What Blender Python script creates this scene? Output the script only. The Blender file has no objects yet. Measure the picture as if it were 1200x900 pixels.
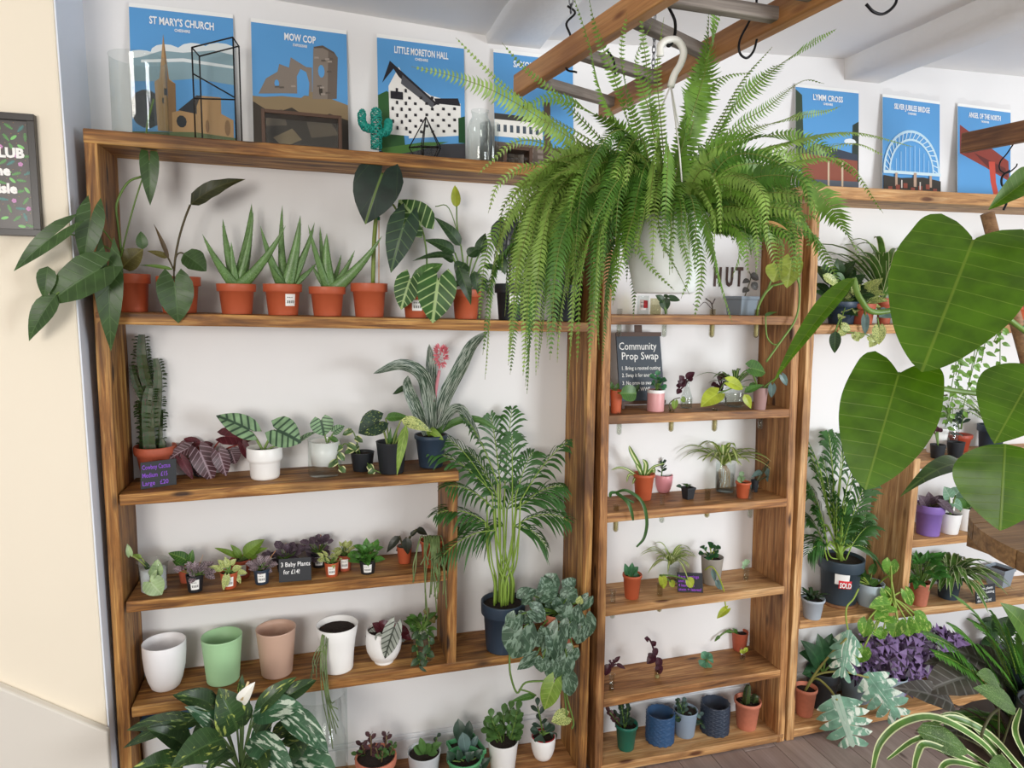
import bpy, math, random
from mathutils import Vector as V, Matrix, noise
random.seed(7)
C = bpy.context.scene.collection
SC = bpy.context.scene
# ---------------- camera ----------------
CAMZ = 1.825
YAW, PITCH, ROLL, FPX = math.radians(16.04), math.radians(6.80), math.radians(0.74), 819.5
ORG = V((0, -2.31, CAMZ))
_fw = V((math.sin(YAW)*math.cos(PITCH), math.cos(YAW)*math.cos(PITCH), -math.sin(PITCH)))
_rt0 = V((math.cos(YAW), -math.sin(YAW), 0)); _up0 = _rt0.cross(_fw)
_rt = _rt0*math.cos(ROLL) + _up0*math.sin(ROLL); _up = _up0*math.cos(ROLL) - _rt0*math.sin(ROLL)
cd = bpy.data.cameras.new('camera'); cam = bpy.data.objects.new('camera', cd); C.objects.link(cam)
cd.sensor_width = 36; cd.lens = FPX/1200*36; cd.clip_start = .05
m = Matrix(((_rt.x, _up.x, -_fw.x), (_rt.y, _up.y, -_fw.y), (_rt.z, _up.z, -_fw.z))).to_4x4(); m.translation = ORG
cam.matrix_world = m; SC.camera = cam
# ---------------- world, light, exposure ----------------
w = bpy.data.worlds.new('daylight'); SC.world = w; w.use_nodes = True
w.node_tree.nodes['Background'].inputs[0].default_value = (.95, .97, 1, 1)
w.node_tree.nodes['Background'].inputs[1].default_value = .5
def area(name, loc, target, sx, sy, power, col):
    l = bpy.data.lights.new(name, 'AREA'); l.shape = 'RECTANGLE'; l.size = sx; l.size_y = sy; l.energy = power; l.color = col
    o = bpy.data.objects.new(name, l); C.objects.link(o); o.location = loc
    o.rotation_euler = (V(target)-V(loc)).to_track_quat('-Z', 'Y').to_euler(); return o
area('window_daylight_left', (-1.6, -4.6, 2.0), (.4, 0, 1.2), 1.3, 1.3, 92, (1, .95, .88))
area('window_daylight_right', (3.4, -3.6, 1.5), (1.0, .1, 1.6), 1.5, 1.4, 112, (.93, .97, 1))
vs = SC.view_settings; vs.view_transform = 'Standard'; vs.look = 'None'; vs.exposure = 0.07; vs.gamma = 1; vs.use_curve_mapping = False
# ---------------- pixel -> world (frame 1200 x 900), at a real depth ----------------
def ray(x, y): return _fw + _rt*((x-600)/FPX) + _up*((450-y)/FPX)
def at(x, y, Y=0.0):
    d = ray(x, y); return ORG + d*((Y-ORG.y)/d.y)
def atz(x, y, Z):
    d = ray(x, y); return ORG + d*((Z-ORG.z)/d.z)
def pxs(p): return (V(p)-ORG).dot(_fw)/FPX      # metres per pixel at p
TOCAM = lambda p: (ORG-V(p)).normalized()
WALLY = .215
# ---------------- materials ----------------
def hx(h, a=1):
    h = h.lstrip('#'); r = []
    for i in (0, 2, 4):
        c = int(h[i:i+2], 16)/255; r.append(c/12.92 if c <= .04045 else ((c+.055)/1.055)**2.4)
    return (*r, a)
_m = {}
def nmat(name):
    m_ = bpy.data.materials.new(name); m_.use_nodes = True; nt = m_.node_tree; b = nt.nodes['Principled BSDF']; return m_, nt, b
def N(nt, t, **k):
    n = nt.nodes.new(t)
    for a, v_ in k.items():
        if a.startswith('i_'):
            key = a[2:]; key = int(key) if key.isdigit() else key.replace('_', ' '); n.inputs[key].default_value = v_
        else: setattr(n, a, v_)
    return n
def L(nt, a, b): nt.links.new(a, b)
def ramp(nt, fac, stops):
    r = N(nt, 'ShaderNodeValToRGB'); e = r.color_ramp.elements
    while len(e) < len(stops): e.new(.5)
    for k, (p, c) in enumerate(stops): e[k].position = p; e[k].color = c
    L(nt, fac, r.inputs[0]); return r.outputs[0]
def mix(nt, fac, a, b, mode='MIX'):
    n = N(nt, 'ShaderNodeMix', data_type='RGBA', blend_type=mode)
    for s, v_ in ((n.inputs[0], fac), (n.inputs[6], a), (n.inputs[7], b)):
        if isinstance(v_, (int, float, tuple)): s.default_value = v_
        else: L(nt, v_, s)
    return n.outputs[2]
def math_(nt, op, a, b=None, clamp=False):
    n = N(nt, 'ShaderNodeMath', operation=op, use_clamp=clamp)
    for i, v_ in enumerate((a, b)):
        if v_ is None: continue
        if isinstance(v_, (int, float)): n.inputs[i].default_value = v_
        else: L(nt, v_, n.inputs[i])
    return n.outputs[0]
def mat(col, rough=.5, bump=0, bscale=60, spec=.5, metal=0, noisy=0, emit=None):
    k = (col, rough, bump, bscale, metal, noisy, spec)
    if k in _m: return _m[k]
    m_, nt, b = nmat('mat_'+col.strip('#')); c = hx(col); b.inputs['Base Color'].default_value = c
    b.inputs['Roughness'].default_value = rough; b.inputs['Metallic'].default_value = metal; b.inputs['Specular IOR Level'].default_value = spec
    if bump or noisy:
        tc = N(nt, 'ShaderNodeTexCoord'); no = N(nt, 'ShaderNodeTexNoise', i_Scale=bscale, i_Detail=5.0); L(nt, tc.outputs['Object'], no.inputs['Vector'])
        if bump:
            bp = N(nt, 'ShaderNodeBump', i_Strength=bump, i_Distance=.004); L(nt, no.outputs['Fac'], bp.inputs['Height']); L(nt, bp.outputs[0], b.inputs['Normal'])
        if noisy:
            d = tuple(x*(1-noisy) for x in c[:3])+(1,); L(nt, ramp(nt, no.outputs['Fac'], [(.35, d), (.65, c)]), b.inputs['Base Color'])
    _m[k] = m_; return m_
def wood(name, dark, midc, light, rough=.6, sc=1.0):
    if name in _m: return _m[name]
    m_, nt, b = nmat(name); tc = N(nt, 'ShaderNodeTexCoord'); oi = N(nt, 'ShaderNodeObjectInfo')
    add = N(nt, 'ShaderNodeVectorMath', operation='ADD'); L(nt, tc.outputs['Object'], add.inputs[0])
    mul = N(nt, 'ShaderNodeVectorMath', operation='SCALE', i_0=(7, 11, 5)); L(nt, oi.outputs['Random'], mul.inputs['Scale']); L(nt, mul.outputs[0], add.inputs[1])
    mp = N(nt, 'ShaderNodeMapping'); mp.inputs['Scale'].default_value = (1.6*sc, 16*sc, 22*sc); L(nt, add.outputs[0], mp.inputs['Vector'])
    n1 = N(nt, 'ShaderNodeTexNoise', i_Scale=1.6, i_Detail=7.0, i_Roughness=.62, i_Distortion=1.2); L(nt, mp.outputs[0], n1.inputs['Vector'])
    mp2 = N(nt, 'ShaderNodeMapping'); mp2.inputs['Scale'].default_value = (3*sc, 90*sc, 90*sc); L(nt, add.outputs[0], mp2.inputs['Vector'])
    n2 = N(nt, 'ShaderNodeTexNoise', i_Scale=2.0, i_Detail=4.0); L(nt, mp2.outputs[0], n2.inputs['Vector'])
    n3 = N(nt, 'ShaderNodeTexNoise', i_Scale=3.2, i_Detail=3.0); L(nt, add.outputs[0], n3.inputs['Vector'])
    mpk = N(nt, 'ShaderNodeMapping'); mpk.inputs['Scale'].default_value = (4, 12, 14); L(nt, add.outputs[0], mpk.inputs['Vector'])
    vo = N(nt, 'ShaderNodeTexVoronoi', i_Scale=1.0, i_Randomness=1.0); L(nt, mpk.outputs[0], vo.inputs['Vector'])
    c = ramp(nt, n1.outputs['Fac'], [(.28, hx(dark)), (.48, hx(midc)), (.7, hx(light))])
    c = mix(nt, math_(nt, 'MULTIPLY', ramp(nt, n2.outputs['Fac'], [(.35, (1, 1, 1, 1)), (.6, (0, 0, 0, 1))]), .45), c, hx(dark), 'MIX')
    c = mix(nt, ramp(nt, n3.outputs['Fac'], [(.3, (.75, .75, .75, 1)), (.5, (0, 0, 0, 1))]), c, hx(dark), 'MIX')
    c = mix(nt, ramp(nt, vo.outputs['Distance'], [(.08, (.9, .9, .9, 1)), (.17, (0, 0, 0, 1))]), c, hx(dark), 'MULTIPLY')
    L(nt, c, b.inputs['Base Color']); b.inputs['Roughness'].default_value = rough
    bp = N(nt, 'ShaderNodeBump', i_Strength=.5, i_Distance=.003); L(nt, mix(nt, .5, n1.outputs['Fac'], n2.outputs['Fac']), bp.inputs['Height']); L(nt, bp.outputs[0], b.inputs['Normal'])
    _m[name] = m_; return m_
def glassm(name='clear_glass', tint='#f4fbf8', rough=.02, ior=1.45):
    """thin-walled glass: clear where seen face on, reflecting at grazing angles"""
    if name in _m: return _m[name]
    m_, nt, b = nmat(name); nt.nodes.remove(b); t = N(nt, 'ShaderNodeBsdfTransparent'); c = hx(tint); t.inputs[0].default_value = tuple(.25*x+.72 for x in c[:3])+(1,) if tint != '#ccd6a0' else c
    g = N(nt, 'ShaderNodeBsdfGlossy'); g.inputs['Roughness'].default_value = rough+.02; lw = N(nt, 'ShaderNodeLayerWeight'); lw.inputs[0].default_value = .35
    f = ramp(nt, lw.outputs['Facing'], [(.0, (.03, .03, .03, 1)), (.75, (.08, .08, .08, 1)), (1.0, (.75, .75, .75, 1))])
    ms = N(nt, 'ShaderNodeMixShader'); L(nt, f, ms.inputs[0]); L(nt, t.outputs[0], ms.inputs[1]); L(nt, g.outputs[0], ms.inputs[2]); L(nt, ms.outputs[0], nt.nodes['Material Output'].inputs[0]); _m[name] = m_; return m_
def leafm(name, base, vein=None, nv=7, vw=.10, mid='', slant=2.2, blotch=None, bamt=.5, bscale=9, rough=.38, back=None, edge=None, stripe=None, trans=.18, vs_=.42, mrw=1.0):
    """leaf material: UV.x along the leaf, UV.y across (0.5 = midrib)"""
    if name in _m: return _m[name]
    m_, nt, b = nmat(name); uv = N(nt, 'ShaderNodeUVMap'); sp = N(nt, 'ShaderNodeSeparateXYZ'); L(nt, uv.outputs[0], sp.inputs[0])
    u, v_ = sp.outputs[0], sp.outputs[1]; av = math_(nt, 'ABSOLUTE', math_(nt, 'SUBTRACT', v_, .5))
    tc = N(nt, 'ShaderNodeTexCoord'); no = N(nt, 'ShaderNodeTexNoise', i_Scale=26.0, i_Detail=3.0); L(nt, tc.outputs['Object'], no.inputs['Vector'])
    bc = hx(base); dk = tuple(x*.62 for x in bc[:3])+(1,)
    c = ramp(nt, no.outputs['Fac'], [(.35, dk), (.65, bc)])
    if blotch:
        n2 = N(nt, 'ShaderNodeTexNoise', i_Scale=bscale, i_Detail=4.0, i_Distortion=.6)
        mp = N(nt, 'ShaderNodeMapping'); mp.inputs['Scale'].default_value = (1.2, 2.2, 1); L(nt, uv.outputs[0], mp.inputs['Vector'])
        ad = N(nt, 'ShaderNodeVectorMath', operation='ADD'); L(nt, mp.outputs[0], ad.inputs[0]); oi = N(nt, 'ShaderNodeObjectInfo')
        ms = N(nt, 'ShaderNodeVectorMath', operation='SCALE', i_0=(9, 7, 3)); L(nt, oi.outputs['Random'], ms.inputs['Scale']); L(nt, ms.outputs[0], ad.inputs[1])
        L(nt, ad.outputs[0], n2.inputs['Vector'])
        c = mix(nt, ramp(nt, n2.outputs['Fac'], [(.62-bamt*.3, (0, 0, 0, 1)), (.68-bamt*.3, (1, 1, 1, 1))]), c, hx(blotch))
    if stripe: c = mix(nt, ramp(nt, av, [(.10, (1, 1, 1, 1)), (.16, (0, 0, 0, 1))]), c, hx(stripe))
    if edge: c = mix(nt, ramp(nt, av, [(.30, (0, 0, 0, 1)), (.36, (1, 1, 1, 1))]), c, hx(edge))
    bump_h = None
    if vein:
        ph = math_(nt, 'FRACT', math_(nt, 'SUBTRACT', math_(nt, 'MULTIPLY', u, float(nv)), math_(nt, 'MULTIPLY', av, slant)))
        d = math_(nt, 'ABSOLUTE', math_(nt, 'SUBTRACT', ph, .5))
        side = ramp(nt, d, [(vw*.6, (1, 1, 1, 1)), (vw*1.3, (0, 0, 0, 1))])
        mr = ramp(nt, av, [((.015+vw*.12)*mrw, (1, 1, 1, 1)), ((.03+vw*.22)*mrw, (0, 0, 0, 1))])
        k = math_(nt, 'MAXIMUM', side, mr); c = mix(nt, math_(nt, 'MULTIPLY', k, vs_), c, hx(vein)); bump_h = k
    if back:
        ge = N(nt, 'ShaderNodeNewGeometry'); c = mix(nt, ge.outputs['Backfacing'], c, hx(back))
    L(nt, c, b.inputs['Base Color']); b.inputs['Roughness'].default_value = rough
    if bump_h:
        bp = N(nt, 'ShaderNodeBump', i_Strength=.25, i_Distance=.002); L(nt, bump_h, bp.inputs['Height']); L(nt, bp.outputs[0], b.inputs['Normal'])
    if trans:
        tr = N(nt, 'ShaderNodeBsdfTranslucent'); L(nt, c, tr.inputs[0]); ms = N(nt, 'ShaderNodeMixShader'); ms.inputs[0].default_value = trans
        L(nt, b.outputs[0], ms.inputs[1]); L(nt, tr.outputs[0], ms.inputs[2]); L(nt, ms.outputs[0], nt.nodes['Material Output'].inputs[0])
    _m[name] = m_; return m_
# ---------------- mesh builder ----------------
class MB:
    def __init__(s): s.v = []; s.f = []; s.mi = []; s.uv = []; s.cur = 0
    def add(s, p, uv=(0, 0)): s.v.append(V(p)); s.uv.append(uv); return len(s.v)-1
    def face(s, *i): s.f.append(i); s.mi.append(s.cur)
    def box(s, a, b):
        x0, y0, z0 = a; x1, y1, z1 = b
        i = [s.add(p) for p in ((x0,y0,z0),(x1,y0,z0),(x1,y1,z0),(x0,y1,z0),(x0,y0,z1),(x1,y0,z1),(x1,y1,z1),(x0,y1,z1))]
        for q in ((0,3,2,1),(4,5,6,7),(0,1,5,4),(1,2,6,5),(2,3,7,6),(3,0,4,7)): s.face(*[i[k] for k in q])
    def hexa(s, P):
        i = [s.add(p) for p in P]
        for q in ((0,3,2,1),(4,5,6,7),(0,1,5,4),(1,2,6,5),(2,3,7,6),(3,0,4,7)): s.face(*[i[k] for k in q])
    def obox(s, c, ax, ay, az, hx_, hy, hz):
        P = []
        for z in (-1, 1):
            for x, y in ((-1,-1),(1,-1),(1,1),(-1,1)): P.append(c+ax*x*hx_+ay*y*hy+az*z*hz)
        s.hexa(P)
    def bar(s, a, b, w_, h_):
        a, b = V(a), V(b); t = (b-a).normalized(); u = t.cross(V((0, 0, 1)))
        if u.length < .05: u = t.cross(V((0, 1, 0)))
        u.normalize(); n = u.cross(t); s.obox((a+b)/2, t, u, n, (b-a).length/2, w_/2, h_/2)
    def tube(s, pts, r, seg=6, cap=True):
        pts = [V(p) for p in pts]; n = len(pts); rr = r if isinstance(r, (list, tuple)) else [r]*n; rings = []; u = None
        for k, p in enumerate(pts):
            t = (pts[min(k+1, n-1)]-pts[max(k-1, 0)]); t = t.normalized() if t.length > 1e-9 else V((0, 0, 1))
            if u is None:
                u = t.cross(V((.13, .2, 1)));
                if u.length < .1: u = t.cross(V((1, 0, 0)))
            u = (u - t*u.dot(t)).normalized(); w_ = t.cross(u)
            rings.append([s.add(p+(u*math.cos(6.28318*j/seg)+w_*math.sin(6.28318*j/seg))*rr[k], (k/(n-1 or 1), j/seg)) for j in range(seg)])
        for a, b in zip(rings, rings[1:]):
            for j in range(seg): s.face(a[j], a[(j+1) % seg], b[(j+1) % seg], b[j])
        if cap: s.face(*reversed(rings[0])); s.face(*rings[-1])
    def lathe(s, prof, seg=28, c=(0, 0, 0), shear=None):
        c = V(c); R = []
        for r, z in prof:
            if r < 1e-6: R.append([s.add(c+V((0, 0, z)))]); continue
            R.append([s.add(c+V((r*math.cos(6.28318*j/seg), r*math.sin(6.28318*j/seg), z+(shear(j/seg*6.28318, r, z) if shear else 0)))) for j in range(seg)])
        for a, b in zip(R, R[1:]):
            for j in range(seg):
                k = (j+1) % seg
                if len(a) == 1 and len(b) == 1: continue
                if len(a) == 1: s.face(a[0], b[k], b[j])
                elif len(b) == 1: s.face(a[j], a[k], b[0])
                else: s.face(a[j], a[k], b[k], b[j])
    def ico(s, c, r, sc=(1, 1, 1)):
        t = (1+5**.5)/2; c = V(c); i = []
        for p in ((-1,t,0),(1,t,0),(-1,-t,0),(1,-t,0),(0,-1,t),(0,1,t),(0,-1,-t),(0,1,-t),(t,0,-1),(t,0,1),(-t,0,-1),(-t,0,1)):
            q = V(p).normalized()*r; i.append(s.add(c+V((q.x*sc[0], q.y*sc[1], q.z*sc[2]))))
        for a in ((0,11,5),(0,5,1),(0,1,7),(0,7,10),(0,10,11),(1,5,9),(5,11,4),(11,10,2),(10,7,6),(7,1,8),(3,9,4),(3,4,2),(3,2,6),(3,6,8),(3,8,9),(4,9,5),(2,4,11),(6,2,10),(8,6,7),(9,8,1)): s.face(*[i[k] for k in a])
    def build(s, name, mats, parent=None, org=None, smooth=True, label=None, kind=None, bevel=0):
        if not s.v: return None
        o0 = V(parent.location) if parent is not None and parent.get('_root') else None
        if parent is not None and o0 is None: o0 = V(parent['_o'])
        if o0 is None: o0 = V(org) if org is not None else V((0, 0, 0))
        me = bpy.data.meshes.new(name); me.from_pydata([p-o0 for p in s.v], [], s.f)
        if not isinstance(mats, (list, tuple)): mats = [mats]
        for q in mats: me.materials.append(q)
        me.polygons.foreach_set('material_index', s.mi)
        if smooth: me.polygons.foreach_set('use_smooth', [True]*len(s.f))
        ul = me.uv_layers.new(name='UVMap'); vi = [0]*len(me.loops); me.loops.foreach_get('vertex_index', vi)
        ul.data.foreach_set('uv', [c for i in vi for c in s.uv[i]])
        me.update(); o = bpy.data.objects.new(name, me); C.objects.link(o)
        if parent is not None: o.parent = parent
        else: o.location = o0
        o['_o'] = list(o0)
        if label: o['label'] = label
        if kind: o['kind'] = kind
        if bevel:
            b = o.modifiers.new('bevel', 'BEVEL'); b.width = bevel; b.segments = 2; b.limit_method = 'ANGLE'
        return o
def tag(o, label=None, cat=None, group=None, kind=None):
    for k, v_ in (('label', label), ('category', cat), ('group', group), ('kind', kind)):
        if v_: o[k] = v_
    return o
def thing(name, label, cat, loc, group=None):
    o = bpy.data.objects.new(name, None); C.objects.link(o); o.location = loc; o['_root'] = 1; o.empty_display_size = .02
    return tag(o, label, cat, group)
def bez(a, b, c, n):
    return [a*(1-t)**2 + b*2*t*(1-t) + c*t*t for t in [k/(n-1) for k in range(n)]]
def catmull(P, n=6):
    P = [V(p) for p in P]; Q = [P[0]*2-P[1]]+P+[P[-1]*2-P[-2]]; out = []
    for i in range(1, len(Q)-2):
        for k in range(n):
            t = k/n; a, b, c, d = Q[i-1:i+3]
            out.append(.5*((2*b)+(c-a)*t+(2*a-5*b+4*c-d)*t*t+(3*b-a-3*c+d)*t**3))
    return out+[P[-1]]
def textmesh(s, size, mat_, name, parent, loc, rot=(math.pi/2, 0, 0), align='CENTER', xs=1.0, bold=0.0, label=None, depth=.0004, maxw=None):
    cu = bpy.data.curves.new('t', 'FONT'); cu.body = s; cu.size = size; cu.align_x = align; cu.extrude = depth; cu.resolution_u = 2; cu.offset = bold*size*.02
    to = bpy.data.objects.new('t', cu); C.objects.link(to)
    bpy.context.view_layer.update()
    me = bpy.data.meshes.new_from_object(to.evaluated_get(bpy.context.evaluated_depsgraph_get())); bpy.data.objects.remove(to); bpy.data.curves.remove(cu)
    me.name = name; me.materials.clear(); me.materials.append(mat_)
    o = bpy.data.objects.new(name, me); C.objects.link(o)
    xsz = max(v_.co.x for v_ in me.vertices)-min(v_.co.x for v_ in me.vertices)
    if maxw and xsz > 0: xs = maxw/xsz
    for v_ in me.vertices: v_.co.x *= xs
    if parent is not None:
        o.parent = parent; o.location = V(loc)-V(parent.location)
    else: o.location = loc
    o.rotation_euler = rot
    if label: o['label'] = label
    return o
# ---------------- boards ----------------
BZ = {}
def board(root, name, mat_, a, b, t, key=None, depth=WALLY, Y=0.0, label=None, vert=False, off=.0015, ground=False):
    """a,b: pixels of the upper front edge ends (left front edge ends for uprights: bottom, top); t thickness"""
    A, B = at(*a, Y), at(*b, Y)
    if ground: A = A+(B-A)*((.001-A.z)/(B.z-A.z))
    d = B-A; Ln = d.length; ex = d.normalized(); ez = V((0, -1, 0)).cross(ex) if False else ex.cross(V((0, 1, 0))); ez.normalize()
    # ez is perpendicular in the front plane
    if not vert and ez.z < 0: ez = -ez
    if vert and ez.x > 0: ez = -ez
    me = MB(); n = max(4, int(Ln/.09)); rnd = random.Random(hash(name+str(a)) % 999 if False else int(a[0]*7+a[1]))
    # long box with small sawn irregularities
    rows = []
    for i in range(n+1):
        x = Ln*i/n; j = lambda s_=.0016: rnd.uniform(-s_, s_)
        pr = [(off, 0), (depth, 0), (depth, -t), (off, -t)]
        rows.append([me.add(V((x, y+(j() if y < .1 else 0), z+j(.0008)))) for y, z in pr])
    for r0, r1 in zip(rows, rows[1:]):
        for k in range(4): me.face(r0[k], r1[k], r1[(k+1) % 4], r0[(k+1) % 4])
    me.face(*rows[0]); me.face(*reversed(rows[-1]))
    o = me.build(name, mat_, None, smooth=False, bevel=.0035)
    R = Matrix((ex, V((0, 1, 0)), ez)).transposed().to_4x4(); R.translation = A
    if root is not None:
        o.parent = root; R.translation = A-V(root.location)
    o.matrix_local = R
    if label: o['label'] = label
    if key: BZ[key] = (A, B)
    return o
def zof(key, x):
    A, B = BZ[key]; return A.z+(B.z-A.z)*(x-A.x)/(B.x-A.x)
def on(key, px, py=None, Y=None, r=0.0):
    """point on top of a board, below pixel px; from its contact pixel py, or at depth Y"""
    if Y is None:
        z = BZ[key][0].z
        for _ in range(4):
            p = atz(px, py, z); z = zof(key, p.x)
        p = V((p.x, p.y+r, z)); 
        d = p-ORG; p.x = ORG.x + (atz(px, py, z).x-ORG.x)*(p.y-ORG.y)/(atz(px, py, z).y-ORG.y)
        return V((p.x, p.y, zof(key, p.x)+.0005))
    p = at(px, 400, Y)
    for _ in range(3):
        z = zof(key, p.x); d = ray(px, py or 400)
        # pixel row that hits z at depth Y
        lo, hi = -200., 1200.
        for _k in range(30):
            mi = (lo+hi)/2
            if at(px, mi, Y).z > z: lo = mi
            else: hi = mi
        p = at(px, lo, Y)
    return V((p.x, Y, zof(key, p.x)+.0005))
# ================= STRUCTURE =================
WHITE = mat('#e9e8e8', .6, .25, 9); CREAM = mat('#eee3cf', .6, .2, 8); CEIL = mat('#f0f0f0', .7, .5, 12)
CP = [at(150, -23, WALLY), at(315, -1, WALLY), at(572, 42, WALLY), at(987, 69, WALLY), at(1210, 91, WALLY)]   # the old ceiling sags along the wall
CX = [-2.4]+[p.x for p in CP[1:]]+[4.6]; CZ = [CP[1].z+(CP[1].z-CP[2].z)*.3]+[p.z for p in CP[1:]]+[CP[-1].z]
def ceilz(x):
    for k in range(len(CX)-1):
        if x <= CX[k+1]: return CZ[k]+(CZ[k+1]-CZ[k])*(x-CX[k])/(CX[k+1]-CX[k])
    return CZ[-1]
FIXZ = max(CZ)+.01
b = MB(); b.box((-1.2, WALLY, -.02), (4.6, WALLY+.1, FIXZ+.03)); tag(b.build('wall_back', WHITE, smooth=False), kind='structure')
# projecting cream wall on the left, its right edge leaning slightly
LY = -.05
e0, e1 = at(62, 0, LY), at(121, 790, LY); s_ = (e1.x-e0.x)/(e1.z-e0.z); xt = e0.x+s_*(FIXZ+.02-e0.z); xb = e0.x+s_*(-e0.z)
b = MB(); b.hexa([V((-2.4, LY, 0)), V((xb, LY, 0)), V((xb, WALLY, 0)), V((-2.4, WALLY, 0)), V((-2.4, LY, FIXZ+.02)), V((xt, LY, FIXZ+.02)), V((xt, WALLY, FIXZ+.02)), V((-2.4, WALLY, FIXZ+.02))])
tag(b.build('wall_left', [CREAM], smooth=False, bevel=.006), kind='structure')
b = MB(); b.hexa([V((xt+.0002, LY+.004, FIXZ)) if i == -1 else p for i, p in enumerate([V((xb, LY+.006, 0)), V((xb+.004, LY+.006, 0)), V((xb+.004, WALLY, 0)), V((xb, WALLY, 0)), V((xt, LY+.006, FIXZ)), V((xt+.004, LY+.006, FIXZ)), V((xt+.004, WALLY, FIXZ)), V((xt, WALLY, FIXZ))])])
tag(b.build('trim_1', mat('#dfe6f2', .6, .15, 20), smooth=False), kind='structure')
# sloping boxed-in panel at the foot of the cream wall
p0, p1 = at(-60, 778, LY-.02), at(127, 856, LY-.02); p0 = p1+(p0-p1)*((p1.x+2.4)/(p1.x-p0.x))
b = MB(); b.hexa([V((p0.x, LY-.03, 0)), V((p1.x, LY-.03, 0)), V((p1.x, LY, 0)), V((p0.x, LY, 0)), V((p0.x, LY-.03, p0.z)), V((p1.x, LY-.03, p1.z)), V((p1.x, LY, p1.z)), V((p0.x, LY, p0.z))])
tag(b.build('trim_2', mat('#dcd6cc', .6, .2, 14), smooth=False, bevel=.006), kind='structure')
b = MB()
for k in range(len(CX)-1):
    q = [V((CX[k], -7.6, CZ[k])), V((CX[k+1], -7.6, CZ[k+1])), V((CX[k+1], WALLY+.1, CZ[k+1])), V((CX[k], WALLY+.1, CZ[k]))]; b.hexa(q+[V((p.x, p.y, FIXZ+.08)) for p in q])
tag(b.build('ceiling', CEIL, smooth=False), kind='structure')
# ceiling beams running towards the viewer
def beam(name, xa, xb_, drop, ya=-5):
    FIXZ = ceilz((xa+xb_)/2); bm = MB(); n = 30; rnd = random.Random(3); rows = []
    for i in range(n+1):
        y = WALLY+(ya-WALLY)*i/n; k = lambda: rnd.uniform(-.006, .006)
        rows.append([bm.add((xa+k(), y, FIXZ+.01)), bm.add((xa+.006+k(), y, FIXZ-drop+k()*.6)), bm.add((xb_-.006+k(), y, FIXZ-drop+k()*.6)), bm.add((xb_+k(), y, FIXZ+.01))])
    for a_, c_ in zip(rows, rows[1:]):
        for q in range(3): bm.face(a_[q], c_[q], c_[q+1], a_[q+1])
    tag(bm.build(name, mat('#eeeeee', .7, .6, 30), smooth=True), kind='structure')
xa = at(569, 42, WALLY).x; xb1 = at(634, 46, WALLY).x; beam('trim_3', xa, xb1, .03)
xa = at(989, 80, WALLY).x; xb2 = at(1031, 99, WALLY).x; beam('trim_4', xa, xb2, ceilz((xa+xb2)/2)-at(995, 94, WALLY).z)
# skirting on the back wall
b = MB(); b.box((xb+.1, WALLY-.018, 0), (4.6, WALLY, .15)); b.box((xb+.1, WALLY-.012, .15), (4.6, WALLY, .165))
tag(b.build('baseboard_back', mat('#e4e6ea', .5, .1, 20), smooth=False, bevel=.003), kind='structure')
# laminate floor: planks are parts
b = MB(); b.box((-2.4, -7.6, -.05), (4.6, WALLY, -.006)); floor = tag(b.build('floor', mat('#5b4a43', .6), smooth=False), kind='structure')
FW = [wood('laminate_%d' % k, d, m_, l, .45, .6) for k, (d, m_, l) in enumerate((('#84716b', '#95837c', '#a3918a'), ('#7f6d67', '#907e77', '#9e8c85'), ('#87766f', '#998880', '#a6958e')))]
pb = MB(); pb.box((0, 0, -.006), (1.2, .145, 0)); tmpl = [pb.build('plank', q, smooth=False, bevel=.0012) for q in FW]
cnt = 0
for i in range(-10, 18):
    for j in range(4):
        x = .35+i*.1475; y = WALLY-1.205*(j+1)+(i*.37 % 1.0)*1.2-.02-.6
        src = tmpl[(i*5+j*3) % 3]; o = src.copy(); C.objects.link(o); o.parent = floor
        o.matrix_local = Matrix.Translation((x+.145, y, 0)) @ Matrix.Rotation(math.pi/2, 4, 'Z'); cnt += 1
        if j == 0:                       # cut plank between the first full one and the wall
            o = tmpl[(i*2) % 3].copy(); C.objects.link(o); o.parent = floor; y += 1.205
            o.matrix_local = Matrix.Translation((x+.145, y, 0)) @ Matrix.Rotation(math.pi/2, 4, 'Z') @ Matrix.Diagonal(((WALLY-y)/1.2, 1, 1, 1))
for q in tmpl: bpy.data.objects.remove(q)
# ================= SHELVING =================
W1 = wood('stained_timber_dark', '#3f230f', '#9a662e', '#dcaa62')
W2 = wood('stained_timber_mid', '#4d2e18', '#a87240', '#d8a66c')
W3 = wood('timber_light', '#77502f', '#c4925c', '#e6c08c')
T = .038
r1 = thing('shelving_unit', 'tall dark-stained timber shelving unit on the left, fixed beside the cream wall', 'shelving', at(140, 900, 0)*1.0, 'open timber shelving units'); r1.location.z = 0
board(r1, 'top_board', W1, (96.5, 150), (699, 198), .040, 'top')
u = board(r1, 'side_panel', W1, (141, 915), (97.5, 165.5), .036, vert=True, ground=True)
board(r1, 'side_panel', W1, (677.5, 905), (694, 200), .036, vert=True, ground=True)
board(r1, 'shelf', W1, (111, 365.5), (691, 377.8), .036, 'mid')
board(r1, 'shelf', W1, (139, 580), (538, 552), .036, 'A')
board(r1, 'shelf', W1, (147, 706), (524, 669), .036, 'B')
board(r1, 'shelf', W1, (153.5, 829.5), (679, 756), .036, 'C')
board(r1, 'divider_panel', W1, (524, 782), (526, 567), .033, vert=True)
board(r1, 'shelf', W2, (157, 975), (678, 902), .038, 'D')
r2 = thing('shelving_unit', 'narrow timber shelving unit in the middle with five shelves of cuttings', 'shelving', at(700, 890, 0), 'open timber shelving units'); r2.location.z = 0
board(r2, 'side_panel', W2, (697, 905), (708.5, 270), .034, vert=True, ground=True)
board(r2, 'side_panel', W2, (911, 872), (933.5, 262), .036, vert=True, ground=True)
board(r2, 'shelf', W2, (716, 369.3), (937, 370.5), .034, 'T2')
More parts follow.
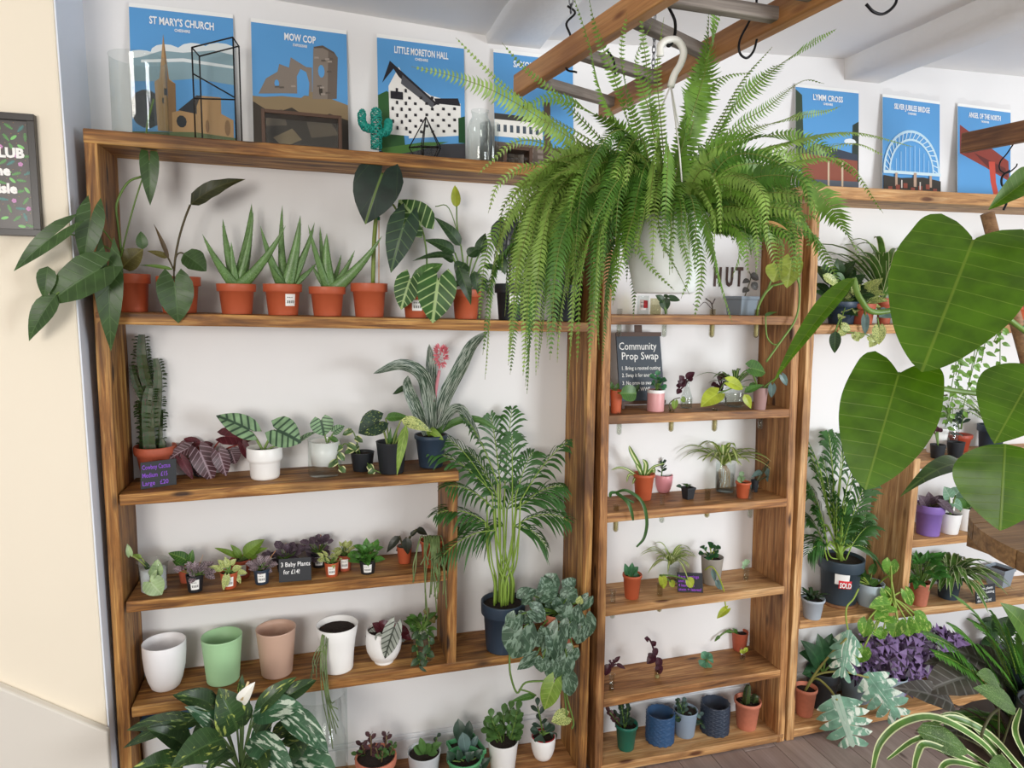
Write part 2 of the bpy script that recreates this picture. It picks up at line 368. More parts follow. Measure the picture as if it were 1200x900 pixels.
board(r2, 'shelf', W2, (713, 487), (930, 479), .034, 'S1')
board(r2, 'shelf', W2, (711, 602.5), (924.5, 584), .034, 'S2')
board(r2, 'shelf', W3, (709.6, 713), (920, 687), .034, 'S3')
board(r2, 'shelf', W2, (708, 820), (915, 785), .034, 'S4')
board(r2, 'shelf', W3, (704, 898.4), (919, 860), .034, 'S5')
r3 = thing('shelving_unit', 'pale timber shelving unit on the right behind the large-leaved plant', 'shelving', at(930, 870, 0), 'open timber shelving units'); r3.location.z = 0
board(r3, 'top_board', W3, (945, 216), (1290, 234), .048, 'top3')
board(r3, 'side_panel', W3, (922, 868), (953.5, 236), .036, vert=True, ground=True)
board(r3, 'shelf', W3, (957, 381), (1290, 380), .036, 'U1')
board(r3, 'shelf', W3, (938, 728), (1290, 690), .036, 'U4')
board(r3, 'shelf', W3, (929, 855.5), (1290, 789), .036, 'U5')
board(r3, 'side_panel', W3, (1055, 716), (1072, 538), .036, vert=True)
board(r3, 'shelf', W3, (1076, 541), (1290, 528), .034, 'U2')
board(r3, 'shelf', W3, (1068, 634), (1290, 612), .034, 'U3')
# ================= PLANT AND POT TOOLS =================
def prof(sh, t):
    if sh == 'ovate': return 0, math.sin(math.pi*t**.72)**.85 if 0 < t < 1 else 0
    if sh == 'lance': return 0, math.sin(math.pi*t**.6)**1.0 if 0 < t < 1 else 0
    if sh == 'spoon': return 0, math.sin(math.pi*min(1, t**1.6*.97+.03))**.8 if t < 1 else 0
    if sh == 'round': return 0, max(0, 1-(2*t-1)**2)**.5
    if sh == 'strap': return 0, min(1, .55+t*1.4)*(1-t**3.2)**.8
    if sh == 'aloe': return 0, (1-t)**.75 if t > .02 else 1
    if sh == 'oblong':
        o = (.80+.20*math.sin(math.pi/2*t/.40)) if t < .40 else max(0, 1-((t-.40)/.60)**1.75)**.72
        c = (1-(1-min(1, t/.11))**2)**.5; o = .60+(o-.60)*c
        return (.60*(1-(t/.13)**.55) if t < .13 else 0), max(0, o)
    ta = .3 if sh == 'arrow' else .2
    o = (.42+.58*math.sin(math.pi/2*t/.32)) if t < .32 else math.cos(math.pi/2*((t-.32)/.68)**(1.05 if sh == 'arrow' else 1.25))
    c = (1-(1-min(1, t/(ta*.7)))**2)**.5; o = .42+(o-.42)*c
    return (.42*(1-(t/ta)**.6) if t < ta else 0), max(0, o)
TA = {'heart': .2, 'arrow': .3, 'oblong': .13}
def leafgeo(mb, B, T_, w_, sh='ovate', face=.6, arch=.1, fold=.12, rows=8, cols=2, wave=.0, twist=0, nh=None):
    B, T_ = V(B), V(T_); ta = TA.get(sh, 0)
    if ta: B = B-(T_-B)*ta/(1-ta)
    d = T_-B; Ln = d.length
    if Ln < 1e-5: return
    h = nh if nh is not None else TOCAM(B)*face+V((0, 0, 1))*(1-face)+V((0, 0, 0))
    sd = d.cross(h)
    if sd.length < 1e-6: sd = V((1, 0, 0))
    sd.normalize(); n = sd.cross(d).normalized()
    if twist: R = Matrix.Rotation(twist, 3, d.normalized()); sd = R@sd; n = R@n
    cl = bez(B, (B+T_)/2+n*Ln*arch*2, T_, rows+1); hw = w_/2
    for s in (-1, 1):
        G = []
        for k, p in enumerate(cl):
            t = k/rows; i, o = prof(sh, t); tg = (cl[min(k+1, rows)]-cl[max(k-1, 0)]).normalized(); nn = sd.cross(tg)
            row = []
            for c in range(cols+1):
                a = i+(o-i)*c/cols; wv = math.sin(t*19+s)*wave*a if wave else 0
                row.append(mb.add(p+sd*(s*a*hw)+nn*((fold*a*hw*1.6 if sh != 'aloe' else 0)+wv*hw), (t, .5+s*a*.5)))
            G.append(row)
        for a, b_ in zip(G, G[1:]):
            for c in range(cols):
                q = (a[c], a[c+1], b_[c+1], b_[c]); mb.face(*(q if s > 0 else q[::-1]))
POTS = {
 'nursery': [(0,0),(.74,0),(.75,.02),(.87,.74),(.97,.75),(.985,.76),(1,.98),(.995,1),(.94,1),(.90,.78),(.85,.74)],
 'cup': [(0,0),(.74,0),(.77,.02),(.98,.97),(1,1),(.95,1),(.92,.9)],
 'rolled': [(0,0),(.66,0),(.70,.03),(.90,.86),(.98,.88),(1,.94),(.98,1),(.92,1),(.88,.86)],
 'rounded': [(0,0),(.55,0),(.66,.04),(.80,.20),(.93,.45),(.99,.75),(1,.99),(.985,1),(.95,.99),(.93,.8),(.80,.3)],
 'stepped': [(0,0),(.72,0),(.78,.02),(.82,.10),(.86,.52),(.90,.56),(.97,.60),(1,.66),(.99,.98),(.97,1),(.92,1),(.88,.7)],
 'vase': [(0,0),(.72,0),(.74,.02),(.78,.35),(.88,.7),(1,.99),(.985,1),(.95,.99),(.86,.72),(.74,.4)],
 'globe': [(0,0),(.52,0),(.54,.04),(.50,.07),(.72,.15),(.93,.38),(1,.62),(.96,.88),(.92,1),(.88,1),(.9,.85)],
 'straight': [(0,0),(.95,0),(.97,.02),(.99,.5),(1,.99),(.99,1),(.93,1),(.92,.6)],
 'bowl': [(0,0),(.60,0),(.68,.03),(.86,.72),(.97,.76),(1,.84),(1,.97),(.98,1),(.92,1),(.9,.8)],
 'hanging': [(0,0),(.62,0),(.70,.02),(.72,.10),(.735,.11),(.74,.15),(.755,.16),(.90,.50),(.99,.80),(1.03,.92),(1.03,.97),(1,1),(.96,1),(.9,.7)],
}
SOIL = mat('#2e1f18', .95, 1.0, 220, noisy=.5)
TERRA = mat('#bd5c3a', .5, .05, 40); TERRA2 = mat('#b4593f', .6, .1, 60, noisy=.15); TERRAP = mat('#c8795f', .7, .1, 60, noisy=.1)
BLACK = mat('#22262b', .5); NAVY = mat('#2f3f51', .45); DGREY = mat('#33424e', .5); PALEG = mat('#a9b4bd', .6); WPOT = mat('#f4f3f1', .35, .03, 50)
LABEL = mat('#f2f2ee', .5); INK = mat('#2a2a30', .6); STICK = mat('#d9a066', .7)
GLASS = glassm()
class Pl:
    def __init__(s, name, label, cat, key=None, px=None, py=None, Y=None, loc=None, group=None, r=0.0, rpx=None):
        if loc is None:
            loc = on(key, px, py, Y, r)
            if rpx and Y is None: loc = on(key, px, py, None, rpx*pxs(loc))
        s.loc = V(loc); s.root = thing(name, label, cat, s.loc, group); s.s = pxs(s.loc); s.Y = s.loc.y; s.st = MB(); s.fo = MB(); s.fm = []; s.top = s.loc; s.px = px
    def p(s, x, y, dy=0.0): return at(x, y, s.Y+dy)
    def pot(s, wt, h, kind='nursery', m_=TERRA, soil=.86, nm='pot', seg=30, sub=None, shear=None, ms=None, soilmat=None):
        R, H = wt/2*s.s, h*s.s; b = MB(); b.lathe([(r*R, z*H) for r, z in POTS[kind]], seg, s.loc, shear)
        o = b.build(nm, m_, s.root); s.R, s.H = R, H; s.body = o
        if soil:
            b = MB(); zs = soil*H; rr = None
            pf = POTS[kind]; rin = R*.9*(.8+.2*soil)*.99; n = 14
            c = b.add(s.loc+V((0, 0, zs+.002)))
            rg = [[b.add(s.loc+V((rin*q*math.cos(6.283*j/n), rin*q*math.sin(6.283*j/n), zs+random.uniform(-.0012, .0016)*(q < 1)))) for j in range(n)] for q in (.5, 1)]
            for j in range(n):
                b.face(c, rg[0][j], rg[0][(j+1) % n]); b.face(rg[0][j], rg[1][j], rg[1][(j+1) % n], rg[0][(j+1) % n])
            b.build('soil', soilmat or SOIL, s.root)
        s.top = s.loc+V((0, 0, H*(soil or .9))); return s
    def sticker(s, a0=-.5, a1=.35, z0=.25, z1=.65, taper=(.75, .9), bars=True, m_=None, az=None):
        """curved label on the front of the pot; angles around the side facing the viewer"""
        d = ORG-s.loc; base = math.atan2(d.y, d.x) if az is None else az; b = MB(); n = 6; rr = lambda z: s.R*(taper[0]+(taper[1]-taper[0])*z)+.0006
        for i in range(n+1):
            a = base+a0+(a1-a0)*i/n
            for z in (z0, z1): b.add(s.loc+V((rr(z)*math.cos(a), rr(z)*math.sin(a), z*s.H)))
        for i in range(n): b.face(2*i, 2*i+2, 2*i+3, 2*i+1)
        if bars:
            b.cur = 1
            for q in range(2):
                zc = z0+(z1-z0)*(.35 if q == 0 else .72); hh = (z1-z0)*(.12 if q == 0 else .04)
                for i in range(1, 12 if q == 0 else 9):
                    if i % 3 == 0: continue
                    i0 = len(b.v)
                    for f_ in (0, .055):
                        a = base+a0+(a1-a0)*(.1+.8*i/12+f_*.8)
                        for z in (zc-hh, zc+hh): b.add(s.loc+V(((rr(z)+.0005)*math.cos(a), (rr(z)+.0005)*math.sin(a), z*s.H)))
                    b.face(i0, i0+2, i0+3, i0+1)
        b.build('price_label', [m_ or LABEL, INK], s.root); return s
    def leaf(s, m_, bx, by, tx, ty, w_, sh='ovate', dy=0, y0=0, arch=.08, face=.65, fold=.12, stem=None, sr=1.0, wave=0, name='leaf', rows=8, twist=0, label=None, ctl=None):
        B, T_ = s.p(bx, by, y0), s.p(tx, ty, y0+dy); b = MB(); leafgeo(b, B, T_, w_*pxs(B), sh, face, arch, fold, rows, 2, wave, twist)
        o = b.build(name, m_, s.root, label=label)
        if stem is not False:
            o_ = s.p(*stem) if stem else s.top
            c = s.p(*ctl, y0*.6) if ctl else (o_+B)/2+V((0, 0, .25*(B-o_).length))*.5
            s.st.tube(bez(o_, c, B, 7), [sr*s.s]*7, 5)
        return s
    def leaves(s, m_, sh, rows, **k):
        for r in rows: s.leaf(m_, *r[:5], sh, **{**k, **(r[5] if len(r) > 5 else {})})
        return s
    def stemline(s, pts, r=1.0, y=0): s.st.tube(catmull([s.p(*q[:2], (q[2] if len(q) > 2 else y)) for q in pts], 5), r*s.s, 5); return s
    # --- foliage too fine to pick apart ---
    def small(s, B, T_, w_, sh='ovate', rows=3, arch=.08, face=.4, fold=.1, cols=1, nh=None): leafgeo(s.fo, B, T_, w_, sh, face, arch, fold, rows, cols, nh=nh)
    def straps(s, o, n, ln, w_, up=.75, droop=.9, seed=1, az=(0, 6.283), y0=0, lf=(.6, 1.1), org=None, sh='strap', rows=9, each=None):
        rn = random.Random(seed); O = org or s.p(*o, y0)
        for k in range(n):
            a = az[0]+(az[1]-az[0])*(k+rn.random()*.8)/n; l_ = ln*s.s*rn.uniform(*lf); e = rn.uniform(up*.75, min(1.5, up*1.35))
            h = V((math.cos(a), math.sin(a), 0)); P1 = O+(h*math.cos(e)+V((0, 0, math.sin(e))))*l_*.55
            P2 = P1+(h*.75+V((0, 0, .25-droop)))*l_*.55*rn.uniform(.6, 1.2)
            if P2.y > WALLY-.01: P2.y = WALLY-.01-rn.random()*.02
            if P1.y > WALLY-.015: P1.y = WALLY-.015
            cl = bez(O, P1, P2, rows+1); sd = h.cross(V((0, 0, 1))).normalized(); mb = MB() if each else s.fo
            idx = []
            for q, p in enumerate(cl):
                t = q/rows; hw = prof(sh, t)[1]*w_*s.s/2 if q < rows else 0
                idx.append([mb.add(p-sd*hw+V((0, 0, hw*.35)), (t, .1)), mb.add(p, (t, .5)), mb.add(p+sd*hw+V((0, 0, hw*.35)), (t, .9))])
            for a_, b_ in zip(idx, idx[1:]):
                for c in (0, 1): mb.face(a_[c], b_[c], b_[c+1], a_[c+1])
            if each: mb.build('leaf', each, s.root)
        return s
    def bush(s, c, rx, ry, n, ln, w_, sh='ovate', seed=1, y0=0, up=.3, face=.45, stem=True, each=None, dz=.7, rows=4, cols=1, shell=.45, flat=0):
        rn = random.Random(seed); Cc = s.p(*c, y0); k = 0; g = 0
        while k < n and g < n*20:
            g += 1; d = V((rn.uniform(-1, 1), rn.uniform(-1, 1), rn.uniform(-1, 1)))
            if not shell < d.length < 1: continue
            P = Cc+V((d.x*rx, d.y*rx*dz, d.z*ry))*s.s
            dr = (V((d.x, d.y, d.z*.5))+V((0, 0, up))+V((rn.uniform(-.4, .4), rn.uniform(-.4, .4), rn.uniform(-.4, .4)))).normalized()
            l_ = ln*s.s*rn.uniform(.7, 1.15); T_ = P+dr*l_
            if T_.y > WALLY-.008: continue
            if T_.z < s.loc.z+.004: continue
            mb = MB() if each else s.fo; leafgeo(mb, P, T_, w_*s.s*rn.uniform(.8, 1.1), sh, face, .1, .12, rows, cols)
            if each: mb.build('leaf', each, s.root)
            if stem: s.st.tube(bez(s.top, (s.top+P)/2+V((0, 0, .1*(P-s.top).length)), P, 4), .5*s.s, 4, False)
            k += 1
        return s
    def vine(s, pts, ln, w_, sp, m_=None, sh='heart', seed=1, r=.7, hang=.8, each=None, start=0, face=.8):
        rn = random.Random(seed); cl = catmull([s.p(*q[:2], (q[2] if len(q) > 2 else 0)) for q in pts], 8); s.st.tube(cl, r*s.s, 5)
        acc = 0; side = 1
        for a, b_ in zip(cl, cl[1:]):
            acc += (b_-a).length
            if acc > sp*s.s:
                acc = 0; side = -side; l_ = ln*s.s*rn.uniform(.7, 1.1)
                dr = (V((side*rn.uniform(.5, 1), rn.uniform(-.7, .1), -hang*rn.uniform(.4, 1.2)))).normalized(); T_ = b_+dr*l_
                if T_.y > WALLY-.006: T_.y = WALLY-.006
                mb = MB() if each else s.fo; leafgeo(mb, b_+dr*l_*.15, T_, w_*s.s, sh, face, .1, .1, 6 if each else 4, 2 if each else 1)
                if each: mb.build('leaf', each, s.root)
        return s
    def done(s, fm=None, sm=None, fname='foliage', sname='stem'):
        if s.fo.v: s.fo.build(fname, fm, s.root, kind='stuff')
        s.fo = MB()
        if s.st.v: s.st.build(sname, sm or STEM, s.root)
        s.st = MB(); return s
    def sub(s, fm, fname='foliage'):
        s.fo.build(fname, fm, s.root, kind='stuff'); s.fo = MB(); return s
def card(name, label, cat, key, corners, lines, mcol, base=None, Y=None, face='#26292e', size=.2, lean=.012, group=None, t=.004):
    """small chalk card standing on a shelf. corners: bottom-left and bottom-right px, top-left px height in px"""
    (x0, y0), (x1, y1), h = corners
    A = on(key, x0, y0, Y); B = on(key, x1, y1, Y); s_ = pxs((A+B)/2); H = h*s_; ex = (B-A); W_ = ex.length; ex.normalize(); ez = V((0, lean/H, 1)).normalized(); ey = ex.cross(ez)*-1
    if ey.y < 0: ey = -ey
    root = thing(name, label, cat, (A+B)/2, group); b = MB()
    b.hexa([A, B, B+ey*t, A+ey*t, A+ez*H, B+ez*H, B+ez*H+ey*t, A+ez*H+ey*t]); b.build('card', mat(face, .6, .1, 80), root, smooth=False, bevel=.0008)
    rz = math.atan2(ex.y, ex.x); rx = math.pi/2-math.atan2(ez.y, ez.z)
    for ln_, fx, fz, sz, mw in lines:
        q = A+ex*(fx*W_)+ez*(fz*H)-ey*.0012
        textmesh(ln_, sz*H, mcol, 'lettering', root, q, (rx, 0, rz), 'LEFT', maxw=mw*W_ if mw else None, bold=.4)
    return root
STEM = mat('#5f7d35', .5); STEMD = mat('#4b4a2c', .6); STEMP = mat('#8a9a55', .5)
G_DARK = leafm('dark_green_leaf', '#2c4a26', '#5c7a45', 9, .05); G_MID = leafm('mid_green_leaf', '#4d7a33', '#7fa058', 8, .05); G_LITE = leafm('light_green_leaf', '#86a83f', '#b9cc70', 7, .05)
PHILO = leafm('philodendron_leaf', '#42602f', '#71905a', 8, .05, back='#5c6c3e', vs_=.28, mrw=.6); PHILOB = leafm('bronze_leaf', '#6b6431', '#8f8750', 7, .05)
DRAG = leafm('dragon_scale_leaf', '#93b78a', '#1e3a2b', 6, .17, rough=.45, vs_=.9); VELV = leafm('velvet_dark_leaf', '#22382d', '#93b64f', 1, .0, rough=.4); VELV2 = leafm('dusky_green_leaf', '#34503c', '#7d9f63', 7, .05)
CLAR = leafm('pale_veined_leaf', '#3c6a2b', '#b4cf8c', 6, .085, slant=3.2, vs_=.9); BLACKL = leafm('black_metallic_leaf', '#3b4046', '#181c20', 7, .12, rough=.3, vs_=.9)
# ================= UNIT 1, MIDDLE SHELF =================
a = Pl('potted_philodendron', 'long-leaved climbing philodendron in the first terracotta pot, leaves spilling past the left post', 'plant', 'mid', 158, Y=.085).pot(37, 44, 'nursery')
for r in ((72,273,16,318,24,dict(sh='arrow',y0=-.20,dy=-.01)), (107,255,98,312,30,dict(sh='arrow',y0=-.15)), (66,345,34,400,27,dict(sh='lance',y0=-.20,face=.5)), (127,318,130,412,31,dict(sh='arrow',y0=-.12)), (175,188,176,241,21,dict(sh='arrow',y0=-.03))):
    a.leaf(PHILO, *r[:5], sh=r[5].pop('sh'), stem=(142, 300, -.04), sr=.9, **r[5])
a.leaf(PHILO, 122, 315, 55, 357, 48, 'heart', y0=-.17, dy=-.02, stem=(142, 312, -.05), wave=.05); a.leaf(PHILO, 56, 312, 52, 352, 20, 'lance', y0=-.20, stem=False)
a.leaf(PHILOB, 143, 314, 168, 292, 27, 'ovate', y0=-.03, stem=(142, 318, -.02)); a.leaf(PHILO, 167, 292, 165, 271, 13, 'ovate', y0=-.02, stem=(150, 305))
a.stemline([(141, 322, 0), (142, 295, -.03), (138, 262, -.03), (137, 238, -.03), (150, 214, -.03), (166, 207, -.03)], 1.4); a.stemline([(171, 188, -.03), (172, 150, -.04), (180, 116, -.05)], 1.1); a.done()
b_ = Pl('potted_philodendron', 'wavy-leaved philodendron with one dark leaf arching up, in the second terracotta pot', 'plant', 'mid', 211, Y=.08).pot(48, 42, 'nursery')
b_.leaf(leafm('dark_olive_leaf', '#3d4126', '#5c5a32', 8, .05), 223, 240, 288, 210, 21, 'lance', stem=(204, 318), ctl=(206, 280), sr=1.3, wave=.12, arch=.16)
b_.leaf(PHILO, 215, 297, 242, 318, 28, 'ovate', stem=(204, 315), ctl=(205, 292), wave=.1); b_.leaf(PHILO, 204, 328, 209, 379, 40, 'heart', y0=-.09, stem=(204, 318), wave=.08)
b_.leaf(leafm('brown_shoot', '#5d4a2c'), 198, 304, 180, 262, 5, 'lance', stem=(203, 315)); b_.leaf(PHILOB, 197, 302, 172, 294, 8, 'lance', stem=(203, 315)); b_.leaf(STEM, 203, 316, 163, 311, 5, 'lance', stem=False)
b_.sticker(.35, .7, .35, .6, bars=False); b_.done(sm=mat('#4e4529', .6))
ALOE = leafm('aloe_leaf', '#638f47', blotch='#a3c488', bamt=.3, bscale=38, rough=.35)
def aloe(px, wt, h, org, tips, lab, st=None):
    p = Pl('potted_aloe', lab, 'plant', 'mid', px, Y=.09, group='aloes in terracotta pots').pot(wt, h, 'nursery')
    for i, (tx, ty, w_) in enumerate(tips):
        dy = [-.05, .03, -.02, .05, 0, -.06, .02][i % 7]; B = p.p(org[0]+(tx-org[0])*.06, org[1]+2, dy*.1); T_ = p.p(tx, ty, dy)
        b = MB(); n = 8; out = V((tx-org[0], 0, 0)).normalized() if abs(tx-org[0]) > 1 else V((0, 0, 0)); c = (B+T_)/2-V((0, 0, 1))*.0+V((0, 0, -.10 if abs(tx-org[0]) > 25 else .0))*(T_-B).length+out*.05*(T_-B).length*(1 if abs(tx-org[0]) < 25 else .6)
        cl = bez(B, c, T_, n+1); hh = TOCAM(B)
        R_ = []
        for k, q in enumerate(cl):
            t = k/n; tg = (cl[min(k+1, n)]-cl[max(k-1, 0)]).normalized(); sd = tg.cross(hh).normalized(); nn = sd.cross(tg); r_ = w_*.66*p.s*(1-t)**.75
            R_.append([b.add(q+sd*(r_*math.cos(an))+nn*(r_*.35*math.sin(an)-(r_*.25 if math.sin(an) > 0 else 0)*0), (t, .5+.5*math.cos(an))) for an in [6.2832*j/8 for j in range(8)]])
            if k < n and k > 0 and k % 1 == 0:
                for s2 in (-1, 1): # marginal teeth
                    e = q+sd*(r_*s2); i0 = b.add(e-tg*.0012, (t, 1)); i1 = b.add(e+tg*.0012, (t, 1)); i2 = b.add(e+sd*s2*.0022+tg*.001, (t, 1)); b.face(i0, i1, i2)
        for A_, B_ in zip(R_, R_[1:]):
            for j in range(8): b.face(A_[j], A_[(j+1) % 8], B_[(j+1) % 8], B_[j])
        b.build('leaf', ALOE, p.root)
    if st: p.sticker(*st)
    return p
aloe(278, 44, 35, (278, 333), [(237,274,10), (261,256,10), (271,283,8), (295,238,13), (297,247,8), (335,264,11), (291,310,7)], 'leftmost of the three spiky aloes, in a terracotta pot with no label')
aloe(332, 44, 36, (334, 336), [(305,264,10), (331,240,9), (352,252,13), (369,260,9), (368,268,10), (316,309,9), (372,307,8)], 'middle of the three spiky aloes, terracotta pot with a white price label', (.15, .8, .3, .68))
aloe(384, 42, 34, (386, 338), [(361,263,8), (375,265,8), (383,273,14), (400,298,6), (416,293,8), (448,276,12), (365,310,7)], 'rightmost of the three spiky aloes, one long leaf pointing right')
p = Pl('potted_alocasia', 'tall alocasia with large dark velvet leaves on a staked stem, plain terracotta pot', 'plant', 'mid', 433, Y=.085).pot(43, 39, 'nursery')
p.stemline([(437, 333), (438, 290), (440, 262, -.02), (443, 240, -.02), (449, 203, -.06)], 2.6).stemline([(440, 258, -.02), (455, 235), (474, 262, -.04)], 1.2)
p.leaf(VELV, 449, 203, 428, 263, 56, 'heart', y0=-.07, stem=False, wave=.03, label='large near-black velvet leaf'); p.leaf(VELV2, 474, 264, 458, 320, 36, 'arrow', y0=-.04, stem=False, wave=.03)
p.done(sm=mat('#7d9140', .5)); b = MB(); b.tube([p.p(444, 333), p.p(444, 248, .0)], .0018, 6); b.build('support_stake', STICK, p.root); b = MB(); b.obox(p.p(442, 256, -.02), V((1, 0, 0)), V((0, 1, 0)), V((0, 0, 1)), .009, .006, .006); b.build('plant_clip', mat('#1f6b45', .4), p.root, bevel=.002)
p = Pl('potted_anthurium', 'anthurium with pale-veined heart leaves hiding its small labelled terracotta pot', 'plant', 'mid', 487, Y=.11).pot(32, 28, 'nursery'); p.sticker(-.3, .6, .3, .75)
p.leaf(CLAR, 514, 327, 507, 379, 46, 'heart', y0=-.13, stem=(490, 345)); p.leaf(CLAR, 481, 327, 470, 363, 31, 'heart', y0=-.09, stem=(488, 345)); p.leaf(G_MID, 491, 327, 519, 309, 20, 'heart', y0=-.08, stem=(490, 345))
p.leaf(CLAR, 494, 266, 467, 234, 42, 'heart', y0=-.02, dy=.02, stem=(497, 345), ctl=(505, 300), sr=1.1); p.done()
p = Pl('potted_peace_lily', 'glossy green peace lily with a single greenish spathe, in a terracotta pot', 'plant', 'mid', 546, Y=.10).pot(35, 34, 'nursery')
p.leaves(G_DARK, 'lance', [(540,288,508,254,15), (533,296,496,281,16), (530,300,483,306,9,dict(dy=-.05)), (562,297,569,273,15), (566,312,588,317,8), (553,302,570,285,10), (537,312,552,358,16,dict(y0=-.07)), (562,330,574,344,9), (532,305,516,300,12), (545,308,535,325,20,dict(y0=-.05)), (556,318,560,345,14,dict(y0=-.04)), (550,325,530,338,12), (548,300,562,290,13), (556,328,575,331,9)], stem=(546, 342), arch=.12)
p.stemline([(546, 340), (542, 300), (536, 268), (535, 241)], .9); p.stemline([(545, 340), (540, 290), (526, 244), (510, 242)], .6); p.done()
b = MB(); leafgeo(b, p.p(535, 243), p.p(533, 217), 11*p.s, 'ovate', 1, .05, .5); b.build('flower', leafm('spathe_green', '#b9c44a'), p.root); 
p = Pl('potted_alocasia', 'black metallic-leaved alocasia in a black labelled pot beside the fern', 'plant', 'mid', 600, Y=.08).pot(42, 42, 'nursery', BLACK); p.sticker(-.2, .55, .45, .75)
p.leaf(BLACKL, 596, 266, 592, 304, 40, 'heart', y0=-.02, stem=(598, 336), sr=1.3); p.leaf(G_DARK, 585, 298, 592, 322, 13, y0=.02, dy=-.02); p.leaf(BLACKL, 606, 262, 612, 275, 12); p.done(sm=STEMD)
p = Pl('potted_bushy_plant', 'dark pot half hidden by the hanging fern, last on the left unit\'s middle shelf', 'plant', 'mid', 662, Y=.10).pot(42, 42, 'nursery', BLACK); p.bush((662, 305), 26, 28, 40, 18, 9, seed=4); p.done(G_DARK)
# ================= UNIT 1, SHELF A =================
p = Pl('potted_cactus', 'tall leafy dark green column cactus in a shallow terracotta pot at the left post', 'plant', 'A', 184, 566, rpx=20).pot(46, 40, 'bowl', TERRA2)
SPC = leafm('cactus_skin', '#3c5527', blotch='#5d3a34', bamt=.2, bscale=20)
def column(p, pts, r, ribs=4, seed=1, leafm_=None, spike=True):
    rn = random.Random(seed); cl = catmull([p.p(*q[:2], q[2] if len(q) > 2 else 0) for q in pts], 6); n = len(cl); b = MB(); R_ = []; u0 = V((.8, -.6, 0))
    for k, q in enumerate(cl):
        t = k/(n-1); tg = (cl[min(k+1, n-1)]-cl[max(k-1, 0)]).normalized(); u = (u0-tg*u0.dot(tg)).normalized(); w_ = tg.cross(u)
        rr = r*p.s*(1-.45*t**3)*(1+.03*math.sin(k*2.2)); m_ = ribs*2
        R_.append([b.add(q+(u*math.cos(6.2832*j/m_)+w_*math.sin(6.2832*j/m_))*rr*(1.15 if j % 2 == 0 else .62), (t, j/m_)) for j in range(m_)])
        if spike and k < n-1:
            for j in range(0, m_, 2):
                d = u*math.cos(6.2832*j/m_)+w_*math.sin(6.2832*j/m_); base = q+d*rr*1.1
                if leafm_ and rn.random() < (.55+.6*t): leafgeo(p.fo, base, base+(d+tg*.25+V((0, 0, -.15))).normalized()*p.s*rn.uniform(5, 9), 3.4*p.s, 'spoon', .4, .1, .1, 3, 1)
                else: p.fo.tube([base, base+(d+tg*.3).normalized()*p.s*2.2], .0004, 3)
    for A_, B_ in zip(R_, R_[1:]):
        for j in range(len(A_)): b.face(A_[j], A_[(j+1) % len(A_)], B_[(j+1) % len(A_)], B_[j])
    b.face(*R_[-1]); b.build('cactus_stem', SPC, p.root, smooth=False)
column(p, [(176,530), (174,500), (173,470), (176,452)], 8, seed=1, leafm_=1); column(p, [(180,470,.02), (170,440,.01), (166,415), (166,392)], 7, seed=2, leafm_=1); column(p, [(182,500), (184,470), (185,440), (182,420)], 6, seed=3, leafm_=1)
column(p, [(170,470), (160,450), (154,428)], 5, seed=4); column(p, [(191,528), (190,514)], 4, seed=5); column(p, [(184,528,.02), (186,500,.03), (188,480,.03)], 6, seed=6, leafm_=1); column(p, [(168,528,.02), (168,490,.02), (164,470)], 5, seed=7, leafm_=1); p.done(leafm('cactus_small_leaf', '#3f5a2b'))
card('price_card', 'black card with purple "Cowboy Cactus" prices leaning on the cactus pot', 'sign', 'A', ((165, 574), (207, 568), 31), [('Cowboy Cactus', .04, .72, .24, .78), ('Medium  £15', .04, .42, .24, .7), ('Large   £20', .04, .12, .24, .72)], mat('#8e4fd0', .6))
BEG = leafm('dark_begonia_leaf', '#5a3a40', '#a9929c', 8, .08, slant=3, rough=.35, back='#7a2630', vs_=.9); BEGR = leafm('wine_leaf', '#5c1f2a', '#7d3840', 7, .07, rough=.35)
p = Pl('potted_begonia', 'dark wine-and-silver begonia sprawling between the cactus and the white pot', 'plant', 'A', 238, 560, rpx=14).pot(26, 22, 'cup', BLACK)
p.leaves(BEG, 'heart', [(233,528,249,565,28,dict(y0=-.05)), (256,530,265,558,20,dict(y0=-.06)), (232,538,238,562,16,dict(y0=-.02)), (270,528,276,544,20,dict(y0=-.04)), (222,525,196,540,16,dict(y0=-.04)), (247,530,236,548,18,dict(y0=-.03))], stem=(240, 540), wave=.04)
p.leaves(BEGR, 'heart', [(262,512,296,516,24,dict(y0=-.02)), (284,520,292,540,12,dict(y0=-.05)), (222,520,204,534,14), (226,520,236,518,14), (212,538,226,562,12,dict(y0=-.06)), (240,524,250,520,12), (230,520,215,514,12)], stem=(240, 542), wave=.05); p.done(sm=mat('#8c3b32', .5))
p = Pl('potted_dragon_scale_alocasia', 'white two-step ceramic pot holding an alocasia with silver leaves and black veins', 'plant', 'A', 311, 564, rpx=17).pot(40, 37, 'stepped', WPOT, soil=.85)
p.leaf(DRAG, 294, 506, 253, 487, 29, 'heart', y0=-.02, stem=(308, 528), sr=1.6, fold=.05); p.leaf(DRAG, 322, 504, 353, 519, 40, 'heart', y0=-.03, stem=(309, 528), sr=1.6, fold=.05); p.leaf(DRAG, 353, 517, 372, 506, 10, 'heart', stem=(310, 528), face=.3); p.done(sm=mat('#8aa45c', .5))
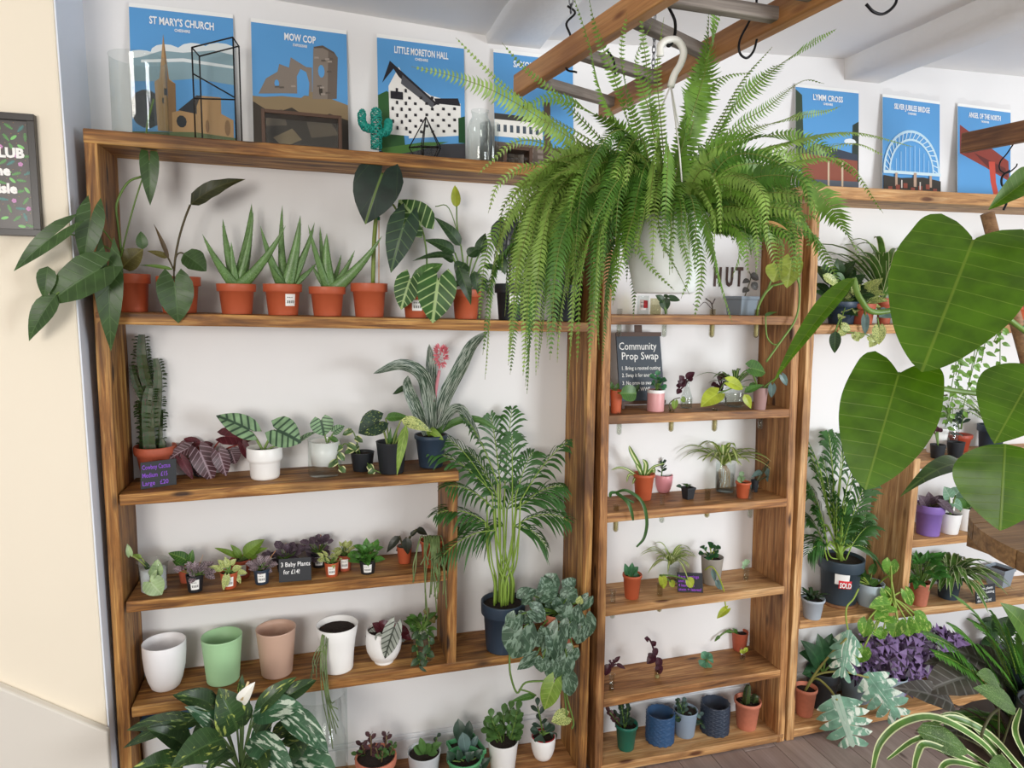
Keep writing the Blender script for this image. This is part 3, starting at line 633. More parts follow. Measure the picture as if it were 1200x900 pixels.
def jar(name, label, cat, key, px, py, wt, h, kind='straight', rpx=None, Y=None, tint='#f4fbf8', rim=True, group=None):
    p = Pl(name, label, cat, key, px, py, Y, rpx=rpx or wt*.42, group=group); R, H = wt/2*p.s, h*p.s; b = MB()
    pr = {'straight': [(0,0),(.93,0),(1,.05),(1,.97),(1.03,1)], 'jar': [(0,0),(.9,0),(1,.05),(1,.72),(.86,.82),(.82,.9),(.88,.93),(.88,1)], 'cup': [(0,0),(.72,0),(.78,.03),(.97,.93),(1.02,.94),(1.05,1)],
          'bottle': [(0,0),(.92,0),(1,.05),(1,.35),(.6,.6),(.36,.75),(.34,.96),(.42,1)], 'bowl': [(0,0),(.6,0),(.85,.15),(1,.45),(.92,.78),(.74,.92),(.78,1)], 'milk': [(0,0),(.93,0),(1,.04),(1,.66),(.84,.8),(.66,.86),(.64,.95),(.72,.96),(.72,1)], 'cylinder': [(0,0),(.97,0),(1,.02),(1,1)]}[kind]
    b.lathe([(r*R, z*H) for r, z in pr]+[(max(0, r*R-.0016), z*H) for r, z in reversed(pr[1:])]+[(0, .003)], 28, p.loc); b.build('glass_body', glassm('glass_'+tint, tint), p.root); p.R, p.H = R, H; p.top = p.loc+V((0, 0, H*.9)); return p
def inner(p, mat_, z0=.03, z1=.6, rf=.88, nm='water'):
    b = MB(); b.lathe([(0, z0*p.H), (rf*p.R, z0*p.H), (rf*p.R, z1*p.H), (0, z1*p.H)], 20, p.loc); b.build(nm, mat_, p.root); return p
WATER = glassm('water', '#eef3e4', .0, 1.33); WATERG = glassm('green_water', '#e6eacb', .05, 1.33)
p = jar('glass_planter', 'clear glass cylinder with a white inner pot and one round striped leaf', 'plant', 'A', 381, 560, 38, 42)
b = MB(); b.lathe([(0, p.H*.28), (p.R*.8, p.H*.3), (p.R*.9, p.H*.95), (p.R*.85, p.H*.95), (p.R*.8, p.H*.85), (0, p.H*.83)], 24, p.loc); b.build('inner_pot', WPOT, p.root)
p.leaf(DRAG, 376, 492, 380, 511, 27, 'heart', stem=(383, 520), face=.8); p.leaf(DRAG, 392, 506, 404, 499, 12, 'heart', stem=(384, 520)); p.leaf(G_MID, 386, 512, 398, 520, 7, stem=(384, 520)); p.done()
VARG = leafm('cream_edged_leaf', '#55763f', edge='#dfe0a6'); VARG2 = leafm('yellow_mottled_leaf', '#4f7733', blotch='#d3d98c', bamt=.6, bscale=14)
p = Pl('potted_creeping_fig', 'small dark pot with a cream-edged creeping fig trailing over the shelf edge', 'plant', 'A', 425, 554, rpx=12).pot(28, 22, 'cup', BLACK)
p.vine([(420,532), (404,520,-.03), (395,540,-.06), (402,552,-.08)], 12, 8, 8, seed=2, each=VARG); p.vine([(425,534), (435,548,-.05), (450,556,-.07)], 12, 8, 8, seed=3, each=VARG); p.vine([(422,532), (415,508), (408,502)], 11, 8, 9, seed=5, each=VARG); p.done()
p = Pl('potted_alocasia', 'black pot with a dark quilted leaf and a long yellow-mottled leaf', 'plant', 'A', 459, 557, rpx=14).pot(36, 37, 'cup', BLACK)
p.leaf(leafm('dark_quilted_leaf', '#2e4a38', '#111f18', 7, .12, blotch='#a8bb62', bamt=.1), 446, 494, 420, 508, 33, 'heart', stem=(456, 530), sr=1.3, y0=-.02); p.leaf(G_MID, 452, 490, 480, 489, 12, 'lance', stem=(457, 530)); p.leaf(VARG2, 470, 492, 506, 506, 16, 'lance', stem=(458, 530), y0=-.03)
p.leaf(G_LITE, 476, 498, 465, 558, 11, 'lance', stem=(460, 528), y0=-.06, dy=-.02); p.leaf(G_MID, 456, 522, 458, 500, 5, 'lance'); p.leaf(G_MID, 461, 522, 466, 498, 5, 'lance'); p.done(sm=STEMP)
BROM = leafm('silver_banded_leaf', '#3c5640', blotch='#a3ada0', bamt=.45, bscale=7, rough=.4)
p = Pl('potted_bromeliad', 'bromeliad with silver-banded strap leaves and a pink flower, in a dark blue pot', 'plant', 'A', 505, 550, rpx=15).pot(39, 38, 'rolled', NAVY, soil=.97)
def strapleaf(p, m_, pts, w_, y=0, face=.75, name='leaf', taper=1.0):
    cl = catmull([p.p(*q[:2], q[2] if len(q) > 2 else y) for q in pts], 5); n = len(cl)-1; b = MB(); R_ = []
    for k, q in enumerate(cl):
        t = k/n; tg = (cl[min(k+1, n)]-cl[max(k-1, 0)]).normalized(); hh = TOCAM(q)*face+V((0, 0, 1-face)); sd = tg.cross(hh).normalized(); nn = sd.cross(tg); hw = w_/2*p.s*min(1, .7+t)*(1-t**4.5*taper)**.8
        R_.append([b.add(q-sd*hw+nn*hw*.3, (t, 0)), b.add(q-sd*hw*.5+nn*hw*.07, (t, .25)), b.add(q, (t, .5)), b.add(q+sd*hw*.5+nn*hw*.07, (t, .75)), b.add(q+sd*hw+nn*hw*.3, (t, 1))])
    for A_, B_ in zip(R_, R_[1:]):
        for c in range(4): b.face(A_[c], A_[c+1], B_[c+1], B_[c])
    return b.build(name, m_, p.root)
strapleaf(p, BROM, [(506,512), (503,470), (494,440,-.04), (470,428,-.07), (437,438,-.10)], 17); strapleaf(p, BROM, [(502,512), (488,480,-.02), (478,455,-.03), (478,440,-.05)], 14); strapleaf(p, BROM, [(509,512), (522,465,.01), (540,430,.03), (553,405,.04), (572,388,.05)], 17)
strapleaf(p, BROM, [(507,510,.02), (505,460,.04), (505,430,.05), (503,403,.06)], 14); strapleaf(p, BROM, [(510,512), (526,485,-.03), (540,480,-.06), (553,500,-.09), (563,518,-.12)], 12); strapleaf(p, G_MID, [(508,510), (535,494,-.04), (560,492,-.06), (585,505,-.06)], 9)
strapleaf(p, BROM, [(509,512), (518,480,.02), (530,455,.04)], 11); strapleaf(p, G_DARK, [(504,510), (480,458,.05), (460,462,.05)], 9); strapleaf(p, G_LITE, [(508,514), (505,505,-.03), (520,516,-.06)], 10)
p.stemline([(509, 470), (512, 450, -.01), (515, 434, -.01)], 1.9); 
b = MB(); rn = random.Random(5); cc = p.p(517, 418, -.01)
for k in range(110):
    d = V((rn.uniform(-1, 1), rn.uniform(-1, 1), rn.uniform(-.9, 1))).normalized(); P_ = cc+V((d.x*(.55+.25*d.z), d.y*(.55+.25*d.z), d.z*1.1))*11*p.s; leafgeo(b, P_-d*.004, P_+(d+V((rn.uniform(-.6, .6), 0, rn.uniform(0, 1)))).normalized()*5*p.s, .006, 'lance', .5, .1, .2, 3, 1)
b.build('flower', mat('#e07a86', .5), p.root); p.done(sm=mat('#c9808a', .5))
# ================= UNIT 1, SHELF B =================
VV = leafm('pale_variegated_leaf', '#a9c48c', '#cfdcb4', 7, .06); FIT = leafm('fittonia_leaf', '#7c6f72', '#b9a4ac', 5, .14, rough=.5, vs_=.9); FIT2 = leafm('fittonia_purple_leaf', '#574553', '#8c7a8a', 5, .12, rough=.5); CALA = leafm('calathea_stripe_leaf', '#3d6b2a', '#9cba5e', 9, .08)
p = jar('plastic_cup', 'clear plastic cup with a pale vine cutting, first on the baby plant shelf', 'plant', 'B', 181, 697, 34, 36, 'cup'); inner(p, mat('#dfe3e8', .6), .04, .72, .8, 'inner_pot')
p.leaf(VV, 176, 682, 190, 697, 24, 'heart', y0=-.05, stem=(178, 668), face=.9); p.leaf(VV, 183, 672, 185, 655, 15, 'heart', stem=(178, 668), y0=-.03); p.leaf(VV, 152, 650, 149, 637, 7, 'heart', stem=(172, 665), y0=-.03); p.leaf(G_LITE, 166, 654, 153, 650, 6, 'lance', stem=(172, 665)); p.leaf(G_DARK, 174, 668, 168, 657, 6, stem=(178, 672)); p.leaf(VV, 176, 676, 184, 668, 12, y0=-.04, stem=(178, 668)); p.leaf(G_MID, 186, 666, 181, 657, 8, stem=(180, 668)); p.done(sm=STEMP)
GB = 'baby plants on the second-lowest left shelf'
def baby(px, py, wt, h, lab, m_, potm, leaves=None, bush=None, stick=None, name='baby_plant', st=True, kind='cup', rows=4, ry=None):
    p = Pl(name, lab, 'plant', 'B', px, py, rpx=wt*.38, group=GB).pot(wt, h, kind, potm)
    if st: p.sticker(-.55, .5, .2, .8, (.78, .98))
    if leaves: p.leaves(m_, 'ovate', leaves, stem=(px, py-h))
    if bush: n, rx, ry, ln, w_, sh = bush; p.bush((px, py-h-ry*.7), rx, ry, n, ln, w_, sh, seed=int(px), dz=.6, rows=rows, cols=2, each=m_ if ln >= 9 else None)
    p.done(m_)
    if stick:
        b = MB(); b.bar(p.top, p.p(*stick), .003, .001); b.build('plant_marker', STICK, p.root)
    return p
baby(229, 695, 20, 20, 'silver-leaved fittonia in a black pot with a wooden marker, front left of its shelf', FIT, BLACK, bush=(24, 16, 7, 12, 9, 'round'), stick=(238, 650))
p = baby(219, 684, 18, 17, 'broad-leaved calathea seedling behind the silver-leaved fittonia', CALA, TERRA2, leaves=[(222,658,197,648,14), (216,665,202,657,8), (222,662,226,644,9), (230,660,236,668,9)], st=False)
p = baby(269, 691, 20, 19, 'terracotta baby pot with yellow-striped drooping leaves, in front of the bigger calathea', VARG2, TERRA, leaves=[(264,672,262,692,6,dict(y0=-.03)), (268,672,266,688,5,dict(y0=-.03)), (262,668,243,665,8), (276,672,282,684,6), (268,665,263,652,7), (272,668,284,664,8), (265,665,255,656,8), (270,662,277,655,7), (276,670,290,672,7)])
p = baby(283, 679, 24, 22, 'largest calathea of the baby plants, light green pointed leaves, in a labelled terracotta pot', leafm('olive_leaf', '#6f8f2f', '#8fae4a', 9, .07), TERRA2, leaves=[(285,652,310,632,17), (281,654,251,642,7), (283,654,270,638,8), (288,652,314,642,8), (290,654,302,652,8), (276,660,262,664,6), (280,660,292,662,9)])
p = baby(307, 686, 19, 18, 'silver-purple fittonia in a labelled navy pot, left of the chalk card', FIT, NAVY, bush=(22, 9, 6, 10, 8, 'round'), stick=(323, 645))
p = baby(334, 672, 20, 16, 'large purple fittonia standing behind the chalk card', FIT2, BLACK, bush=(30, 17, 8, 11, 9, 'round'), stick=(335, 636), st=False)
card('price_card', 'black card reading "3 Baby Plants for £14!" among the baby plants', 'sign', 'B', ((327, 683), (365, 680), 27), [('3 Baby Plants', .06, .66, .27, .9), ('for £14!', .14, .34, .27, .5)], mat('#f3f3f3', .7))
p = baby(374, 666, 19, 17, 'purple fittonia in a white-labelled pot, just right of the chalk card', FIT2, BLACK, bush=(30, 14, 9, 11, 9, 'round'), stick=(376, 626))
p = baby(389, 677, 17, 17, 'small yellow-edged trailing plant in a terracotta pot, front of the pair', VARG2, TERRA, bush=(22, 11, 6, 10, 5, 'lance'))
p = baby(404, 670, 18, 19, 'yellow-edged trailing plant in a labelled red pot, back of the pair', VARG2, TERRA2, bush=(20, 9, 7, 10, 5, 'lance'))
p = baby(431, 674, 20, 16, 'bright green ivy in a white-labelled pot with a wooden marker', leafm('bright_leaf', '#56903a', '#7aae58', 5, .08), BLACK, bush=(34, 15, 10, 12, 10, 'heart'), stick=(438, 636))
p = Pl('potted_seedling', 'long dark-leaved seedling in a small terracotta pot near the shelf end', 'plant', 'B', 474, 662, rpx=8).pot(18, 20, 'cup', TERRA)
p.leaves(leafm('near_black_leaf', '#2d3226', '#424a36', 7, .05), 'lance', [(468,628,453,648,10), (476,630,478,650,12,dict(y0=-.03)), (488,620,501,627,9), (481,628,492,619,6), (472,640,464,646,8)], stem=(473, 644)); p.done(sm=STEMD)
p = Pl('potted_rhipsalis', 'mistletoe cactus in a terracotta pot trailing thin stems off the shelf end', 'plant', 'B', 506, 667, rpx=10).pot(28, 32, 'rolled', TERRA)
rn = random.Random(3)
for k in range(26):
    x = 500+rn.uniform(-2, 14); e = rn.uniform(655, 700) if k > 5 else rn.uniform(700, 728); dx = rn.uniform(-14, 12)
    p.st.tube(catmull([p.p(x, 634), p.p(x+dx*.4, 628, -.02), p.p(x+dx*.8, 645, -.06), p.p(x+dx+rn.uniform(-3, 3), (e+645)/2, -.075), p.p(x+dx+rn.uniform(-6, 6), e, -.08)], 5), .0022, 4)
p.done(sm=leafm('rhipsalis_stem', '#7f955c'))
# ================= UNIT 1, SHELF C =================
def slope(k): return lambda a, r, z: 0
def cov(name, lab, px, py, wt, h, kind, m_, slant=.0, soil=None, rib=0, key='C', cat='plant pot', grp='empty plant pots on the left unit'):
    p = Pl(name, lab, cat, key, px, py, rpx=wt*.36, group=grp); R, H = wt/2*p.s, h*p.s
    pf = POTS[kind]
    if rib: pf = [(0,0),(.78,0),(.80,.02)]+[(.80+.19*k/22+(.006 if k % 2 else 0), .04+.93*k/22) for k in range(23)]+[(1,1),(.96,1),(.9,.7),(.78,.1),(0,.08)]
    else: pf = pf+[(pf[-1][0]*.85, .1), (0, .08)]
    b = MB(); b.lathe([(r*R, z*H) for r, z in pf], 40, p.loc, lambda a, r, z: slant*H*(z/H)**3*math.sin(a-1.1)); b.build('pot_body', m_, p.root); p.R, p.H = R, H
    return p
cov('plant_pot', 'empty white rounded pot, first on the shelf beside the left post', 195, 813, 47, 56, 'rounded', mat('#f0eff1', .45, .05, 60), .0)
cov('plant_pot', 'empty mint green pot with fine horizontal ribs', 262, 804, 45, 54, 'cup', mat('#a9d3a2', .5, .03, 60), .0, rib=1)
cov('plant_pot', 'empty beige-pink pot beside the mint green one', 325, 796, 45, 55, 'cup', mat('#cdaa96', .5, .03, 60), .0)
p = Pl('potted_rhipsalis', 'white flared pot with bare-looking soil and thin trailing cactus stems down its front', 'plant', 'C', 396, 791, rpx=17).pot(48, 54, 'vase', WPOT, soil=.88)
rn = random.Random(8)
for k in range(9):
    x = 384+rn.uniform(-3, 6); e = rn.uniform(815, 880); dx = rn.uniform(-14, 14)
    p.st.tube(catmull([p.p(x+4, 742), p.p(x-4, 745, -.055), p.p(x-4+dx*.3, 775, -.075), p.p(x+dx*.2+rn.uniform(-4, 4), 820, -.115), p.p(x+10+dx*.3, e, -.12)], 6), .0018, 4)
    if k < 5: p.st.tube(catmull([p.p(x-4, 752, -.06), p.p(x-15, 768+k*4, -.09), p.p(x-12-k*2, 785+k*5, -.11)], 5), .0016, 4)
p.done(sm=leafm('rhipsalis_stem', '#7f955c'))
SILB = leafm('silver_begonia_leaf', '#b9c0b4', '#2c3428', 7, .13, slant=3, rough=.35, back='#8a2b3a', vs_=.9)
p = Pl('potted_begonia', 'round white bowl pot with a silver-and-red leaved begonia', 'plant', 'C', 450, 782, rpx=14).pot(42, 40, 'globe', WPOT, soil=.93)
p.leaf(SILB, 463, 733, 451, 772, 22, 'heart', y0=-.06, stem=(450, 745)); p.leaves(BEGR, 'heart', [(444,745,430,752,16), (446,738,436,730,12), (456,736,462,726,12), (466,738,480,742,13), (470,742,482,750,10), (452,734,444,728,12), (460,740,476,734,12)], stem=(450, 748)); p.leaves(SILB, 'heart', [(442,742,428,746,13), (448,744,446,756,16,dict(y0=-.05)), (468,744,474,752,10)], stem=(450, 748)); p.done(sm=mat('#8c3b42', .5))
p = jar('glass_planter', 'glass tumbler of trailing green and bronze leaves against the divider', 'plant', 'C', 495, 777, 26, 40)
p.bush((494, 732), 12, 12, 40, 12, 7, 'ovate', seed=3, each=G_MID); p.vine([(494,735,-.02), (488,755,-.045), (492,779,-.055)], 12, 8, 6, seed=7, each=G_DARK); p.vine([(498,735,-.02), (503,755,-.045), (498,775,-.055)], 12, 8, 6, seed=8, each=G_DARK); p.leaves(PHILOB, 'ovate', [(500,725,512,718,8), (503,722,510,730,8), (498,720,503,712,8)], stem=(495, 740)); p.done()
# palm
PALM = leafm('palm_leaflet', '#3f7030', '#5f8f45', 1, .0, trans=.25); CANE = mat('#87a544', .45)
def frond(p, P0, P1, P2, n, ln, w_, m_, seed=1, droop=.5, nm='frond', start=.25, ang=.75):
    rn = random.Random(seed); cl = bez(P0, P1, P2, 18); b = MB(); b.cur = 1; b.tube(cl, [.0022*(1-.7*k/17)+.0004 for k in range(18)], 5, False); b.cur = 0
    for k in range(n):
        t = start+(1-start)*k/(n-1); f = t*17; i = min(16, int(f)); q = cl[i]*(1-(f-i))+cl[i+1]*(f-i); tg = (cl[i+1]-cl[i]).normalized(); sd = tg.cross(V((0, -.35, 1))).normalized()
        for s_ in (-1, 1):
            l_ = ln*math.sin(math.pi*(.25+.65*(k/(n-1))))*rn.uniform(.8, 1.1); d = (sd*s_*math.sin(ang)+tg*math.cos(ang)).normalized(); M = q+d*l_*.5+V((0, 0, .06*l_)); E_ = q+d*l_*.92+V((0, 0, -droop*l_*rn.uniform(.5, 1.2)))
            if E_.y > WALLY-.006: E_.y = WALLY-.006
            if M.y > WALLY-.006: M.y = WALLY-.006
            lf = bez(q, M, E_, 5); u = tg; R_ = []
            for c_, z in enumerate(lf):
                hw = w_/2*(0.25, .9, 1, .65, 0)[c_]; R_.append((b.add(z-u*hw, (c_/4, .1)), b.add(z+V((0, 0, hw*.4)), (c_/4, .5)), b.add(z+u*hw, (c_/4, .9))))
            for A_, B_ in zip(R_, R_[1:]): b.face(A_[0], A_[1], B_[1], B_[0]); b.face(A_[1], A_[2], B_[2], B_[1])
    b.build(nm, [m_, CANE], p.root)
p = Pl('potted_palm', 'feathery parlour palm in a large navy pot in the tall left-hand bay', 'plant', 'C', 589, 768, rpx=18).pot(52, 58, 'nursery', NAVY, soil=.92)
rn = random.Random(2); fr = [(645,415,600,500),(665,508,620,540),(520,502,560,500),(508,520,560,520),(545,480,575,500),(575,478,585,500),(600,500,600,520),(525,560,570,560),(512,592,560,590),(660,560,625,560),(665,600,630,590),(640,630,620,600),(520,640,560,610),(560,540,580,560),(625,520,610,530),(600,470,598,500),(535,610,565,600),(655,575,620,560),(570,620,580,600),(548,520,575,520),(612,560,600,560)][1:]
for i, (tx, ty, cx, cy) in enumerate(fr):
    bx = 589+rn.uniform(-12, 12); yb = rn.uniform(-.03, .02); dy = rn.uniform(-.14, .10); P0 = p.top+V(((bx-589)*p.s, yb, 0)); mid_ = p.p(cx*.6+bx*.4, cy-10, dy*.3); E_ = p.p(tx, ty+10, min(dy, WALLY-.03-p.Y)); 
    cy += 34; mid_ = p.p(cx*.5+bx*.5, (cy+600)/2, dy*.3); cl0 = p.p(bx*.7+cx*.3, 655, dy*.1); b = MB(); b.tube(catmull([P0, P0+V((0, 0, .09)), cl0, mid_], 4), [.0042]*6+[.003]*7, 6); b.build('stem', CANE, p.root)
    frond(p, mid_, mid_*.45+E_*.55+V((0, 0, .05)), E_, 12, .115, .013, PALM, i, .5, start=.0, ang=.65)
# satin pothos
SCIN = leafm('satin_silver_leaf', '#4a6850', '#7d9a80', 5, .05, blotch='#86a08c', bamt=.36, bscale=3.5, rough=.35, back='#7f9c7c')
p = Pl('potted_satin_vine', 'silver-splashed satin vine spilling over the shelf and post beside the palm', 'plant', 'C', 652, 766, rpx=16).pot(46, 46, 'nursery', TERRAP)
p.leaves(SCIN, 'heart', [(614,735,600,772,44,dict(y0=-.11)), (655,738,640,780,30,dict(y0=-.10)), (672,712,668,735,24,dict(y0=-.09)), (686,722,688,748,24,dict(y0=-.10)), (664,770,658,797,24,dict(y0=-.13)), (628,770,606,785,16,dict(y0=-.10)), (636,772,634,788,20,dict(y0=-.12)), (672,760,664,776,22,dict(y0=-.12)), (665,790,668,816,22,dict(y0=-.13)), (640,720,622,712,26), (655,700,662,716,26,dict(y0=-.02)), (640,695,628,705,22), (668,690,658,680,24), (640,690,634,676,22), (625,698,622,690,20), (650,710,640,694,26), (677,705,680,698,14), (618,722,612,730,22,dict(y0=-.08)), (645,745,655,762,24,dict(y0=-.1)), (630,740,636,758,26,dict(y0=-.09)), (612,702,626,690,22), (668,730,662,750,22,dict(y0=-.11)), (636,698,655,688,26,dict(y0=-.02)), (646,683,652,672,22), (664,702,676,690,24,dict(y0=-.04)), (622,715,640,726,24,dict(y0=-.07)), (655,720,676,724,22,dict(y0=-.06)), (605,722,598,742,22,dict(y0=-.1)), (682,735,676,755,20,dict(y0=-.11)), (648,790,650,770,20,dict(y0=-.12)), (690,700,682,716,16,dict(y0=-.08))], stem=(655, 718), wave=.05)
p.leaf(G_LITE, 650, 798, 638, 832, 24, 'heart', y0=-.14, stem=(660, 790, -.13)); p.leaf(VARG2, 664, 840, 646, 846, 20, 'heart', y0=-.12, stem=(660, 800, -.13)); p.leaf(G_MID, 628, 815, 597, 823, 8, 'lance', y0=-.1, stem=(608, 808, -.1)); p.leaf(VARG2, 679, 706, 680, 698, 9, 'heart', y0=-.1)
p.stemline([(597, 765, -.1), (598, 790, -.12), (606, 812, -.12), (616, 800, -.12), (640, 798, -.13)], 1.2).stemline([(662, 790, -.13), (664, 815, -.13), (672, 845, -.13), (670, 854, -.13)], 1).done()
# ================= UNIT 1, BOTTOM SHELF =================
CRAS = leafm('succulent_leaf', '#5a8244', '#6d9450', 1, .0, rough=.35); CRASD = leafm('dark_succulent_leaf', '#3b5242', rough=.35); PURS = leafm('purple_succulent_leaf', '#5c3a40', rough=.4)
SILV = leafm('grey_blue_leaf', '#6f8a86', '#8fa8a2', 1, .0)
def sprig(p, base, tip, n, ln, w_, m_, seed=1, dy=0.0, sh='spoon', r=1.0, each=True):
    rn = random.Random(seed); A, B = base if isinstance(base, V) else p.p(*base, dy), p.p(*tip, dy); p.st.tube([A, (A+B)/2+V((.002, 0, .002)), B], r*p.s, 5)
    for k in range(n):
        t = .3+.7*k/(n-1); q = A.lerp(B, t); ax = (B-A).normalized(); a = k*2.4; u = ax.cross(V((0, 1, .1))).normalized(); w2 = ax.cross(u)
        d = (u*math.cos(a)+w2*math.sin(a)+ax*(.5+t*.6)).normalized(); mb = MB() if each else p.fo; leafgeo(mb, q, q+d*ln*p.s*rn.uniform(.75, 1.1), w_*p.s, sh, .5, .06, .1, 5, 1)
        if each: mb.build('leaf', m_, p.root)
p = jar('glass_vase', 'tall clear glass cylinder vase standing on the bottom left shelf, thick rim', 'vase', 'D', 376, 935, 64, 116, 'cylinder', rpx=26)
p = Pl('potted_succulent', 'wide terracotta bowl of mixed purple-brown succulents on the bottom shelf', 'plant', 'D', 441, 938, rpx=20).pot(48, 42, 'bowl', TERRAP, soil=.93)
for k, (bx, by, tx, ty) in enumerate([(435,885,434,862),(450,885,453,862),(428,888,424,873),(444,890,440,876),(455,890,460,874),(430,892,420,884),(447,893,448,880)]): sprig(p, (bx, by), (tx, ty), 7, 10, 5.5, PURS if k < 4 else CRAS, k, dy=(k % 3-1)*.03)
p.done(sm=mat('#6b5a3c', .6))
p = Pl('potted_succulent', 'pale grey pot with one green rosette plant, right of the terracotta bowl', 'plant', 'D', 497, 926, rpx=17).pot(39, 37, 'cup', mat('#c4c8cc', .4), soil=.9)
for a_ in ((496,884,484,876,11),(497,884,510,891,13),(497,884,506,872,11),(497,886,492,864,9),(498,884,518,870,9),(497,885,488,895,12),(499,883,513,882,9)): p.leaf(CRAS, *a_, 'spoon', stem=False, dy=-.02)
sprig(p, (508, 884), (512, 864), 5, 8, 5, CRASD, 4, .02); p.done(STEM)
GP = mat('#4f9a66', .4)
def sqpot(p, wt, h, m_, taper=.78, soil=.85, rot=.2):
    R, H = wt/2*p.s, h*p.s; b = MB(); u = V((math.cos(rot), math.sin(rot), 0)); v_ = V((-math.sin(rot), math.cos(rot), 0)); rr = []
    for f, z in ((taper, 0), (.97, .82), (1.05, .83), (1.06, 1), (.98, 1), (.9, .8), (.86, soil)): rr.append([b.add(p.loc+(u*x+v_*y)*R*f+V((0, 0, z*H))) for x, y in ((-1,-1),(1,-1),(1,1),(-1,1))])
    b.face(*reversed(rr[0]))
    for A_, B_ in zip(rr, rr[1:]):
        for j in range(4): b.face(A_[j], A_[(j+1) % 4], B_[(j+1) % 4], B_[j])
    b.build('pot', m_, p.root, smooth=False, bevel=.0015); b = MB(); q = [b.add(p.loc+(u*x+v_*y)*R*.88+V((0, 0, soil*H))) for x, y in ((-1,-1),(1,-1),(1,1),(-1,1))]; b.face(*q); b.build('soil', SOIL, p.root); p.R, p.H = R, H; p.top = p.loc+V((0, 0, soil*H)); return p
p = Pl('potted_haworthia', 'square green pot with upright dark and silver leaves, at the back', 'plant', 'D', 546, 912, rpx=16); sqpot(p, 34, 30, GP)
p.leaves(CRASD, 'spoon', [(540,876,537,842,15), (548,876,550,844,11)], stem=(543, 882), dy=.02); p.leaves(SILV, 'spoon', [(546,885,542,858,15,dict(y0=-.04)), (550,882,560,862,8)], stem=(546, 888)); p.done()
p = Pl('potted_haworthia', 'rounded green pot in front of the square one with small silvery leaves', 'plant', 'D', 544, 930, rpx=18).pot(42, 34, 'rolled', GP, soil=.8)
p.leaves(CRASD, 'ovate', [(552,890,545,882,12), (555,895,570,902,12), (558,888,566,878,10), (530,892,524,880,12), (540,890,536,878,9), (562,900,575,888,11), (550,890,556,880,8)], stem=(548, 896)); p.done()
p = Pl('potted_money_plant', 'bushy glossy money plant in a plain white pot on the bottom shelf', 'plant', 'D', 589, 913, rpx=16).pot(36, 38, 'cup', WPOT, soil=.93)
for k, (bx, by, tx, ty) in enumerate([(585,868,576,842),(590,868,590,838),(594,866,598,832),(598,866,606,834),(583,870,572,856),(596,870,606,850),(588,870,582,852),(600,870,604,860)]): sprig(p, (bx, by), (tx, ty), 8, 13, 8, CRAS, k, dy=(k % 3-1)*.03)
p.done()
p = Pl('potted_cutting', 'small white tapered pot with a red inner rim and a dark-leaved cutting', 'plant', 'D', 636, 894, rpx=10).pot(29, 27, 'rounded', WPOT, soil=.9); b = MB(); b.lathe([(p.R*.93, p.H*.93), (p.R*.9, p.H*1.03), (p.R*.86, p.H*.93)], 24, p.loc); b.build('inner_rim', mat('#a8252c', .4), p.root)
sprig(p, (636, 862), (630, 828), 8, 12, 6, CRASD, 2); p.leaves(CRASD, 'spoon', [(634,860,632,872,14,dict(y0=-.03)), (632,858,621,855,10), (640,858,650,850,10), (644,858,652,866,9), (638,856,644,846,10)], stem=(636, 862)); p.done()
# storage tubs behind the variegated peace lily
def tub(lab, px, py, wt, h, lidh, oval=.8, Y=None):
    p = Pl('storage_tub', lab, 'container', 'D', px, py, rpx=wt*.35, group='white tubs with blue lids'); R, H = wt/2*p.s, h*p.s; b = MB(); b.lathe([(0,0),(R*.86,0),(R*.9,H*.03),(R,H*.9),(R*1.03,H*.92),(R*1.03,H*.97)], 30, p.loc); b.build('tub_body', mat('#dfe2e4', .4), p.root)
    b = MB(); b.lathe([(R*1.05,H*.93),(R*1.05,H),(R*.98,H*1.01),(R*.95,H*.98),(0,H*.98)], 30, p.loc); b.build('lid', mat('#3f76a8', .3), p.root); return p
tub('larger white tub with a blue lid in the bottom left corner of the shelf', 207, 948, 66, 104, 1); tub('smaller white tub with a blue lid, right of the larger one', 260, 930, 46, 88, 1)
# ================= UNIT 2 =================
def tube_(key, px, py, lab, top=6, bot=16, tint='#eef4f0', Y=.02, water=True):
    c = on(key, px, None, Y); p = Pl('test_tube', lab, 'test tube', loc=c-V((0, 0, 0)), group='test tubes of cuttings hung through the shelves'); s_ = p.s; r = 3.4*s_; b = MB()
    z1, z0 = top*s_, -bot*s_; out = [(0, z0), (r*.5, z0+r*.15), (r*.87, z0+r*.5), (r, z0+r), (r, z1), (r*1.25, z1+.001)]
    b.lathe(out+[(x*.72, z) for x, z in reversed(out)], 12, c); b.build('glass_body', glassm('glass_'+tint, tint), p.root)
    if water:
        b = MB(); b.lathe([(0, z0+r*.3), (r*.66, z0+r*.8), (r*.68, z0+(z1-z0)*.55), (0, z0+(z1-z0)*.55)], 10, c); b.build('water', mat('#cfc9a0', .15) if tint == '#c9c08a' else WATERG, p.root)
    p.top = c+V((0, 0, z1)); return p
TOP2 = 'T2'
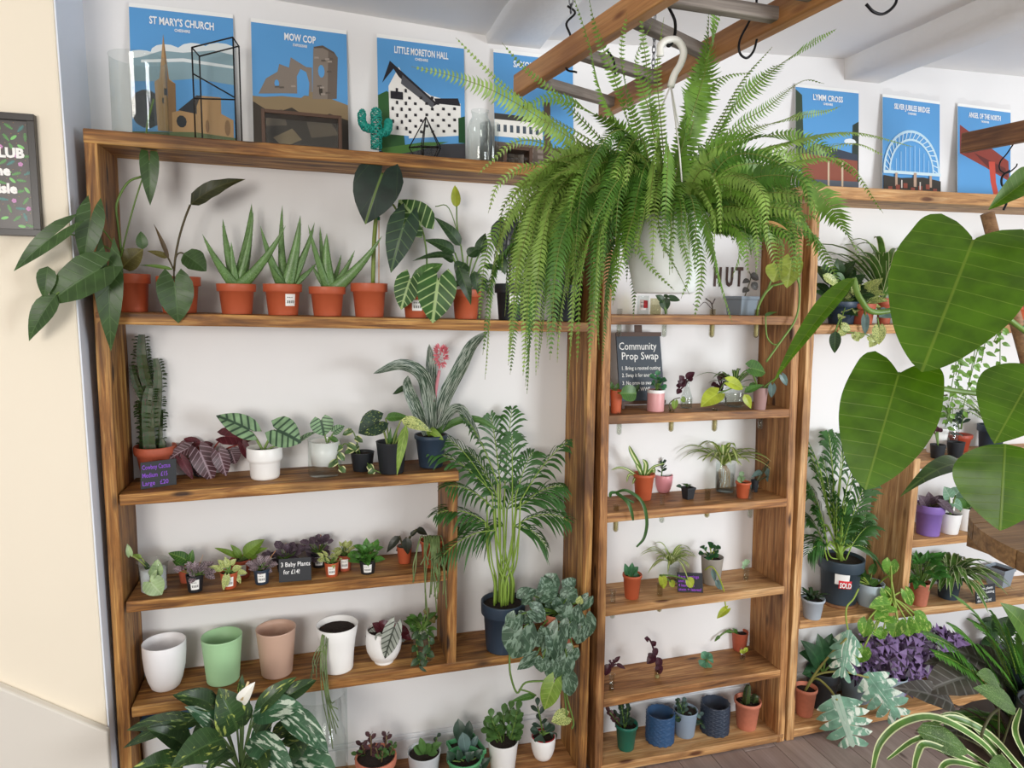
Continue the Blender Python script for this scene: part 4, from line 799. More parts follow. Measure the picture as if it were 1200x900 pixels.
for px, lab, tint in ((726, 'test tube hanging under the top middle shelf, above the chalkboard', '#eef4f0'), (779, 'empty-looking test tube hanging right of the chalkboard top', '#eef4f0'), (835, 'test tube with a bare twig cutting, third under the top middle shelf', '#c9c08a'), (887, 'test tube holding the long pothos stem by the right post', '#c9c08a')):
    p = tube_('T2', px, 0, lab, 7, 26, tint)
    if px == 779: p.leaves(G_DARK, 'heart', [(778,352,781,364,13), (784,350,797,352,9), (776,352,768,346,9), (780,348,782,345,6)], stem=(780, 368)).done()
    if px == 835:
        p.stemline([(835,368),(834,356),(827,350)], .8).stemline([(834,358),(838,350)], .7).stemline([(834,362),(826,354),(818,360),(812,356)], .4).done(sm=mat('#3d3228', .7))
    if px == 887:
        p.stemline([(887,380),(888,362),(896,345,-.02),(905,335,-.03)], 1.6); POTH = leafm('lime_heart_leaf', '#a8ba4a', '#c3cf7c', 6, .05)
        p.leaf(POTH, 912, 314, 906, 331, 26, 'heart', y0=-.05, stem=(900, 338, -.03)); p.leaf(POTH, 928, 306, 922, 338, 27, 'heart', y0=-.05, stem=False); p.stemline([(905,335,-.03),(925,330,-.05),(935,325,-.05),(937,350,-.05),(932,375,-.05),(915,400,-.05),(898,424,-.05)], 1.3).stemline([(926,303,-.05),(932,318,-.05),(936,332,-.05)], 1.2); p.leaf(G_MID, 897, 371, 912, 366, 9, 'lance', y0=-.03, stem=False, face=.2); p.stemline([(897,371,-.03),(899,395,-.03),(908,404,-.03),(915,400,-.04)], .9).done(sm=mat('#6f8f3f', .5))
p = Pl('potted_string_of_hearts', 'square grey-blue pot with a thin vine of dark leaves, under the wall letters', 'plant', 'T2', 868, Y=.11); sqpot(p, 27, 22, mat('#7c8893', .5), .82)
p.stemline([(872,350),(876,338),(880,325),(878,318)], .6); p.leaves(leafm('dusky_heart_leaf', '#4d4a45', '#77757a', 5, .06), 'ovate', [(877,338,870,343,8), (881,331,887,340,9), (879,322,889,328,10), (878,328,870,332,7)], stem=False); p.done(sm=STEMD)
p = jar('glass_jar', 'tiny square glass jar with a red-printed label on the top middle shelf', 'jar', 'T2', 753, None, 14, 22, 'straight', Y=.10); p.sticker(-.5, .5, .25, .8, (1, 1), m_=mat('#f0e6e4', .5)); b = MB(); b.obox(p.loc+V((0, -p.R-.001, p.H*.55)), V((1, 0, 0)), V((0, 1, 0)), V((0, 0, 1)), p.R*.35, .0003, p.H*.2); b.build('red_print', mat('#c8323a', .5), p.root)
p = jar('glass_jar', 'tiny glass jar holding water with a yellow tint, beside the red-labelled one', 'jar', 'T2', 768, None, 13, 19, 'straight', Y=.10, tint='#e9e6b0'); inner(p, WATERG)
r_ = at(840, 335, WALLY-.004); root = thing('wall_lettering', 'dark brown wooden capital letters reading HUT on the wall', 'sign', r_)
for ch, px, mw in (('H', 836, 9), ('U', 850, 9), ('T', 862, 9)):
    s_ = pxs(at(px, 335, WALLY)); textmesh(ch, 31*s_, mat('#4a3026', .6), 'letter', root, at(px, 335, WALLY-.004), align='LEFT', maxw=mw*s_, depth=.003, bold=1)
# --- shelf S1
p0 = on('S1', 727, None, .15); root = thing('chalkboard_sign', 'small A-frame chalkboard headed "Community Prop Swap" behind the front pots', 'sign', p0)
A, B_, Ct = on('S1', 728, None, .13), on('S1', 780, None, .13), at(722, 389, .175)
ex = (B_-A).normalized(); Wd = (B_-A).length; H = Ct.z-A.z; ez = V((0, .045/H, 1)).normalized(); ey = V((0, 1, -.045/H)).normalized(); A = A+V((-.004, 0, .02)); H -= .02
b = MB(); b.hexa([A, A+ex*Wd, A+ex*Wd+ey*.008, A+ey*.008, A+ez*H-ex*.008, A+ez*H+ex*(Wd-.012), A+ez*H+ex*(Wd-.012)+ey*.008, A+ez*H-ex*.008+ey*.008]); b.build('board', mat('#39424c', .6, .05, 60), root, smooth=False)
WD = mat('#4e3527', .6, .2, 40)
b = MB(); b.bar(A+ez*(H-.006)-ex*.010-ey*.003, A+ez*(H-.006)+ex*(Wd-.008)-ey*.003, .004, .016); b.bar(A+ez*.003-ex*.004-ey*.003, A+ez*.003+ex*(Wd+.002)-ey*.003, .004, .014); b.build('frame_rail', WD, root, smooth=False)
b = MB(); b.bar(A+ex*.01-V((0, 0, .019)), A+ex*.01+V((0, 0, .004)), .012, .01); b.bar(A+ex*(Wd-.01)-V((0, 0, .019)), A+ex*(Wd-.01)+V((0, 0, .004)), .012, .01); b.build('foot', WD, root, smooth=False)
b = MB(); b.bar(A+ez*H+ex*Wd*.45, A+ez*(H+.03)+ex*Wd*.45, .03, .006); b.build('hanger', WD, root, smooth=False)
Wm = mat('#f1f1ee', .6)
for t_, fx, fz, sz, mw in (('Community', .0, .76, .15, .84), ('Prop Swap', .05, .62, .15, .82), ('1. Bring a rooted cutting', .04, .475, .075, .86), ('2. Swap it for another', .05, .375, .075, .76), ('3. No prop to swap?', .05, .265, .075, .72), ('Donate to WWF', .05, .175, .075, .62)):
    textmesh(t_, sz*H, Wm, 'lettering', root, A+ex*(fx*Wd)+ez*(fz*H)-ey*.0015, (math.pi/2-.045/H, 0, math.atan2(ex.y, ex.x)), 'LEFT', maxw=mw*Wd, bold=.15)
p = Pl('potted_cutting', 'slim terracotta pot with one round coin-shaped leaf beside the chalkboard', 'plant', 'S1', 721.5, 485, rpx=6).pot(15, 27, 'cup', TERRA)
p.leaf(G_MID, 727, 461, 746, 461, 20, 'round', y0=-.04, stem=(721, 462), face=.9); p.leaf(G_MID, 718, 456, 716, 447, 5, stem=(721, 460)); p.leaf(G_MID, 722, 456, 725, 449, 6, stem=(721, 460)); p.leaf(G_DARK, 744, 460, 749, 450, 6, y0=.03, stem=(724, 462)); p.done()
p = Pl('potted_mint', 'straight pink pot with a white rim and a crinkly mint-green plant', 'plant', 'S1', 768, 483, rpx=8).pot(20, 25, 'straight', mat('#dca0a0', .4), soil=.95); b = MB(); b.lathe([(p.R*1.0, p.H*.86), (p.R*1.02, p.H*.87), (p.R*1.02, p.H), (p.R*.95, p.H*1.01)], 24, p.loc); b.build('rim', WPOT, p.root)
p.bush((772, 448), 6, 10, 20, 7, 8, 'round', seed=2, each=leafm('mint_leaf', '#4b8a5f')); p.done()
DRED = leafm('dark_plum_leaf', '#4a1f2e', '#6b3546', 5, .05)
p = jar('glass_bottle', 'little clear glass bottle with dark plum leaves on the chalkboard shelf', 'plant', 'S1', 804, 479, 14, 34, 'bottle', rpx=5); inner(p, WATERG, .03, .3)
p.leaves(DRED, 'ovate', [(804,444,814,436,9), (800,446,796,440,8), (798,450,803,444,8), (797,453,792,452,7), (798,456,793,462,7), (806,446,812,443,7), (800,452,794,446,8)], stem=(803, 452)); p.done(sm=DRED)
p = tube_('S1', 787, 0, 'test tube under the chalkboard shelf with a curled leafy cutting on top', 3, 24, '#c9c08a', Y=.03); p.stemline([(786,482),(784,474),(790,468),(797,466)], .6); p.leaves(G_LITE, 'heart', [(791,470,790,480,8), (799,467,803,471,7)], stem=False); p.done(sm=STEMD)
for px, lab in ((726, 'empty clear test tube below the chalkboard, by the left post'), (838, 'brown-tinted test tube under the chalkboard shelf, third from the left'), (892, 'clear test tube at the right end of the chalkboard shelf')): tube_('S1', px, 0, lab, 2, 25, '#c9c08a' if px == 838 else '#eef4f0', Y=.02).done()
SPID = leafm('spider_leaf', '#6f9440', stripe='#dfe3a8', rough=.4); SPID2 = leafm('spider_leaf_edged', '#5f8a3c', edge='#dfe6b4', rough=.4)
p = jar('glass_bowl', 'round glass bowl of water with dark striped spider leaves arching left', 'plant', 'S1', 861, 478, 26, 27, 'bowl', rpx=9); inner(p, WATERG, .05, .55, .9)
p.straps((861, 456), 22, 66, 4, .95, .8, 5, lf=(.6, 1.1)); p.done(leafm('spider_leaf_dark', '#4c7a34', stripe='#a9c47c')); 
p = jar('glass_bottle', 'hidden bottle with a plum-coloured sprig just left of the round glass bowl', 'plant', 'S1', 846, 474, 10, 20, 'bottle', rpx=4); p.leaves(DRED, 'ovate', [(842,446,848,438,8), (845,444,853,440,8), (838,456,832,462,8), (840,450,833,452,7), (843,452,838,460,8), (848,446,852,452,7)], stem=(846, 458)); p.done(sm=DRED)
LIME = leafm('lime_leaf', '#b9c93c', '#cddb6a', 6, .04)
p = Pl('potted_pothos', 'slim mauve pot with lime and green pothos leaves near the right post', 'plant', 'S1', 890, 481, rpx=6).pot(17, 26, 'cup', mat('#a17f7a', .6))
p.leaf(LIME, 841, 462, 821, 477, 22, 'heart', y0=-.06, stem=(850, 458, -.05)); p.leaf(LIME, 853, 448, 871, 456, 16, 'heart', y0=-.05, stem=False); p.leaf(LIME, 872, 462, 880, 479, 10, 'lance', y0=-.05, stem=False); p.leaf(G_MID, 878, 432, 897, 437, 22, 'heart', y0=-.04, stem=(888, 455)); p.leaf(G_MID, 872, 460, 896, 451, 9, 'lance', y0=-.04, stem=False); p.leaf(G_MID, 882, 448, 879, 460, 6, 'lance'); p.leaf(SILV, 905, 452, 904, 466, 9, 'heart', y0=-.04); p.leaf(SILV, 916, 440, 922, 452, 8, 'heart', y0=-.04); p.stemline([(841,462,-.06),(858,455,-.05),(872,453,-.04),(888,456)], .7); p.done()
# --- shelf S2
p = Pl('potted_spider_plant', 'terracotta pot with a pale yellow-green spider plantlet on the second middle shelf', 'plant', 'S2', 753.5, 588, rpx=10).pot(26, 31, 'rolled', TERRA)
for pts, w_ in (([(752,558),(748,545),(740,530),(737,522)], 6), ([(750,560),(735,550),(725,548),(716,551)], 3), ([(755,558),(757,545),(753,538)], 6), ([(757,558),(765,548),(772,545),(780,543)], 3), ([(754,560),(762,552),(766,550),(766,558)], 5), ([(752,560),(745,560),(741,568,-.04)], 4), ([(754,558),(748,548),(745,543)], 5), ([(750,560),(738,556),(734,566,-.03)], 3)): strapleaf(p, SPID, pts, w_)
p.done()
p = Pl('potted_succulent', 'rounded pink pot with an upright stacked-leaf succulent', 'plant', 'S2', 777, 579, rpx=8).pot(21, 21, 'rounded', mat('#d78f97', .4), soil=.9); sprig(p, (775, 559), (776, 541), 12, 8, 4.5, CRASD, 3, r=.8); p.done()
p = Pl('potted_haworthia', 'tiny square black pot with a starry little succulent', 'plant', 'S2', 806, 586, rpx=5); sqpot(p, 12, 14, BLACK, .75); p.straps((805, 571), 12, 9, 3.2, .8, .4, 3, lf=(.8, 1.1), rows=4); p.leaf(CRASD, 799, 570, 792, 570, 5, stem=False); p.done(G_MID)
p = jar('glass_jar', 'clear glass jar of roots with a wide arching spider plant', 'plant', 'S2', 849, 578, 22, 34, 'straight', rpx=8); inner(p, WATER, .03, .6)
rn = random.Random(2)
for k in range(16): p.st.tube(catmull([p.p(848+rn.uniform(-3, 3), 545), p.p(849+rn.uniform(-7, 7), 556, rn.uniform(-.015, .015)), p.p(849+rn.uniform(-7, 7), 572, rn.uniform(-.015, .015))], 4), .0009, 4)
p.st.build('root', mat('#b99a6c', .7), p.root); p.st = MB(); p.straps((848, 546), 36, 92, 5.5, .95, .8, 7, lf=(.45, 1.1)); p.done(leafm('spider_leaf_yellow', '#8fae4c', stripe='#e2e8a6'))
p = Pl('potted_succulent', 'miniature terracotta pot with a two-leaved pale seedling', 'plant', 'S2', 870, 585, rpx=6).pot(18, 19, 'rolled', TERRA); sprig(p, (869, 568), (868, 558), 5, 6, 6, leafm('pale_succulent', '#a3c49a'), 2, r=.7, sh='round'); p.done()
p = tube_('S2', 722, 0, 'test tube with a fishbone cactus cutting arching over the shelf edge', 6, 26, '#c9c08a', Y=.03)
FB = leafm('fishbone_stem', '#3f6b2e', rough=.4)
for pts in ([(722,577),(735,575,-.03),(752,588,-.05),(758,610,-.06),(755,630,-.06),(746,641,-.06)], [(722,577),(730,583,-.02),(743,589,-.03)], [(722,578),(735,588,-.04),(740,600,-.05),(742,610,-.05)], [(722,577),(716,578,-.01),(715,583,-.02)]): strapleaf(p, FB, pts, 4, taper=.6)
p.done()
for px, lab, y in ((776, 'short glass tube standing in front of the pink pot', .05), (829, 'tube with dark roots left of the spider plant jar', .07), (880, 'tube at the right end of the second middle shelf', .02)): 
    p = tube_('S2', px, 0, lab, 12, 22, '#c9c08a' if px == 829 else '#eef4f0', Y=y); p.done()
p = Pl('potted_inch_plant', 'silver and purple striped trailing plant against the right post', 'plant', 'S2', 884, Y=.12).pot(9, 14, 'cup', BLACK); p.leaves(SILV, 'lance', [(884,564,884,578,9), (893,552,880,560,7), (902,545,908,556,6), (897,548,902,562,7), (903,538,912,543,6), (900,558,901,566,6)], stem=(886, 566)); p.done(sm=STEMD)
# --- shelf S3
p = Pl('potted_peperomia', 'terracotta pot with thick glossy green leaves, left on the third middle shelf', 'plant', 'S3', 740, 704, rpx=8).pot(23, 29, 'rolled', TERRA)
p.leaves(leafm('glossy_leaf', '#3f7a4f', '#6fa27c', 1, .03), 'ovate', [(736,674,732,660,8), (740,672,741,659,8), (741,672,748,664,8), (742,675,751,677,9), (738,676,740,666,6)], stem=(740, 678)); p.done()
tube_('S3', 718, 0, 'empty clear tube left of the glossy-leaved terracotta pot', 15, 20, '#eef4f0', Y=.04).done()
p = jar('glass_jar', 'glass jar with a fine yellow-striped spider plant on the third middle shelf', 'plant', 'S3', 789, 683, 14, 24, 'straight', rpx=5); inner(p, WATER); p.straps((786, 662), 36, 62, 3.8, 1.0, .8, 9, lf=(.45, 1.1)); p.done(leafm('spider_leaf_yellow', '#8fae4c', stripe='#e2e8a6'))
p = tube_('S3', 773, 0, 'green glass tube holding a heart-leaved cutting by the purple sign', 14, 20, '#c9c08a', Y=.05); p.leaves(LIME, 'heart', [(776,676,778,690,10), (786,682,790,688,8), (806,680,812,688,12,dict(y0=-.05))], stem=(773, 674)); p.done()
card('price_card', 'black card with purple handwriting propped on the third middle shelf', 'sign', 'S3', ((794, 694), (824, 695), 23), [('Rare cuttings', .04, .74, .2, .8), ('and props', .04, .52, .2, .6), ('4 leaves on', .04, .30, .2, .62), ('stem + leaves!', .04, .09, .2, .88)], mat('#a24fd8', .6))
p = Pl('potted_succulent', 'taller taupe-grey pot with a dark green rosette and trailing vine', 'plant', 'S3', 833, 687, rpx=9).pot(26, 32, 'cup', mat('#9a938a', .6)); p.bush((831, 646), 9, 7, 18, 7, 7, 'spoon', seed=4, each=leafm('deep_green', '#2f6136')); 
p.stemline([(826,668,-.04),(834,664,-.06),(842,675,-.08),(849,695,-.09),(850,708,-.09),(853,716,-.09)], .8); p.leaf(LIME, 852, 714, 840, 725, 9, 'heart', y0=-.09, stem=False); p.leaf(SILV, 838, 680, 846, 691, 9, 'ovate', y0=-.07, stem=False); p.leaf(SILV, 835, 667, 838, 682, 6, 'lance', y0=-.06, stem=False); p.done(sm=LIME)
p = tube_('S3', 874, 0, 'tube with a tiny silver-green cutting near the right post', 18, 12, '#eef4f0', Y=.10); p.leaves(leafm('pale_succulent', '#a3c49a'), 'spoon', [(874,664,870,658,5), (874,662,878,656,5), (873,666,869,664,5), (875,664,874,655,5)], stem=False).done()
# --- shelf S4
p = tube_('S4', 716.5, 0, 'tube with reddish-purple leaves in the left corner of the lowest open shelf', 20, 8, '#eef4f0', Y=.05); p.leaves(DRED, 'ovate', [(714,778,709,792,10), (718,776,722,774,5), (720,776,727,769,5), (722,778,733,784,5,dict(dy=-.02)), (716,776,713,774,4)], stem=(717, 782)); p.done(sm=DRED)
p = tube_('S4', 770, 0, 'tube with a tall zigzag dark maroon cutting', 10, 8, '#c9c08a', Y=.09); p.stemline([(770,785),(768,770),(764,755),(760,748)], 1.2); p.leaves(DRED, 'ovate', [(770,778,774,790,10), (768,768,758,778,11), (765,760,770,768,9), (764,756,769,752,7), (760,750,755,748,7), (764,765,762,772,8), (770,770,774,782,9)], stem=False); p.done(sm=DRED)
p = tube_('S4', 827, 0, 'tube sprouting a pale green rosette of rounded leaves, mid shelf', 14, 8, '#eef4f0', Y=.10); p.leaves(leafm('jade_leaf', '#5f9a78', '#8fc0a0', 1, .03), 'spoon', [(827,772,822,764,10), (828,772,834,766,9), (827,774,820,780,10), (828,775,830,784,10), (829,773,836,774,8), (827,772,828,764,7)], stem=(827, 776)); p.done()
p = Pl('potted_cutting', 'terracotta pot in the back corner with one leafy shoot bending left', 'plant', 'S4', 866, 765, rpx=7).pot(19, 22, 'cup', TERRA2); p.stemline([(866,744),(857,740),(848,742),(838,751)], 1.0); p.leaves(G_MID, 'lance', [(858,740,848,741,5), (844,745,837,752,4), (864,742,858,736,5)], stem=False); p.done()
p = tube_('S4', 870, 0, 'tube with a short green shoot in front of the corner terracotta pot', 12, 6, '#eef4f0', Y=.115); p.leaves(LIME, 'spoon', [(870,766,868,761,5), (871,766,876,759,5)], stem=False).done()
# --- base shelf
p = Pl('potted_succulent', 'dark green pot with a leaning string of stacked grey leaves', 'plant', 'S5', 733, 883, rpx=10).pot(27, 31, 'rolled', mat('#1e6b58', .4))
for k, (tx, ty) in enumerate([(728,826),(736,830),(714,834),(739,845),(722,838)]): sprig(p, (732, 858), (tx, ty), 16, 6, 5, CRASD if k != 2 else PURS, k, dy=(k-2)*.008, r=.7, sh='round')
p.done()
def zig(p, wt, h, m_, K=15, Z=5):
    R, H = wt/2*p.s, h*p.s; b = MB(); n = K*6; rows = Z*6; G = []
    for i in range(rows+1):
        z = i/rows; ph = (z*Z) % 1.0; tri = abs(ph-.5)*2; r_ = []
        for j in range(n):
            q = math.sin((j/6+tri*1.1)*6.2832); r_.append(b.add(p.loc+V((R*(.955+.045*q)*math.cos(6.2832*j/n), R*(.955+.045*q)*math.sin(6.2832*j/n), z*H))))
        G.append(r_)
    for rf, z in ((.89, H), (.87, .02)): G.append([b.add(p.loc+V((R*rf*math.cos(6.2832*j/n), R*rf*math.sin(6.2832*j/n), z))) for j in range(n)])
    for A_, B2 in zip(G, G[1:]):
        for j in range(n): b.face(A_[j], A_[(j+1) % n], B2[(j+1) % n], B2[j])
    b.face(*G[-1]); b.face(*reversed(G[0])); b.build('pot_body', m_, p.root, smooth=True)
p = Pl('plant_pot', 'empty bright navy pot with raised zigzag ridges', 'plant pot', 'S5', 772.5, 875, rpx=13); zig(p, 34, 34, mat('#33557c', .4))
p = Pl('plant_pot', 'empty blue-black pot with a braided surface, behind the succulent', 'plant pot', 'S5', 836.5, 864, rpx=13); zig(p, 34, 34, mat('#333c4c', .4), 12, 7)
p = Pl('potted_succulent', 'grey-blue pot with a grey-green money plant leaning right between the ridged pots', 'plant', 'S5', 802, 867, rpx=10).pot(28, 31, 'cup', mat('#8e9fb2', .5), soil=.93)
for k, (tx, ty) in enumerate([(795,822),(802,822),(812,834),(820,838),(826,850),(798,830),(790,842),(808,842)]): sprig(p, (801, 840), (tx, ty), 9, 6.5, 5, SILV if k % 2 else CRASD, k, dy=(k % 3-1)*.015-.01, r=.6, sh='round')
p.done()
p = Pl('potted_cactus', 'terracotta pot with thin spiny green cactus columns by the right post', 'plant', 'S5', 874, 860, rpx=12).pot(31, 34, 'rolled', TERRAP)
column(p, [(873,834),(875,815),(877,803)], 4, seed=2); column(p, [(881,834),(884,820),(885,814)], 4.5, seed=3); column(p, [(868,835),(869,824)], 3, seed=4); p.done(mat('#8d8a78', .7))
# ================= UNIT 3 =================
p = Pl('potted_spider_plant', 'large spider plant in a terracotta pot on the right-hand high shelf', 'plant', 'U1', 1035, Y=.09).pot(18, 30, 'nursery', TERRA2); p.straps((1035, 352), 40, 165, 8, 1.2, .5, 3, lf=(.5, 1.0), each=SPID2); p.done()
p = Pl('potted_spider_plant', 'second spider plant partly behind the biggest leaf', 'plant', 'U1', 1068, Y=.11).pot(20, 30, 'nursery', BLACK); p.straps((1066, 352), 24, 150, 8, 1.2, .6, 8, lf=(.6, 1.0), each=SPID2); p.done()
p = Pl('potted_pothos', 'dark green trailing pothos beside the tall post on the right-hand high shelf', 'plant', 'U1', 985, Y=.10).pot(36, 26, 'nursery', NAVY); p.bush((985, 348), 24, 30, 42, 22, 16, 'heart', seed=11, each=G_DARK, rows=5)
p.leaf(VARG2, 964, 322, 984, 338, 12, 'lance', y0=-.06); p.leaf(G_MID, 976, 322, 990, 334, 14, y0=-.05); p.leaf(G_DARK, 979, 388, 978, 414, 13, 'ovate', y0=-.12, stem=(985, 372, -.1)); p.leaf(G_DARK, 962, 314, 972, 318, 12, y0=-.03)
p.vine([(990,360,-.05),(985,385,-.11),(1000,390,-.12),(1015,392,-.12),(1025,400,-.12)], 14, 9, 10, seed=2, each=VARG2); p.done()
p = Pl('potted_pothos', 'cream-splashed pothos trailing between the terracotta pot and the post', 'plant', 'U1', 1010, Y=.06).pot(28, 24, 'nursery', TERRA2); p.bush((1008, 352), 18, 18, 20, 17, 11, 'heart', seed=5, each=VARG2, rows=5); p.leaf(VARG2, 1030, 384, 1030, 404, 15, 'heart', y0=-.1, stem=(1028, 372, -.09)); p.leaf(SILV, 1014, 372, 1014, 392, 9, 'heart', y0=-.08); p.leaf(SILV, 1044, 366, 1030, 372, 18, y0=-.07); p.done()
TR = leafm('trailing_leaf', '#6f9a3c', '#86ac55', 1, .0); TR2 = leafm('blue_green_trailing_leaf', '#4f7a52')
p = Pl('potted_lipstick_vine', 'bushy trailing plant in a red pot, stems hanging below the high right shelf', 'plant', 'U1', 1155, Y=.07).pot(30, 24, 'nursery', mat('#b23a22', .5)); p.sticker(-.2, .6)
p.bush((1150, 325), 38, 34, 150, 15, 6, 'lance', seed=6); 
for k, (x0, x1, e, dr) in enumerate([(1130,1112,470,0),(1135,1120,440,0),(1150,1135,450,1),(1160,1150,425,1),(1172,1172,430,0),(1140,1108,500,0),(1155,1128,480,1),(1178,1165,400,0),(1126,1118,420,0)]):
    p.vine([(1152,350,-.03),(x0,372,-.11),((x0+x1)/2,(372+e)/2,-.12),(x1,e,-.12)], 13, 5, 5, sh='lance', seed=k, r=.5, hang=.6)
p.done(TR)
p = Pl('potted_lipstick_vine', 'second red-potted trailing plant at the right edge of the high shelf', 'plant', 'U1', 1186, Y=.09).pot(28, 22, 'nursery', TERRA); p.bush((1192, 320), 30, 40, 120, 15, 7, 'lance', seed=9); p.done(TR2)
# inner shelf U2
p = Pl('potted_seedling', 'white pot with a single bent bare stem on the small right shelf', 'plant', 'U2', 1096, Y=.13).pot(24, 30, 'cup', WPOT); p.stemline([(1090,490),(1088,478),(1096,466),(1110,463)], 1.0); p.done(sm=STEMD)
p = Pl('potted_seedling', 'little black pot with a white label and small purple leaves', 'plant', 'U2', 1098, Y=.04).pot(17, 16, 'cup', BLACK); p.sticker(-.1, .8); p.leaves(DRED, 'ovate', [(1096,507,1090,503,7), (1099,506,1104,502,7), (1098,506,1098,499,6)]); p.done()
p = jar('glass_jar', 'tall glass jar with fine roots and leaves on the small right shelf', 'plant', 'U2', 1112, None, 17, 38, 'jar', Y=.12); p.bush((1112, 482), 8, 9, 16, 9, 5, seed=3); p.done(TR)
p = Pl('potted_succulent', 'red bowl with a small dark money plant, rear of the small right shelf', 'plant', 'U2', 1124, Y=.14).pot(25, 20, 'bowl', mat('#a8452f', .5)); sprig(p, (1126, 503), (1128, 486), 9, 10, 5, CRASD, 2); sprig(p, (1124, 503), (1120, 492), 5, 9, 5, CRASD, 3); p.done()
p = Pl('potted_succulent', 'black pot with thin grey-green trailing stems, front of the small right shelf', 'plant', 'U2', 1119, Y=.04).pot(19, 18, 'cup', BLACK); p.straps((1119, 510), 20, 14, 1.6, .8, 1.2, 4, lf=(.6, 1.1)); p.done(SILV)
p = Pl('potted_fern', 'airy dark fern above the small right shelf, half hidden by leaves', 'plant', 'U2', 1160, Y=.12).pot(30, 30, 'nursery', NAVY); 
for k in range(22):
    a = k*.6; q = p.top; tip = p.p(1158+46*math.cos(a), 470-28*abs(math.sin(a*1.3))+(k % 4)*10, -.06*math.sin(a)); frond(p, q, (q+tip)/2+V((0, 0, .05)), tip, 12, .028, .006, TR2, k, .3)
p.done()
# inner shelf U3
p = Pl('potted_begonia', 'purple pot with dark begonia leaves on the lower small right shelf', 'plant', 'U3', 1087, Y=.06).pot(32, 36, 'nursery', mat('#8468b0', .45)); p.leaves(leafm('smoky_leaf', '#5c4a55', '#8b7d85', 6, .06), 'heart', [(1084,592,1076,580,14), (1092,592,1100,582,14), (1098,588,1112,584,12), (1090,590,1088,576,12), (1102,590,1118,602,11,dict(y0=-.05)), (1086,594,1072,590,12)]); p.done(sm=STEMD)
p = Pl('potted_arrowhead', 'low white pot with pale green arrowhead leaves beside the purple pot', 'plant', 'U3', 1112, Y=.05).pot(24, 24, 'cup', WPOT); p.sticker(.2, .6); p.leaves(leafm('soft_green_leaf', '#7fa88a', '#b5cdb4', 5, .07), 'heart', [(1112,582,1106,570,15), (1118,590,1128,596,14), (1120,580,1128,572,16), (1112,590,1104,596,13)]); p.done()
p = Pl('potted_arrowhead', 'taller white pot with green arrowhead leaves, furthest right on its small shelf', 'plant', 'U3', 1131, Y=.07).pot(25, 27, 'cup', WPOT); p.sticker(.0, .5); p.leaves(G_MID, 'heart', [(1130,590,1126,570,18), (1138,592,1146,576,18), (1128,595,1120,584,14), (1136,588,1138,572,14)]); p.done()
# shelf U4
p = Pl('potted_haworthia', 'small pale grey pot with a spiky dark haworthia beside the tall post', 'plant', 'U4', 951, 728, rpx=9).pot(27, 24, 'rolled', mat('#aab2bb', .6)); p.straps((951, 703), 30, 26, 4, .9, .5, 4, lf=(.7, 1.1), rows=4); p.done(G_DARK)
p0 = on('U4', 982, 714, None, .06); co = thing('wooden_coaster', 'round bark-edged wooden slice under the SOLD palm pot', 'coaster', p0)
b = MB(); b.lathe([(0, 0), (20*pxs(p0), 0), (21*pxs(p0), .006), (20.5*pxs(p0), .012), (0, .012)], 26, p0); b.build('wood_slice', mat('#8a5f3c', .7, .3, 60, noisy=.3), co)
p = Pl('potted_palm', 'second parlour palm, in a dark pot with a SOLD sticker, right of the middle unit', 'plant', loc=p0+V((0, 0, .013))).pot(50, 52, 'nursery', DGREY, soil=.94)
p.sticker(-.25, .45, .50, .78, (.78, .94), bars=False)
d_ = (ORG-p.loc); az = math.atan2(d_.y, d_.x); 
b = MB()
for i in range(6):
    a = az-.05+.62*i/5
    for z in (.42, .60): rr = p.R*(.8+.12*z)+.0025; b.add(p.loc+V((rr*math.cos(a), rr*math.sin(a), (z+.0)*p.H)))
for i in range(5): b.face(2*i, 2*i+2, 2*i+3, 2*i+1)
b.build('sold_sticker', mat('#d8303a', .5), p.root)
aa = az+.27; rr = p.R*.875+.0045; textmesh('SOLD', .16*p.H, LABEL, 'lettering', p.root, p.loc+V((rr*math.cos(aa), rr*math.sin(aa), .45*p.H)), (math.pi/2, 0, aa+math.pi/2), 'CENTER', bold=1.2, maxw=p.R*.5, depth=.0012)
rn = random.Random(12)
for k in range(34):
    tx = 980+rn.uniform(-6, 6)+[-42, -34, -25, -14, -6, 6, 16, 26, 36, 30, -30, -18, 0, 12, 22, 38, 40, -38, -10, 34][k % 20]; ty = rn.uniform(-10, 30)*(k > 19)+[505, 560, 540, 500, 555, 510, 570, 545, 595, 620, 600, 590, 560, 590, 600, 560, 640, 640, 530, 515][k % 20]
    dy = rn.uniform(-.10, .06); P0 = p.top+V((rn.uniform(-.02, .02), rn.uniform(-.02, .02), 0)); bx = 980+(tx-980)*.25; mid_ = p.p(bx+(tx-980)*.2, min(640, ty+55), dy*.4); E_ = p.p(tx, ty+8, dy); b = MB(); b.tube(catmull([P0, p.p(bx, (ty+680)/2, dy*.2), mid_], 5), .0032, 5); b.build('stem', CANE, p.root); frond(p, mid_, mid_*.4+E_*.6+V((0, 0, .03)), E_, 9, .12, .016, PALM, k, .5, start=0, ang=.55)
p = Pl('potted_pothos', 'pale blue pot with a yellow-variegated pothos spilling down past two shelves', 'plant', 'U4', 1017, 714, rpx=12).pot(32, 27, 'cup', mat('#b9c6cf', .5))
p.bush((1012, 678), 16, 12, 16, 16, 11, 'heart', seed=3, each=G_MID, rows=5)
VP = leafm('yellow_variegated_leaf', '#6ea53a', '#a9c95e', 6, .04, blotch='#c3d676', bamt=.14, bscale=4)
